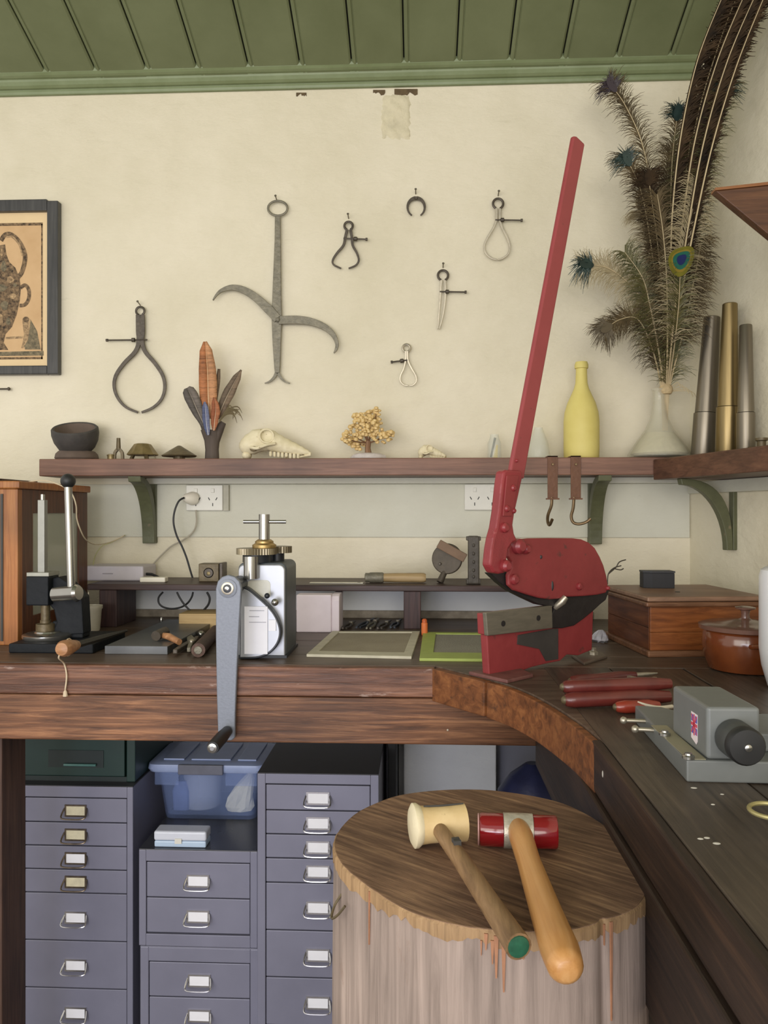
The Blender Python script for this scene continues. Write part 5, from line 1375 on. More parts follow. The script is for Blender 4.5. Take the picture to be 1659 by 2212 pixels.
# ================================================================ MIDDLE OF THE BENCH
# pinkish white box
M_pink = plain('pale pink card', (238, 226, 234), 0.6, var=0.03)
b0 = onZ(640, 1366, ZB); b1 = onZ(716, 1366, ZB)
bx = thing('paper_box', 'pale pink white card box between the rolling mill and the riser post', 'box', V(((b0.x + b1.x) / 2, b0.y + 0.06, ZB)))
zt2 = onY(680, 1285, b0.y).z
prof = []
MB().prism([V((b0.x, b0.y, ZB)), V((b1.x, b0.y, ZB)), V((b1.x, b0.y, zt2)), V((b0.x, b0.y, zt2))], (0, 0.05, 0)).build('front_box', M_pink, bx, bevel=0.003)
pf = [(0.0, 0.0), (0.0, zt2 - ZB - 0.016), (0.006, zt2 - ZB - 0.004), (0.018, zt2 - ZB), (0.10, zt2 - ZB), (0.10, 0.0)]
MB().prism([V((b1.x + 0.0, b0.y + 0.004 + y, ZB + z)) for y, z in pf], (0.020, 0, 0)).build('side_flap', M_pink, bx, bevel=0.002)
# row of small dark tools under the riser
M_blued = plain('blued tool steel', (52, 58, 66), 0.4, 0.4, var=0.3)
for i, (x, y, dx, dy, mat) in enumerate(((752, 1362, 14, -16, M_irond), (782, 1360, 26, -20, M_blued), (804, 1362, 14, -22, M_iron), (828, 1362, 16, -18, M_irond), (856, 1360, 10, -18, M_blued))):
    a = onZ(x - 8, y, ZB); e = onZ(x + dx, y + dy, ZB); a.z = e.z = ZB + 0.006
    lbl = ['small dark plier lying under the riser, leftmost of its row', 'thick blue handled plier under the riser, second in its row', 'grey steel plier under the riser, middle of its row', 'slim dark plier under the riser, fourth of its row', 'short blue plier beside the riser post, rightmost of its row'][i]
    t = thing('small_pliers', lbl, 'pliers', a, 'small pliers in a row under the riser')
    m_ = a.lerp(e, 0.62); sdv = (e - a).normalized().cross(V((0, 0, 1)))
    for s in (-1, 1):
        MB().tube(smoothpts([a + sdv * 0.005 * s, a.lerp(m_, 0.5) + sdv * 0.008 * s, m_, e - sdv * 0.002 * s], 3), lerp_list([0.0028, 0.0034, 0.0034, 0.002], 3), 8).build('handle', mat, t, smooth=True)
    MB().lathe([(0.006, -0.004), (0.006, 0.006)], m_, 10).build('pivot', M_steel, t)
# white framed screen
M_frw = plain('grey white frame paint', (196, 191, 170), 0.6, var=0.12, scale=30)
M_mesh = plain('grey brown mesh', (150, 141, 122), 0.8, var=0.12, scale=10, bump=0.4, bscale=260, col2=(164, 155, 136))
M_lime = plain('lime green paint', (164, 180, 92), 0.55, var=0.08, scale=20)
M_meshg = plain('grey mesh', (146, 143, 132), 0.8, var=0.08, scale=10, bump=0.6, bscale=260)
def screen(name, label, quad, wl, wr, wf, wb, mat, meshmat, h):
    """quad: near-left, near-right, far-right, far-left in px on the bench; w: bar widths as fractions"""
    P = [onZ(x, y, ZB) for x, y in quad]
    root = thing(name, label, 'screen frame', (P[0] + P[1] + P[2] + P[3]) / 4)
    nl, nr, frr, fll = P
    def pt(u, v): return nl.lerp(nr, u).lerp(fll.lerp(frr, u), v)
    MB().prism([pt(0, 0), pt(1, 0), pt(1, wf), pt(0, wf)], (0, 0, h)).build('front_bar', mat, root, bevel=0.0008)
    MB().prism([pt(0, 1 - wb), pt(1, 1 - wb), pt(1, 1), pt(0, 1)], (0, 0, h)).build('back_bar', mat, root, bevel=0.0008)
    MB().prism([pt(0, wf), pt(wl, wf), pt(wl, 1 - wb), pt(0, 1 - wb)], (0, 0, h)).build('side_bar', mat, root, bevel=0.0008)
    MB().prism([pt(1 - wr, wf), pt(1, wf), pt(1, 1 - wb), pt(1 - wr, 1 - wb)], (0, 0, h)).build('side_bar', mat, root, bevel=0.0008)
    MB().prism([pt(wl, wf), pt(1 - wr, wf), pt(1 - wr, 1 - wb), pt(wl, 1 - wb)], (0, 0, h * 0.55)).build('mesh', meshmat, root)
screen('sieve_frame', 'grey white wooden frame with brown mesh lying on the bench', [(662, 1419), (889, 1424), (907, 1368), (718, 1368)], 0.085, 0.085, 0.13, 0.05, M_frw, M_mesh, 0.006)
screen('lime_frame', 'lime green wooden frame with grey mesh beside the red shear', [(906, 1428), (1085, 1430), (1088, 1372), (914, 1370)], 0.16, 0.1, 0.20, 0.06, M_lime, M_meshg, 0.006)
# orange marker standing
mk = onZ(917, 1372, ZB)
mkt = thing('orange_marker', 'stubby orange marker standing against the riser post', 'marker', mk)
MB().lathe([(0.0075, 0), (0.008, 0.002), (0.008, 0.030), (0.0065, 0.0315)], mk, 16).build('barrel', plain('orange plastic', (222, 120, 66), 0.45, var=0.05), mkt, smooth=True)
MB().lathe([(0.0066, 0.0315), (0.0066, 0.038), (0.004, 0.041)], mk, 14).build('cap', plain('dark orange plastic', (196, 96, 50), 0.45), mkt, smooth=True)
# ---- on the riser, right part
g0 = onY(788, 1252, 2.14); g1 = onY(920, 1252, 2.14)
gr = thing('turned_handle', 'pale turned wood handle with grey metal ferrule lying on the riser shelf', 'handle', V(((g0.x + g1.x) / 2, 2.14, ZRI)))
L = g1.x - g0.x; z0 = ZRI + 0.0145
MB().lathe([(0.0115, L * 0.31), (0.0125, L * 0.5), (0.0130, L * 0.8), (0.0135, L * 0.92), (0.0128, L * 0.97), (0.010, L)], V((g0.x, 2.14, z0)), 20, axis=(1, 0, 0)).build('grip', wood('pale handle wood', (160, 134, 92), (182, 156, 112), (198, 172, 130), 'X', rough=0.5), gr, smooth=True)
MB().lathe([(0.009, 0), (0.0125, 0.002), (0.0125, L * 0.07), (0.0142, L * 0.09), (0.0142, L * 0.29), (0.0125, L * 0.31)], V((g0.x, 2.14, z0)), 20, axis=(1, 0, 0)).build('ferrule', M_iron, gr, smooth=True)
flat = thing('steel_rule', 'thin pale steel rule lying flat on the riser shelf by the mill', 'rule', V((-0.2, 2.15, ZRI)))
r0 = onY(670, 1258, 2.13); r1 = onY(785, 1258, 2.13)
MB().box((r0.x, 2.115, ZRI), (r1.x, 2.140, ZRI + 0.002)).build('blade', plain('pale steel', (190, 186, 172), 0.35, 0.4), flat, bevel=0.0004)
MB().lathe([(0.004, 0), (0.004, 0.003)], V((r1.x - 0.012, 2.1275, ZRI)), 12).build('hang_ring', M_iron, flat)
# stamping disc leaning
dk = thing('disc_stamp', 'round dark bronze disc tool with a brown bar across it, leaning on the riser', 'tool', V((onY(968, 1258, 2.14).x, 2.14, ZRI)))
dc = onY(966, 1207, 2.15); 
MB().lathe([(0.0405, -0.006), (0.042, -0.003), (0.042, 0.004), (0.040, 0.006)], dc, 36, axis=(-0.25, -1, 0.12)).build('disc', plain('dark bronze casting', (84, 74, 60), 0.55, 0.1, var=0.2, scale=40, bump=0.3), dk, bevel=0.001)
bd = (onY(1006, 1208, 2.13) - onY(948, 1176, 2.13)).normalized()
MB().obox(onY(976, 1190, 2.128), bd, (0, 1, 0), bd.cross(V((0, 1, 0))), 0.082, 0.020, 0.024).build('bar', plain('tan brown leather', (124, 100, 80), 0.7, var=0.1, scale=40), dk, bevel=0.002)
MB().tube([onY(962, 1232, 2.15), onY(950, 1258, 2.14)], [0.008, 0.010], 10).build('foot', M_irond, dk, smooth=True)
MB().lathe([(0.004, 0), (0.003, 0.002)], onY(950, 1218, 2.142), 10, axis=(-0.25, -1, 0.12)).build('rivet', M_irond, dk)
# upright cast block
M_swage = plain('dark cast iron', (78, 72, 64), 0.55, 0.1, var=0.2, scale=50, bump=0.4)
ub = thing('swage_block', 'tall narrow dark iron block with raised knobs standing on the riser', 'block', V((onY(1024, 1258, 2.12).x, 2.12, ZRI)))
u0 = onY(1012, 1262, 2.105); u1 = onY(1036, 1158, 2.105)
MB().box((u0.x, 2.105, ZRI), (u1.x, 2.140, u1.z)).build('block', M_swage, ub, bevel=0.004)
for pyk in (1164, 1256):
    w = onY(1007, pyk, 2.105)
    MB().box((u0.x - 0.005, 2.108, onY(1020, pyk + 4, 2.105).z if pyk < 1200 else ZRI + 0.0005), (u1.x + 0.004, 2.137, onY(1020, pyk - 5, 2.105).z)).build('lug', M_swage, ub, bevel=0.002)
for pyk in (1178, 1196, 1214, 1232, 1246):
    MB().ball(onY(1023, pyk, 2.1048), (0.004, 0.003, 0.005), 10, 8).build('boss', M_swage, ub, smooth=True)

# ================================================================ RIGHT-HAND BENCH
# wooden chest
M_chest = wood('orange brown chest wood', (100, 56, 28), (132, 76, 38), (156, 96, 52), 'X', rough=0.38, bump=0.15)
M_chestd = wood('brown chest moulding', (86, 56, 38), (116, 80, 56), (140, 102, 76), 'X', rough=0.4, bump=0.15)
M_chests = wood('dark chest side wood', (74, 42, 26), (98, 56, 34), (120, 74, 46), 'Y', rough=0.4, bump=0.15)
M_lid = wood('dusty chest lid', (122, 92, 72), (146, 114, 92), (164, 132, 108), 'X', rough=0.45, bump=0.1)
chA = V((0.480, 1.687, 0)); ang = math.radians(6)
cu = V((math.cos(ang), math.sin(ang), 0)); cv = V((-math.sin(ang), math.cos(ang), 0))
chest = thing('wooden_chest', 'orange brown wooden chest with moulded lid on the right of the bench', 'chest', chA + cu * 0.13 + cv * 0.14 + V((0, 0, ZB)))
def cbox(u0, u1, v0, v1, z0, z1, name, mat, bevel=0.002):
    pts = [chA + cu * a + cv * b + V((0, 0, ZB + z0)) for a, b in ((u0, v0), (u1, v0), (u1, v1), (u0, v1))]
    MB().prism(pts, (0, 0, z1 - z0)).build(name, mat, chest, bevel=bevel)
CWd, CDp = 0.262, 0.285
cbox(0.004, CWd, 0.004, CDp, 0.0, 0.014, 'plinth', M_chestd, 0.003)
cbox(0.012, CWd - 0.008, 0.012, 0.022, 0.014, 0.052, 'front_plank', M_chest, 0.001)
cbox(0.012, CWd - 0.008, 0.012, 0.022, 0.0525, 0.108, 'front_plank', M_chest, 0.001)
cbox(0.012, 0.022, 0.0225, CDp - 0.01, 0.014, 0.060, 'side_plank', M_chests, 0.001)
cbox(0.012, 0.022, 0.0225, CDp - 0.01, 0.0605, 0.108, 'side_plank', M_chests, 0.001)
cbox(CWd - 0.018, CWd - 0.008, 0.0225, CDp - 0.01, 0.014, 0.108, 'side_plank', M_chests, 0.001)
cbox(0.0225, CWd - 0.0185, CDp - 0.02, CDp - 0.01, 0.014, 0.108, 'back_plank', M_chest, 0.001)
cbox(-0.002, CWd + 0.006, -0.002, CDp, 0.108, 0.118, 'lid_moulding', M_chestd, 0.003)
cbox(0.002, CWd + 0.002, 0.002, CDp - 0.004, 0.1185, 0.129, 'lid', M_lid, 0.003)
pk = chA + cu * 0.11 + cv * 0.10 + V((0, 0, ZB + 0.1295))
MB().lathe([(0.006, -0.0005), (0.005, 0.0006)], pk, 10).build('knot', M_slot, chest)
# black box on the chest
bz = ZB + 0.129
k0 = chA + cu * 0.075 + cv * 0.20
bb_ = thing('black_box', 'small matt black box sitting on the wooden chest lid', 'box', k0 + V((0, 0, bz)))
MB().prism([V((k0.x - 0.004, k0.y, bz)), V((k0.x + 0.014, k0.y - 0.012, bz)), V((k0.x + 0.066, k0.y - 0.012, bz)), V((k0.x + 0.066, k0.y + 0.03, bz)), V((k0.x - 0.004, k0.y + 0.03, bz))], (0, 0, 0.036)).build('body', plain('matt black plastic', (34, 34, 38), 0.6), bb_, bevel=0.001)
MB().prism([V((k0.x - 0.005, k0.y - 0.0005, bz + 0.0365)), V((k0.x + 0.014, k0.y - 0.013, bz + 0.0365)), V((k0.x + 0.067, k0.y - 0.013, bz + 0.0365)), V((k0.x + 0.067, k0.y + 0.0305, bz + 0.0365)), V((k0.x - 0.005, k0.y + 0.0305, bz + 0.0365))], (0, 0, 0.004)).build('lid', plain('dark grey plastic', (46, 46, 50), 0.5), bb_)
# plastic scraps behind the shear
sc = thing('crumpled_bag', 'small crumpled clear plastic bag between the shear and the chest', 'bag', onZ(1296, 1388, ZB))
rings = []
q = onZ(1297, 1386, ZB); rr = random.Random(8)
for h, r in ((0, 0.016), (0.006, 0.021), (0.014, 0.017), (0.022, 0.011), (0.028, 0.005)):
    rings.append([q + V((math.cos(t) * r * rr.uniform(0.75, 1.25), math.sin(t) * r * rr.uniform(0.75, 1.25), h)) for t in [2 * math.pi * i / 14 for i in range(14)]])
MB().loft(rings).build('bag', plain('grey white plastic film', (178, 176, 186), 0.25, var=0.15, scale=60), sc)
MB().strip([q + V((-0.02, -0.005, 0.002)), q + V((0.012, -0.024, 0.003))], 0.004, V((0, 0, 1)), 0.002).build('tie', M_slot, sc)
# ceramic pot
M_pot = plain('glossy brown glaze', (98, 50, 26), 0.18, var=0.2, scale=14, col2=(124, 66, 32), coat=0.6)
M_potl = plain('brown grey glaze', (112, 82, 70), 0.25, var=0.15, scale=20, coat=0.4)
pc2 = onZ(1610, 1446, ZB); 
pot = thing('ceramic_pot', 'round glossy brown lidded ceramic pot right of the chest', 'pot', pc2)
kk = 1.55 / 1700
MB().lathe([(66 * kk, 0), (74 * kk, 0.003), (84 * kk, 0.028), (88 * kk, 0.052), (86 * kk, 0.072), (82 * kk, 0.078), (76 * kk, 0.078), (72 * kk, 0.072)], pc2, 40).build('body', M_pot, pot, smooth=True)
MB().lathe([(82 * kk, 0.0782), (94 * kk, 0.080), (95 * kk, 0.088), (84 * kk, 0.091), (60 * kk, 0.091), (40 * kk, 0.094), (20 * kk, 0.098)], pc2, 40).build('lid', M_potl, pot, smooth=True)
MB().lathe([(16 * kk, 0.097), (9 * kk, 0.101), (8 * kk, 0.110), (10 * kk, 0.116), (20 * kk, 0.119), (21 * kk, 0.122), (10 * kk, 0.124)], pc2, 24).build('knob', M_potl, pot, smooth=True)
hpos = pc2 + V((0.0, -80 * kk, 0.055))
MB().tube(smoothpts([hpos + V((-0.022, 0.004, 0)), hpos + V((-0.014, -0.012, 0.004)), hpos + V((0.014, -0.012, 0.004)), hpos + V((0.022, 0.004, 0))], 4), 0.005, 8).build('lug_handle', M_pot, pot, smooth=True)
# white appliance at the right edge
wa = onZ(1650, 1502, ZB)
wt = thing('white_canister', 'tall white plastic canister cut off by the right edge of the photo', 'canister', wa + V((0.08, 0.05, 0)))
kk = 1.33 / 1700
wc = V((wa.x + 0.086, wa.y + 0.045, ZB))
hh = onY(1648, 1224, wa.y + 0.05).z - ZB
MB().lathe([(0.050, 0), (0.056, 0.004), (0.066, 0.040), (0.070, 0.07), (0.070, hh - 0.018), (0.067, hh - 0.006), (0.058, hh)], wc, 40).build('body', plain('glossy white plastic', (224, 226, 228), 0.2, var=0.02), wt, smooth=True)
MB().lathe([(0.058, hh + 0.0002), (0.050, hh + 0.006), (0.02, hh + 0.008)], wc, 32).build('lid', M_plate, wt, smooth=True)
# grey machine
M_mach = plain('light grey machine paint', (112, 115, 113), 0.42, var=0.05, scale=30, bump=0.08)
M_greasy = plain('greasy yellowed paint', (150, 144, 118), 0.45, var=0.1, scale=20)
mc = thing('grey_machine', 'light grey cast bench machine with a fat black knob and flag sticker', 'machine', V((0.36, 1.03, ZB)))
yf0 = 0.915
m_poly = [(0.305, yf0), (0.47, yf0 - 0.004), (0.47, 1.05), (0.43, 1.05), (0.352, 1.165), (0.316, 1.172)]
MB().prism([V((x, y, ZB)) for x, y in m_poly], (0, 0, 0.025)).build('base', M_mach, mc, bevel=0.002)
ZT = ZB + 0.0252
MB().prism([V((0.329, yf0 + 0.003, ZT)), V((0.389, yf0 + 0.003, ZT)), V((0.386, 1.030, ZT)), V((0.326, 1.032, ZT))], (0, 0, 0.060)).build('head', M_mach, mc, bevel=0.004, seg=3)
MB().box((0.307, yf0 + 0.002, ZT), (0.3275, 1.06, ZT + 0.0008)).build('ledge', M_greasy, mc)
MB().box((0.3905, 0.95, ZT), (0.465, 1.045, ZT + 0.022)).build('side_housing', M_mach, mc, bevel=0.003)
kb = onY(1583, 1592, yf0 + 0.003)
MB().lathe([(0.0205, 0), (0.0215, 0.003), (0.0215, 0.026), (0.020, 0.029)], kb, 28, axis=(0, -1, 0)).build('knob_barrel', plain('dark grey rubber', (62, 64, 62), 0.5), mc, smooth=True)
MB().lathe([(0.0200, 0.0), (0.0212, 0.001), (0.0212, 0.008), (0.019, 0.011), (0.006, 0.012)], kb + V((0, -0.0295, 0)), 28, axis=(0, -1, 0)).build('knob_end', M_blackrub, mc, smooth=True)
MB().lathe([(0.0045, 0), (0.004, 0.002), (0.002, 0.003)], kb + V((0, -0.0418, 0)), 12, axis=(0, -1, 0)).build('knob_screw', M_chrome, mc, smooth=True)
MB().lathe([(0.011, 0), (0.012, 0.004), (0.012, 0.016), (0.009, 0.019)], V((0.4300, 0.9495, ZT + 0.030)), 20, axis=(0, -1, 0)).build('small_knob', M_blackrub, mc, smooth=True)
MB().cyl(V((0.4300, 0.97, ZT + 0.0225)), V((0.4300, 0.95, ZT + 0.030)), 0.006, n=12).build('small_stem', M_steel, mc)
for (x, y) in ((1347, 1556), (1372, 1575)):
    a = onZ(x, y, ZB + 0.018); e = a + V((0.036 if x < 1350 else 0.026, -0.004, 0))
    MB().cyl(a, e, 0.0028, n=10).build('pin', M_steel, mc, smooth=True)
    MB().ball(a, (0.0052, 0.0052, 0.0052), 12, 8).build('pin_head', M_steel, mc, smooth=True)
for (x, y) in ((1436, 1588), (1487, 1638)):
    p_ = onZ(x, y, ZT + 0.001)
    MB().lathe([(0.007, 0), (0.007, 0.003), (0.0045, 0.004), (0.004, 0.006)], p_, 14).build('bolt', M_chrome, mc, smooth=True)
# flag sticker on the head's left side
sx_ = 0.326
def flagpt(u, v, d=0.0):
    y = 0.945 + u * 0.0205; z = ZT + 0.008 + v * 0.036
    x = 0.329 - 0.003 * (y - 0.918) / 0.114 - 0.0004 - d
    return V((x, y, z))
def flagpoly(pts, d, name, mat, parent):
    return MB().prism([flagpt(u, v, d) for u, v in pts], (-0.0002, 0, 0)).build(name, mat, parent)
M_fw = plain('sticker white', (226, 214, 216), 0.5, var=0.02); M_fb = plain('sticker blue', (84, 92, 170), 0.5); M_fr = plain('sticker red', (204, 72, 92), 0.5)
stk = flagpoly([(0, 0.12), (0.2, 0.0), (1, 0.12), (1, 1), (0, 1)], 0.0, 'flag_sticker', M_fw, mc)
for (a, c_) in (((0.06, 0.70), (0.36, 0.92)), ((0.64, 0.70), (0.94, 0.92)), ((0.06, 0.30), (0.36, 0.52)), ((0.64, 0.30), (0.94, 0.52))):
    flagpoly([(a[0], a[1]), (c_[0], a[1]), (c_[0], c_[1]), (a[0], c_[1])], 0.00025, 'flag_blue', M_fb, stk)
flagpoly([(0.43, 0.26), (0.57, 0.26), (0.57, 0.95), (0.43, 0.95)], 0.0005, 'flag_cross', M_fr, stk)
flagpoly([(0.04, 0.56), (0.96, 0.56), (0.96, 0.66), (0.04, 0.66)], 0.0005, 'flag_cross', M_fr, stk)
flagpoly([(0.05, 0.90), (0.12, 0.94), (0.95, 0.34), (0.88, 0.30)], 0.0005, 'flag_diagonal', M_fr, stk)
flagpoly([(0.05, 0.34), (0.12, 0.30), (0.95, 0.90), (0.88, 0.94)], 0.0005, 'flag_diagonal', M_fr, stk)

# red handled tools
M_rh = plain('dark red lacquered handle', (78, 28, 26), 0.35, var=0.15, scale=20, col2=(104, 42, 36), coat=0.3)
M_rh2 = plain('bright red brown handle', (140, 50, 34), 0.32, var=0.12, scale=20, coat=0.4)
def graver(label, p0, p1, r, mat, tip, z, zend=None):
    a = onZ(p0[0], p0[1], ZB); e = onZ(p1[0], p1[1], ZB); a.z = ZB + z; e.z = ZB + (z if zend is None else zend)
    t = thing('lacquered_tool', label, 'hand tool', V((a.x, a.y, ZB)), 'red handled tools on the right bench')
    d = (e - a); Lh = d.length
    prof = [(r * 0.45, 0), (r * 0.8, 0.004), (r, 0.016), (r * 0.95, Lh * 0.4), (r * 1.05, Lh * 0.75), (r * 0.7, Lh)]
    MB().lathe(prof, a, 18, axis=d).build('handle', mat, t, smooth=True)
    if tip:
        dd = d.normalized()
        MB().tube([e - dd * 0.004, e + dd * tip * 0.5, e + dd * tip], [r * 0.5, r * 0.4, r * 0.15], 10).build('steel_tip', M_steel, t, smooth=True)
    MB().ball(a + d.normalized() * 0.002, r * 0.55, 12, 8).build('end_cap', M_bronze, t, smooth=True)
    return t
graver('long dark red handle tool, nearest the bench edge of the three', (1218, 1530), (1446, 1522), 0.0125, M_rh, 0.0, 0.0130)
graver('long red brown handle tool lying on top of the others', (1214, 1526), (1448, 1518), 0.0115, M_rh, 0.0, 0.0310)
graver('dark handle tool with steel jaws, furthest back of the red tools', (1230, 1483), (1372, 1470), 0.0095, M_rh, 0.05, 0.0100)
graver('short bright red handled tool beside the grey machine pins', (1328, 1542), (1424, 1540), 0.0100, M_rh2, 0.0, 0.0105)
jaw = thing('steel_nippers', 'small bright steel nippers lying behind the red handled tools', 'nippers', onZ(1400, 1476, ZB))
for pts in (((1345, 1460), (1368, 1466), (1392, 1474), (1412, 1478)), ((1358, 1472), (1378, 1470), (1396, 1474), (1416, 1466))):
    MB().strip(smoothpts([onZ(x, y, ZB + 0.009) for x, y in pts], 3), [0.002, 0.003, 0.004, 0.006, 0.007, 0.007, 0.007, 0.006, 0.005, 0.003], V((0, 0, 1)), 0.007).build('jaw', M_steel, jaw, bevel=0.001)
MB().lathe([(0.005, 0), (0.005, 0.005)], onZ(1394, 1474, ZB + 0.0125), 12).build('pivot', M_irond, jaw)
wh = MB().tube(smoothpts([onZ(1378, 1516, ZB + 0.024), onZ(1400, 1524, ZB + 0.022), onZ(1425, 1529, ZB + 0.0215), onZ(1452, 1526, ZB + 0.021)], 4), lerp_list([0.001, 0.0022, 0.003, 0.003], 4), 8)
tag(wh.build('loose_string', plain('white cord', (206, 196, 176), 0.6), smooth=True), 'short curved white cord end in front of the red tools', 'cord')
# dark steel block at the right edge
db_ = thing('anvil_block', 'dark steel block with a pale ring mark at the right edge of the bench', 'block', V((0.40, 0.70, ZB)))
pA = onZ(1598, 1812, ZB); 
MB().prism([V((0.352, 0.775, ZB)), V((0.360, 0.56, ZB)), V((0.55, 0.56, ZB)), V((0.55, 0.775, ZB))], (0, 0, 0.026)).build('block', plain('dark olive steel', (58, 56, 48), 0.4, 0.4, var=0.2, scale=20), db_, bevel=0.002)
rc = onZ(1668, 1752, ZB + 0.0265)
MB().tube([rc + V((0.020 * math.cos(t), 0.020 * math.sin(t), 0)) for t in [2 * math.pi * i / 24 for i in range(24)]], 0.0022, 8, closed=True).build('ring', plain('pale brass ring', (170, 160, 110), 0.4, 0.5), db_, smooth=True)

# ================================================================ DRAWER CABINETS UNDER THE BENCH
M_cab = plain('blue grey steel enamel', (118, 118, 134), 0.40, 0.1, var=0.06, scale=5, col2=(128, 128, 145))
M_cabtop = plain('dark cabinet top', (52, 52, 56), 0.4, 0.1, var=0.08)
M_chr = plain('chrome pull', (206, 204, 204), 0.2, 0.9, var=0.03)
M_card = plain('white card', (232, 232, 236), 0.7, var=0.02)
M_cardold = plain('yellowed card', (206, 198, 168), 0.7, var=0.12, scale=60)
M_pulld = plain('tarnished bronze pull', (112, 100, 86), 0.35, 0.75, var=0.3, scale=80)
def cabinet(label, xl, xr, Y, zt, depth, drawers, zbot, inset, cards, topmat, foot=None, pulls=None, holder_u=0.5, skirt=False):
    root = thing('drawer_cabinet', label, 'cabinet', V(((xl + xr) / 2, Y + depth / 2, zbot)), 'steel drawer cabinets under the bench')
    e = 0.0035
    # shell: sides, top, bottom, back
    MB().box((xl, Y, zbot), (xl + inset, Y + depth, zt - 0.0022)).build('side_panel', M_cab, root, bevel=0.0015)
    MB().box((xr - inset, Y, zbot), (xr, Y + depth, zt - 0.0022)).build('side_panel', M_cab, root, bevel=0.0015)
    z1 = max(d[0] for d in drawers)
    z0 = min(d[1] for d in drawers)
    MB().box((xl + inset, Y, z1 + 0.002), (xr - inset, Y + 0.02, zt - 0.0022)).build('top_rail', M_cab, root, bevel=0.001)
    MB().box((xl, Y, zt - 0.002), (xr, Y + depth, zt)).build('top_panel', topmat, root, bevel=0.0008)
    MB().box((xl + inset, Y + depth - 0.004, zbot), (xr - inset, Y + depth, zt - 0.003)).build('back_panel', M_cab, root)
    if z0 - 0.003 > zbot + 0.002:
        MB().box((xl + inset, Y, zbot), (xr - inset, Y + 0.02, z0 - 0.002)).build('bottom_rail', M_cab, root, bevel=0.001)
    for i, (za, zb_) in enumerate(drawers):
        g = 0.0014
        d = MB().box((xl + inset + g, Y + 0.002, zb_ + g), (xr - inset - g, Y + 0.34 if depth > 0.34 else Y + depth - 0.02, za - g)).build('drawer', M_cab, root, bevel=0.0012)
        cx_ = (xl + xr) / 2 + (holder_u - 0.5) * (xr - xl); cz_ = (za + zb_) / 2 - 0.001
        yy = Y + 0.0018
        w, h = 0.046, 0.022
        mat = pulls[i] if pulls else M_chr
        b = MB()
        ft = 0.0035
        b.box((cx_ - w / 2 - ft, yy - 0.003, cz_ - h / 2 - ft), (cx_ - w / 2, yy, cz_ + h / 2 + ft))
        b.box((cx_ + w / 2, yy - 0.003, cz_ - h / 2 - ft), (cx_ + w / 2 + ft, yy, cz_ + h / 2 + ft))
        b.box((cx_ - w / 2, yy - 0.003, cz_ + h / 2), (cx_ + w / 2, yy, cz_ + h / 2 + ft))
        b.box((cx_ - w / 2, yy - 0.003, cz_ - h / 2 - ft), (cx_ + w / 2, yy, cz_ - h / 2))
        b.build('label_frame', mat, d)
        q = V((cx_, yy, cz_))
        bail = smoothpts([q + V((-w / 2 - 0.004, -0.001, 0.006)), q + V((-w / 2 - 0.007, -0.012, -0.006)), q + V((-w / 2 - 0.003, -0.019, -0.013)), q + V((0, -0.020, -0.0145)), q + V((w / 2 + 0.003, -0.019, -0.013)), q + V((w / 2 + 0.007, -0.012, -0.006)), q + V((w / 2 + 0.004, -0.001, 0.006))], 4)
        MB().tube(bail, 0.0020, 7).build('pull', mat, d, smooth=True)
        cd = cards[i]
        if cd: MB().box((cx_ - w / 2, yy - 0.0018, cz_ - h / 2), (cx_ + w / 2, yy - 0.0002, cz_ + h / 2)).build('label_card', cd, d)
    return root
def zrow(py, Y, px):
    return onY(px, py, Y).z
# right cabinet
Y3 = 1.78; rows = [1696, 1752, 1804, 1856, 1909, 2012, 2114, 2218, 2320]
zs = [zrow(y, Y3, 690) for y in rows]
X3l = onY(556, 1700, Y3).x; X3r = onY(818, 1700, Y3).x
zc3 = zrow(1671, Y3, 690)
cabinet('tall grey steel cabinet with white labels, half hidden by the tree stump', X3l, X3r, Y3, zc3, 0.40, [(zs[i], zs[i + 1]) for i in range(8)], 0.0, 0.0185, [M_card] * 8, M_cabtop)
# middle cabinets, stacked
Y2 = 1.82
X2l = onY(300, 1850, Y2).x; X2r = onY(556, 1850, Y2).x
zt2_ = zrow(1836, Y2, 430)
zz2 = [zrow(y, Y2, 430) for y in (1864, 1941, 2018)]
zmid = zrow(2046, Y2, 430)
cabinet('two drawer grey steel cabinet stacked on the low one, with the plastic tub on top', X2l, X2r, Y2, zt2_, 0.38, [(zz2[0], zz2[1]), (zz2[1], zz2[2])], zmid + 0.0005, 0.017, [M_card] * 2, plain('scuffed cabinet top', (74, 74, 78), 0.25, 0.3, var=0.25, scale=14))
zz3 = [zrow(y, Y2, 430) for y in (2080, 2156, 2232)]
cabinet('low grey steel cabinet at the bottom of the middle stack', X2l + 0.003, X2r + 0.003, Y2, zmid - 0.0005, 0.38, [(zz3[0], zz3[1]), (zz3[1], zz3[2])], 0.0, 0.020, [M_card] * 2, M_cab)
# left cabinet
Y1 = 1.87
X1l = onY(40, 1750, Y1).x; X1r = onY(287, 1750, Y1).x
zt1 = zrow(1697, Y1, 163)
rows = [1724, 1777, 1828, 1879, 1930, 2033, 2136, 2240]
zs = [zrow(y, Y1, 163) for y in rows]
cabinet('tall grey steel cabinet with small bronze label pulls at the far left', X1l, X1r, Y1, zt1, 0.36, [(zs[i], zs[i + 1]) for i in range(7)], 0.0, 0.0145, [M_cardold, M_cardold, M_card, M_cardold, M_card, M_card, M_card], M_cabtop, pulls=[M_pulld, M_pulld, M_pulld, M_pulld, M_chr, M_chr, M_chr])

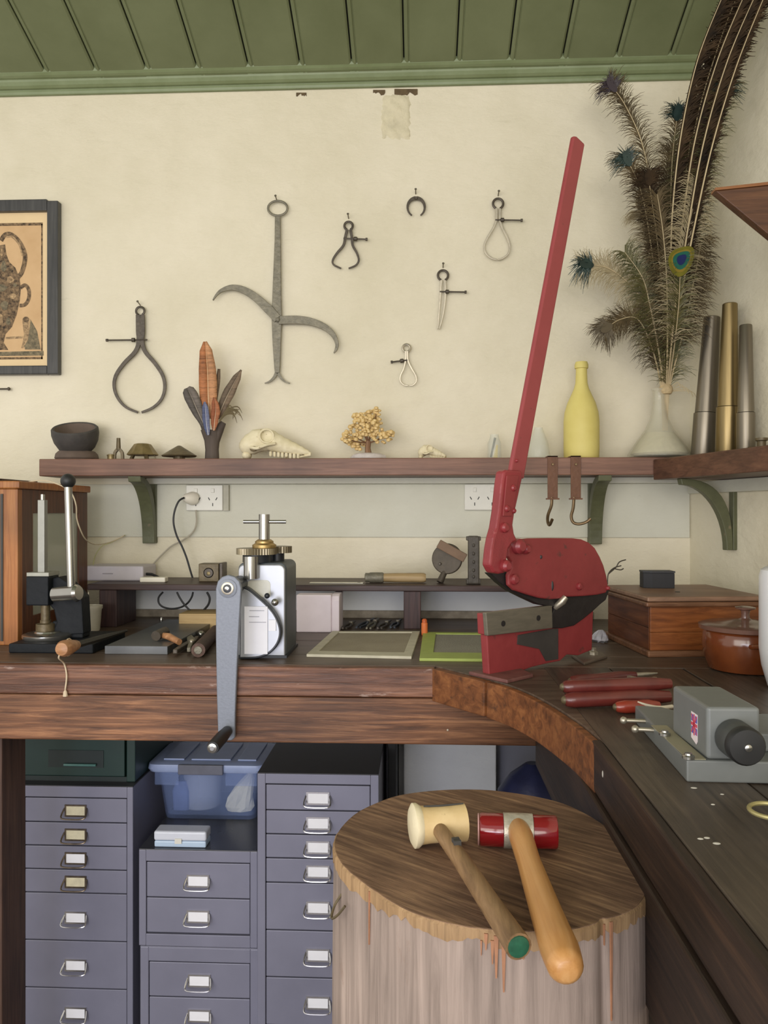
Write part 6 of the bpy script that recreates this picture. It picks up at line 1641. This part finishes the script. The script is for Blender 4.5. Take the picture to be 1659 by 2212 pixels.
# green drawer unit on the left cabinet
M_gr = plain('dark green enamel', (26, 50, 45), 0.4, var=0.12, scale=10)
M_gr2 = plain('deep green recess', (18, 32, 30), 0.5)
gx0 = onY(46, 1650, Y1 + 0.03).x; gx1 = onY(292, 1650, Y1 + 0.03).x
gd = thing('filing_tray', 'dark green metal file drawer on top of the left drawer cabinet', 'file drawer', V(((gx0 + gx1) / 2, Y1 + 0.15, zt1)))
gh = 0.135
yg = Y1 + 0.03
MB().box((gx0, yg, zt1), (gx0 + 0.008, yg + 0.30, zt1 + gh)).build('side', M_gr2, gd)
MB().box((gx1 - 0.022, yg, zt1), (gx1, yg + 0.30, zt1 + gh)).build('side', M_gr, gd, bevel=0.002)
MB().box((gx0 + 0.008, yg + 0.002, zt1), (gx1 - 0.022, yg + 0.30, zt1 + 0.012)).build('bottom', M_gr2, gd)
MB().box((gx0 + 0.008, yg + 0.002, zt1 + gh - 0.012), (gx1 - 0.022, yg + 0.30, zt1 + gh)).build('top', M_gr2, gd)
fdw = MB().box((gx0 + 0.011, yg - 0.004, zt1 + 0.014), (gx1 - 0.025, yg + 0.28, zt1 + gh - 0.014)).build('drawer', M_gr, gd, bevel=0.002)
xm = (gx0 + gx1) / 2
MB().box((xm - 0.072, yg - 0.006, zt1 + 0.036), (xm + 0.066, yg - 0.0042, zt1 + 0.078)).build('recess', M_gr2, fdw)
MB().tube([V((xm - 0.030, yg - 0.012, zt1 + 0.044)), V((xm + 0.050, yg - 0.012, zt1 + 0.044))], 0.0032, 8).build('pull', plain('green pull', (70, 110, 104), 0.3), fdw, smooth=True)
# crate with green bars beside it
# clear storage tub
M_tub = clear('bluish clear plastic', (150, 172, 224), 0.17, 0.2)
M_tublid = plain('milky blue lid', (150, 164, 198), 0.35, var=0.05)
M_tubh = plain('slate grey clip', (92, 94, 106), 0.4)
kx = lambda px, py, Y: onY(px, py, Y)
ytf = 1.99
ztop = onY(440, 1646, ytf).z
tb = thing('storage_tub', 'clear bluish plastic storage tub with grey clip on the middle cabinet', 'storage tub', V((onY(440, 1700, ytf).x, ytf + 0.12, zt2_)))
def tubring(x0, x1, y0, y1, z, r=0.02, n=5):
    pts = []
    for cx_, cy_, a0 in ((x1 - r, y1 - r, 0), (x0 + r, y1 - r, 90), (x0 + r, y0 + r, 180), (x1 - r, y0 + r, 270)):
        for i in range(n + 1):
            a = math.radians(a0 + 90 * i / n); pts.append(V((cx_ + r * math.cos(a), cy_ + r * math.sin(a), z)))
    return pts
xb0 = onY(352, 1770, ytf).x; xb1 = onY(548, 1770, ytf).x; xt0 = onY(338, 1690, ytf).x; xt1 = onY(560, 1690, ytf).x
xt1 = min(xt1, X3l - 0.012); 
DTU = 0.17
rings = [tubring(xb0, xb1, ytf + 0.014, ytf + DTU - 0.014, zt2_ + 0.0005), tubring(xb0 - 0.002, xb1 + 0.002, ytf + 0.012, ytf + DTU - 0.012, zt2_ + 0.006), tubring(xt0, xt1, ytf, ytf + DTU, ztop - 0.024),
         tubring(xt0 + 0.003, xt1 - 0.003, ytf + 0.003, ytf + DTU - 0.003, ztop - 0.024), tubring(xb0 + 0.002, xb1 - 0.002, ytf + 0.015, ytf + DTU - 0.015, zt2_ + 0.010), tubring(xb0 + 0.03, xb1 - 0.03, ytf + 0.04, ytf + DTU - 0.04, zt2_ + 0.0095)]
MB().loft(rings).build('tub_body', M_tub, tb, smooth=True)
xl0 = onY(320, 1655, ytf).x; xl1 = min(onY(572, 1655, ytf).x, X3l + 0.004)
rings = [tubring(xl0 + 0.004, xl1 - 0.004, ytf - 0.012, ytf + DTU + 0.012, ztop - 0.0235), tubring(xl0, xl1, ytf - 0.016, ytf + DTU + 0.016, ztop - 0.016), tubring(xl0 + 0.002, xl1 - 0.002, ytf - 0.014, ytf + DTU + 0.014, ztop - 0.004), tubring(xl0 + 0.014, xl1 - 0.014, ytf - 0.002, ytf + DTU + 0.002, ztop)]
MB().loft(rings).build('lid', M_tublid, tb, smooth=True)
for (u0, u1) in ((0.12, 0.30), (0.36, 0.70), (0.76, 0.92)):
    xa = xl0 + (xl1 - xl0) * u0; xc_ = xl0 + (xl1 - xl0) * u1
    MB().box((xa, ytf + 0.012, ztop), (xc_, ytf + DTU - 0.01, ztop + 0.004)).build('lid_panel', M_tublid, tb, bevel=0.0015)
xa = onY(390, 1650, ytf).x; xc_ = onY(486, 1650, ytf).x
MB().box((xa, ytf - 0.024, ztop - 0.026), (xc_, ytf - 0.0165, ztop - 0.001)).build('clip', M_tubh, tb, bevel=0.002)
for (p0_, p1_) in ((336, 388), (488, 556)):
    x_a = onY(p0_, 1680, ytf).x; x_b = min(onY(p1_, 1680, ytf).x, X3l - 0.008)
    MB().box((x_a, ytf - 0.008, ztop - 0.058), (x_b, ytf - 0.004, ztop - 0.024)).build('rim_flap', M_tub, tb, bevel=0.002)
# contents
inb = zt2_ + 0.0105
tag(MB().lathe([(0.045, 0), (0.048, 0.002), (0.052, 0.105), (0.054, 0.108), (0.051, 0.108), (0.046, 0.003)], V((onY(437, 1700, 2.07).x, 2.075, inb), ), 28).build('clear_tub_cup', clear('inner cup plastic', (196, 206, 232), 0.35, 0.12), smooth=True), 'clear round cup standing inside the plastic storage tub', 'cup')
bgx = onY(520, 1740, 2.03).x
rr = random.Random(12); rings = []
for h, sx_, sy_, dx in ((0.0005, 0.034, 0.016, 0), (0.012, 0.040, 0.019, 0.0), (0.035, 0.035, 0.019, 0.004), (0.060, 0.027, 0.016, 0.012), (0.085, 0.016, 0.013, 0.024), (0.100, 0.006, 0.007, 0.030)):
    rings.append([V((bgx - 0.006 + dx + math.cos(t) * sx_ * rr.uniform(0.88, 1.06), 2.040 + math.sin(t) * sy_ * rr.uniform(0.85, 1.1), inb + h)) for t in [2 * math.pi * i / 18 for i in range(18)]])
tag(MB().loft(rings).build('paper_bag', plain('crumpled cream paper', (216, 214, 196), 0.8, var=0.05, bump=0.8, bscale=50), smooth=False), 'crumpled cream paper bag in the right corner of the plastic tub', 'bag')
tag(MB().loft([tubring(xb0 + 0.012, xb0 + 0.055, 2.03, 2.13, inb + 0.0005, 0.01), tubring(xb0 + 0.010, xb0 + 0.057, 2.028, 2.132, inb + 0.05, 0.01), tubring(xb0 + 0.018, xb0 + 0.050, 2.035, 2.125, inb + 0.075, 0.01)]).build('blue_pouch', plain('dusty blue cloth', (84, 100, 150), 0.8, var=0.15, bump=0.5), smooth=True), 'dusty blue cloth pouch inside the plastic tub, left side', 'pouch')
# small white case in front of the tub
w0 = onZ(333, 1830, zt2_); w1 = onZ(446, 1830, zt2_)
sc2 = thing('small_case', 'small flat white and pale blue plastic case in front of the tub', 'case', V(((w0.x + w1.x) / 2, w0.y + 0.04, zt2_)))
yb5 = min(onZ(400, 1788, zt2_ + 0.03).y, ytf - 0.028)
MB().box((w0.x, w0.y, zt2_ + 0.0003), (w1.x, yb5, zt2_ + 0.015)).build('tray', plain('pale blue plastic', (178, 198, 218), 0.3, var=0.03), sc2, bevel=0.003)
MB().box((w0.x - 0.001, w0.y - 0.001, zt2_ + 0.0155), (w1.x + 0.001, yb5 + 0.0005, zt2_ + 0.038)).build('lid', plain('milky white plastic', (206, 210, 220), 0.25, var=0.03), sc2, bevel=0.005, seg=3)
MB().box((w0.x + 0.05, w0.y - 0.003, zt2_ + 0.010), (w0.x + 0.066, w0.y - 0.0012, zt2_ + 0.022)).build('latch', M_plate, sc2)

# dark slab stands in for shade beside cabinets, and blue sack under the bench
tag(MB().box((onY(838, 1650, 2.0).x, 2.0, 0.0), (onY(838, 1650, 2.0).x + 0.020, 2.29, 0.82)).build('gap_shade_slab', M_black, None, bevel=0.002), 'upright black slab standing in for shade between the drawer cabinet and the pale wall pier', 'board')
# (grey leaning board and sack behind the stump)
gl0 = onY(1076, 1650, 2.24)
tag(MB().prism([V((gl0.x, 2.255, 0.0)), V((gl0.x + 0.17, 2.235, 0.0)), V((gl0.x + 0.17, 2.275, 0.70)), V((gl0.x, 2.282, 0.70))], (0, 0.006, 0)).build('grey_sheet', plain('blue grey sheet', (120, 122, 136), 0.6, var=0.1, scale=5), None), 'blue grey sheet leaning on the wall under the bench', 'sheet')
rings = []; rr = random.Random(4)
bx_ = onY(1150, 1690, 2.08)
for h, r in ((0, 0.09), (0.2, 0.105), (0.46, 0.10), (0.57, 0.085), (0.615, 0.055), (0.645, 0.018)):
    rings.append([V((bx_.x + math.cos(t) * r * rr.uniform(0.9, 1.1), 2.07 + math.sin(t) * r * rr.uniform(0.8, 1.0), h)) for t in [2 * math.pi * i / 20 for i in range(20)]])
tag(MB().loft(rings).build('blue_sack', plain('navy plastic sack', (44, 48, 82), 0.45, var=0.2, bump=0.6, bscale=20), smooth=True), 'navy blue plastic sack standing under the bench behind the stump', 'sack')

# ================================================================ TREE STUMP AND MALLETS
ZST = ZC - 0.389
outline_px = [(722, 1838), (722, 1812), (738, 1784), (770, 1755), (815, 1733), (860, 1718), (920, 1709), (985, 1705), (1050, 1706), (1105, 1712), (1165, 1722), (1215, 1735), (1255, 1752), (1290, 1772), (1325, 1797), (1352, 1822), (1376, 1850), (1392, 1876), (1399, 1902), (1396, 1930), (1382, 1954), (1355, 1972), (1318, 1984), (1300, 1985), (1285, 1997), (1240, 2008), (1180, 2014), (1110, 2012), (1050, 2008), (1000, 2002), (945, 1990), (895, 1974), (850, 1952), (808, 1925), (770, 1897), (738, 1868)]
ol = smoothpts([onZ(x, y, ZST) for x, y in outline_px], 5, closed=True)
cxs = sum(p.x for p in ol) / len(ol); cys = sum(p.y for p in ol) / len(ol)
M_cut = None
def cut_mat():
    m, nt, b = base_mat('sawn end grain'); N = nt.nodes; L = nt.links
    tc = N.new('ShaderNodeTexCoord'); mp = N.new('ShaderNodeMapping')
    mr = N.new('ShaderNodeMapping'); mr.inputs['Rotation'].default_value = (0, 0, math.radians(36))
    mp.inputs['Scale'].default_value = (5, 60, 5)
    L.new(tc.outputs['Object'], mr.inputs['Vector']); L.new(mr.outputs['Vector'], mp.inputs['Vector'])
    n1 = N.new('ShaderNodeTexNoise'); n1.inputs['Scale'].default_value = 2.0; n1.inputs['Detail'].default_value = 8; n1.inputs['Roughness'].default_value = 0.7
    L.new(mp.outputs['Vector'], n1.inputs['Vector'])
    r1 = N.new('ShaderNodeValToRGB'); e = r1.color_ramp.elements
    e[0].position = 0.30; e[0].color = lin((86, 66, 54)); e[1].position = 0.74; e[1].color = lin((182, 150, 118)); k = e.new(0.52); k.color = lin((132, 104, 84))
    L.new(n1.outputs['Fac'], r1.inputs['Fac'])
    n2 = N.new('ShaderNodeTexNoise'); n2.inputs['Scale'].default_value = 9; n2.inputs['Detail'].default_value = 5
    L.new(tc.outputs['Object'], n2.inputs['Vector'])
    r2 = N.new('ShaderNodeValToRGB'); r2.color_ramp.elements[0].position = 0.38; r2.color_ramp.elements[0].color = (0.62, 0.60, 0.58, 1); r2.color_ramp.elements[1].position = 0.62; r2.color_ramp.elements[1].color = (1.1, 1.08, 1.02, 1)
    L.new(n2.outputs['Fac'], r2.inputs['Fac'])
    mx = N.new('ShaderNodeMixRGB'); mx.blend_type = 'MULTIPLY'; mx.inputs['Fac'].default_value = 0.75
    L.new(r1.outputs['Color'], mx.inputs['Color1']); L.new(r2.outputs['Color'], mx.inputs['Color2'])
    L.new(mx.outputs['Color'], b.inputs['Base Color']); b.inputs['Roughness'].default_value = 0.7; b.inputs['Specular IOR Level'].default_value = 0.25
    bp = N.new('ShaderNodeBump'); bp.inputs['Strength'].default_value = 0.7; bp.inputs['Distance'].default_value = 0.003
    L.new(n1.outputs['Fac'], bp.inputs['Height']); L.new(bp.outputs['Normal'], b.inputs['Normal'])
    return m
M_cut = cut_mat()
M_bark = wood('grey weathered trunk', (122, 108, 98), (152, 136, 125), (176, 158, 146), 'Z', scale=0.8, rough=0.75, bump=0.5, wear=(134, 108, 92), wear_amt=0.60, wear_scale=8)
M_rimw = wood('fresh splintered rim', (132, 106, 76), (160, 129, 92), (184, 152, 112), 'Z', scale=1.4, rough=0.7, bump=0.6)
stump = thing('tree_stump', 'big round sawn tree stump used as an anvil block, two mallets on it', 'stump', V((cxs, cys, 0)))
n = len(ol); rings = []
levels = [(0.0, 1.03), (0.3, 1.02), (0.55, 1.012), (0.75, 1.008), (0.84, 1.004), (ZST - 0.0025, 0.9985)]
cen_ = V((cxs, cys, 0))
for z, s in levels:
    r = []
    for i, p in enumerate(ol):
        d = V((p.x, p.y, 0)) - cen_
        wob = 1 + 0.004 * mnoise.noise(V((p.x * 9, p.y * 9, z * 2))) + 0.003 * mnoise.noise(V((p.x * 60, p.y * 60, z * 3)))
        q = cen_ + d * s * wob; q.z = z; r.append(q)
    rings.append(r)
MB().loft(rings).build('trunk', M_bark, stump, smooth=True)
rr = random.Random(2); rings = []
low = []; top_ = []; mid_ = []
for i, p in enumerate(ol):
    d = V((p.x, p.y, 0)) - cen_
    jag = rr.uniform(-0.003, 0.003) + 0.008 * mnoise.noise(V((i * 0.13, 3, 1)))
    q = cen_ + d * 1.0035; q.z = ZST - 0.014 + jag; low.append(q)
    q = cen_ + d * (1.003 + rr.uniform(-0.002, 0.004)); q.z = ZST - 0.003; mid_.append(q)
    q = cen_ + d * 0.988; q.z = ZST + 0.0004; top_.append(q)
b0_ = []
for q in low:
    w = q.copy(); w = cen_ + (V((q.x, q.y, 0)) - cen_) * 0.985; w.z = q.z; b0_.append(w)
MB().loft([b0_, low, mid_, top_], cap=False).build('splinter_rim', M_rimw, stump, smooth=True)
fan = [V((cxs + (p.x - cxs) * 0.992, cys + (p.y - cys) * 0.992, ZST - 0.0120)) for p in ol]
MB().prism(fan, (0, 0, 0.0123)).build('cut_face', M_cut, stump)
# orange stain streaks and hanging splinters on the side
M_stain = plain('rusty orange stain', (158, 112, 82), 0.8, var=0.15, scale=60)
def outside(px, py):
    """point on the stump side surface seen at this pixel"""
    best = None; d = dirv(px, py)
    for i in range(n):
        a = ol[i]; c_ = ol[(i + 1) % n]
        ex, ey = c_.x - a.x, c_.y - a.y
        det = d.x * (-ey) + d.y * ex
        if abs(det) < 1e-9: continue
        t = (a.x * (-ey) + a.y * ex) / det
        s = (d.x * a.y - d.y * a.x) / det
        if -0.01 <= s <= 1.01 and t > 0 and (best is None or t < best): best = t
    p = EYE + d * (best or 0.75)
    return p, (V((p.x, p.y, 0)) - cen_).normalized()
for (px, y0, y1, w) in ((800, 1925, 2040, 1.6), (1050, 2015, 2050, 4), (1072, 2020, 2110, 5), (1088, 2025, 2140, 5), (1064, 2030, 2080, 4), (1110, 2040, 2060, 6), (1130, 2035, 2070, 4), (1318, 1990, 2200, 3.5), (1303, 1995, 2040, 2), (1040, 2030, 2062, 2)):
    a, na = outside(px, y0); 
    k = a.y / 1700
    zlo = a.z - (y1 - y0) * k
    sd = V((-na.y, na.x, 0))
    pts = [V((a.x, a.y, a.z)), V((a.x, a.y, (a.z * 2 + zlo) / 3)), V((a.x, a.y, zlo))]
    pts = [p + na * (0.0012 + 0.004 * (ZST - p.z)) for p in pts]
    MB().strip(pts, [w * k, w * k * 0.8, w * k * 0.35], na, 0.0016).build('stain_streak', M_stain, stump)
# staple on the left side
a, na = outside(746, 1960)
sd = V((-na.y, na.x, 0)).normalized()
if sd.x < 0: sd = -sd
MB().tube(smoothpts([a - sd * 0.012 + V((0, 0, 0.012)), a - sd * 0.012 + na * 0.010 + V((0, 0, -0.002)), a + na * 0.015 + V((0, 0, -0.010)), a + sd * 0.008 + na * 0.010 + V((0, 0, -0.004)), a + sd * 0.013 + na * 0.002 + V((0, 0, 0.008))], 5), 0.0014, 7).build('wire_staple', M_bronze, stump, smooth=True)

# ---- rawhide mallet
M_raw = plain('cream rawhide', (196, 168, 116), 0.55, var=0.12, scale=18, bump=0.3, col2=(218, 194, 146), speck=(120, 92, 54), speck_amt=0.68)
M_rawe = plain('pale rawhide face', (222, 210, 176), 0.6, var=0.06, bump=0.3)
M_gh = wood('grey brown mallet handle', (104, 80, 54), (134, 106, 74), (156, 126, 90), 'Y', rough=0.5, bump=0.2)
M_yh = wood('honey varnished handle', (172, 120, 66), (190, 140, 84), (204, 158, 104), 'Y', scale=0.7, rough=0.32, bump=0.08)
m1 = thing('rawhide_mallet', 'cream rawhide mallet with a worn brown handle with green end, left on the stump', 'mallet', onZ(945, 1800, ZST))
k = 0.92 / 1700
def on_top(px, py, h): return onZ(px, py, ZST + h)
rM = 0.0215
a = on_top(893, 1790, rM); c_ = on_top(1003, 1782, rM); a.z = c_.z = ZST + rM + 0.0035
d = (c_ - a).normalized(); Lh = (c_ - a).length
MB().lathe([(rM * 1.0, 0.008), (rM * 0.96, Lh * 0.3), (rM * 0.96, Lh * 0.7), (rM, Lh)], a, 28, axis=d).build('head', M_raw, m1, smooth=True)
MB().lathe([(rM * 0.92, -0.003), (rM * 1.16, 0.0), (rM * 1.16, 0.004), (rM * 0.99, 0.009)], a, 28, axis=d).build('striking_face', M_rawe, m1, smooth=True)
for s in (0.22, 0.85):
    q = a + d * Lh * s + V((0, -rM * 0.80, rM * 0.56 - 0.006))
    MB().ball(q + V((0, 0.001, -0.002)), (0.004, 0.002, 0.003), 10, 8).build('tack', M_slot, m1, smooth=True)
MB().tube([a + d * Lh * 0.2 + V((0, 0, rM)), a + d * Lh * 0.5 + V((0, -0.001, rM * 0.99)), a + d * Lh * 0.98 + V((0, 0, rM * 1.0))], 0.0012, 6).build('seam', M_slot, m1)
hb_ = a + d * Lh * 0.48; 
he_ = on_top(1120, 2046, 0.012); 
he_.z = ZST + 0.0125
hp = [hb_ + V((0, -rM * 0.6, 0)), hb_.lerp(he_, 0.35), hb_.lerp(he_, 0.7), he_]
hp[1].z = ZST + 0.0195; hp[2].z = ZST + 0.0155
MB().tube(smoothpts(hp, 5), lerp_list([0.0085, 0.0095, 0.0105, 0.0120], 5), 18).build('handle', M_gh, m1, smooth=True)
dd = (hp[3] - hp[2]).normalized()
MB().lathe([(0.0098, 0), (0.0095, 0.0012), (0.004, 0.002)], he_, 16, axis=dd).build('end_paint', plain('green paint end', (36, 84, 62), 0.4, var=0.3, scale=80), m1, smooth=True)
q = hb_.lerp(he_, 0.24) + V((0, 0, 0.0075)); 
for s in (0, 1):
    MB().obox(V(hb_.lerp(he_, 0.26 + 0.025 * s)) + V((0.001, 0, 0.0095 - 0.004 * 0)), dd, dd.cross(V((0, 0, 1))), V((0, 0, 1)), 0.004, 0.008, 0.006).build('dark_mark', M_slot, m1)
# ---- red plastic hammer
m2 = thing('plastic_hammer', 'red plastic faced hammer with metal collar and honey wood handle, right on the stump', 'hammer', onZ(1116, 1815, ZST))
M_rp = plain('clear red plastic', (150, 20, 30), 0.12, var=0.1, scale=20, coat=0.6)
M_rp.node_tree.nodes['Principled BSDF'].inputs['Transmission Weight'].default_value = 0.35
M_col = plain('pitted pale alloy', (186, 180, 164), 0.4, 0.4, var=0.18, scale=60, bump=0.4)
rH = 0.0185
a = on_top(1036, 1793, rH); c_ = on_top(1203, 1800, rH); a.z = c_.z = ZST + rH + 0.001
d = (c_ - a).normalized(); Lh = (c_ - a).length
MB().lathe([(rH * 0.93, 0), (rH, 0.002), (rH, Lh * 0.305), (rH * 0.9, Lh * 0.31)], a, 28, axis=d).build('plastic_face', M_rp, m2, smooth=True)
MB().lathe([(rH * 0.9, Lh * 0.69), (rH, Lh * 0.695), (rH, Lh - 0.002), (rH * 0.93, Lh)], a, 28, axis=d).build('plastic_face', M_rp, m2, smooth=True)
MB().lathe([(rH * 0.97, -0.0008), (rH * 0.93, -0.0022)], a, 28, axis=d).build('face_disc', plain('pale red face', (196, 150, 146), 0.3), m2, smooth=True)
MB().lathe([(rH * 0.9, Lh * 0.305), (rH * 1.06, Lh * 0.312), (rH * 1.06, Lh * 0.688), (rH * 0.9, Lh * 0.695)], a, 28, axis=d).build('collar', M_col, m2, smooth=True)
hb_ = a + d * Lh * 0.49 + V((0, -0.003, 0.006))
he_ = on_top(1226, 2102, 0.016); he_.z = ZST + 0.0165
hp = [hb_, hb_.lerp(he_, 0.10), hb_.lerp(he_, 0.30), hb_.lerp(he_, 0.65), hb_.lerp(he_, 0.88), hb_.lerp(he_, 0.97), he_ ]
hp[2].z = ZST + 0.0205; hp[3].z = ZST + 0.0175
MB().tube(smoothpts(hp, 5), lerp_list([0.0115, 0.0135, 0.0125, 0.0150, 0.0168, 0.0150, 0.0080], 5), 22).build('handle', M_yh, m2, smooth=True)
# cable hanging under the right bench
cb = [onX(1400, 1900, XR - 0.009), onX(1401, 2000, XR - 0.009), onX(1402, 2055, XR - 0.009), onX(1420, 2100, XR - 0.009), onX(1438, 2132, XR - 0.009)]
cbl = thing('bench_cable', 'black cable clipped to the side of the right bench with a pale end', 'cable', cb[2])
MB().tube(smoothpts(cb, 5), 0.0028, 8).build('lead', M_blackrub, cbl, smooth=True)
MB().ball(cb[-1] + V((0, -0.004, -0.006)), 0.0042, 12, 8).build('end_clip', M_plate, cbl, smooth=True)
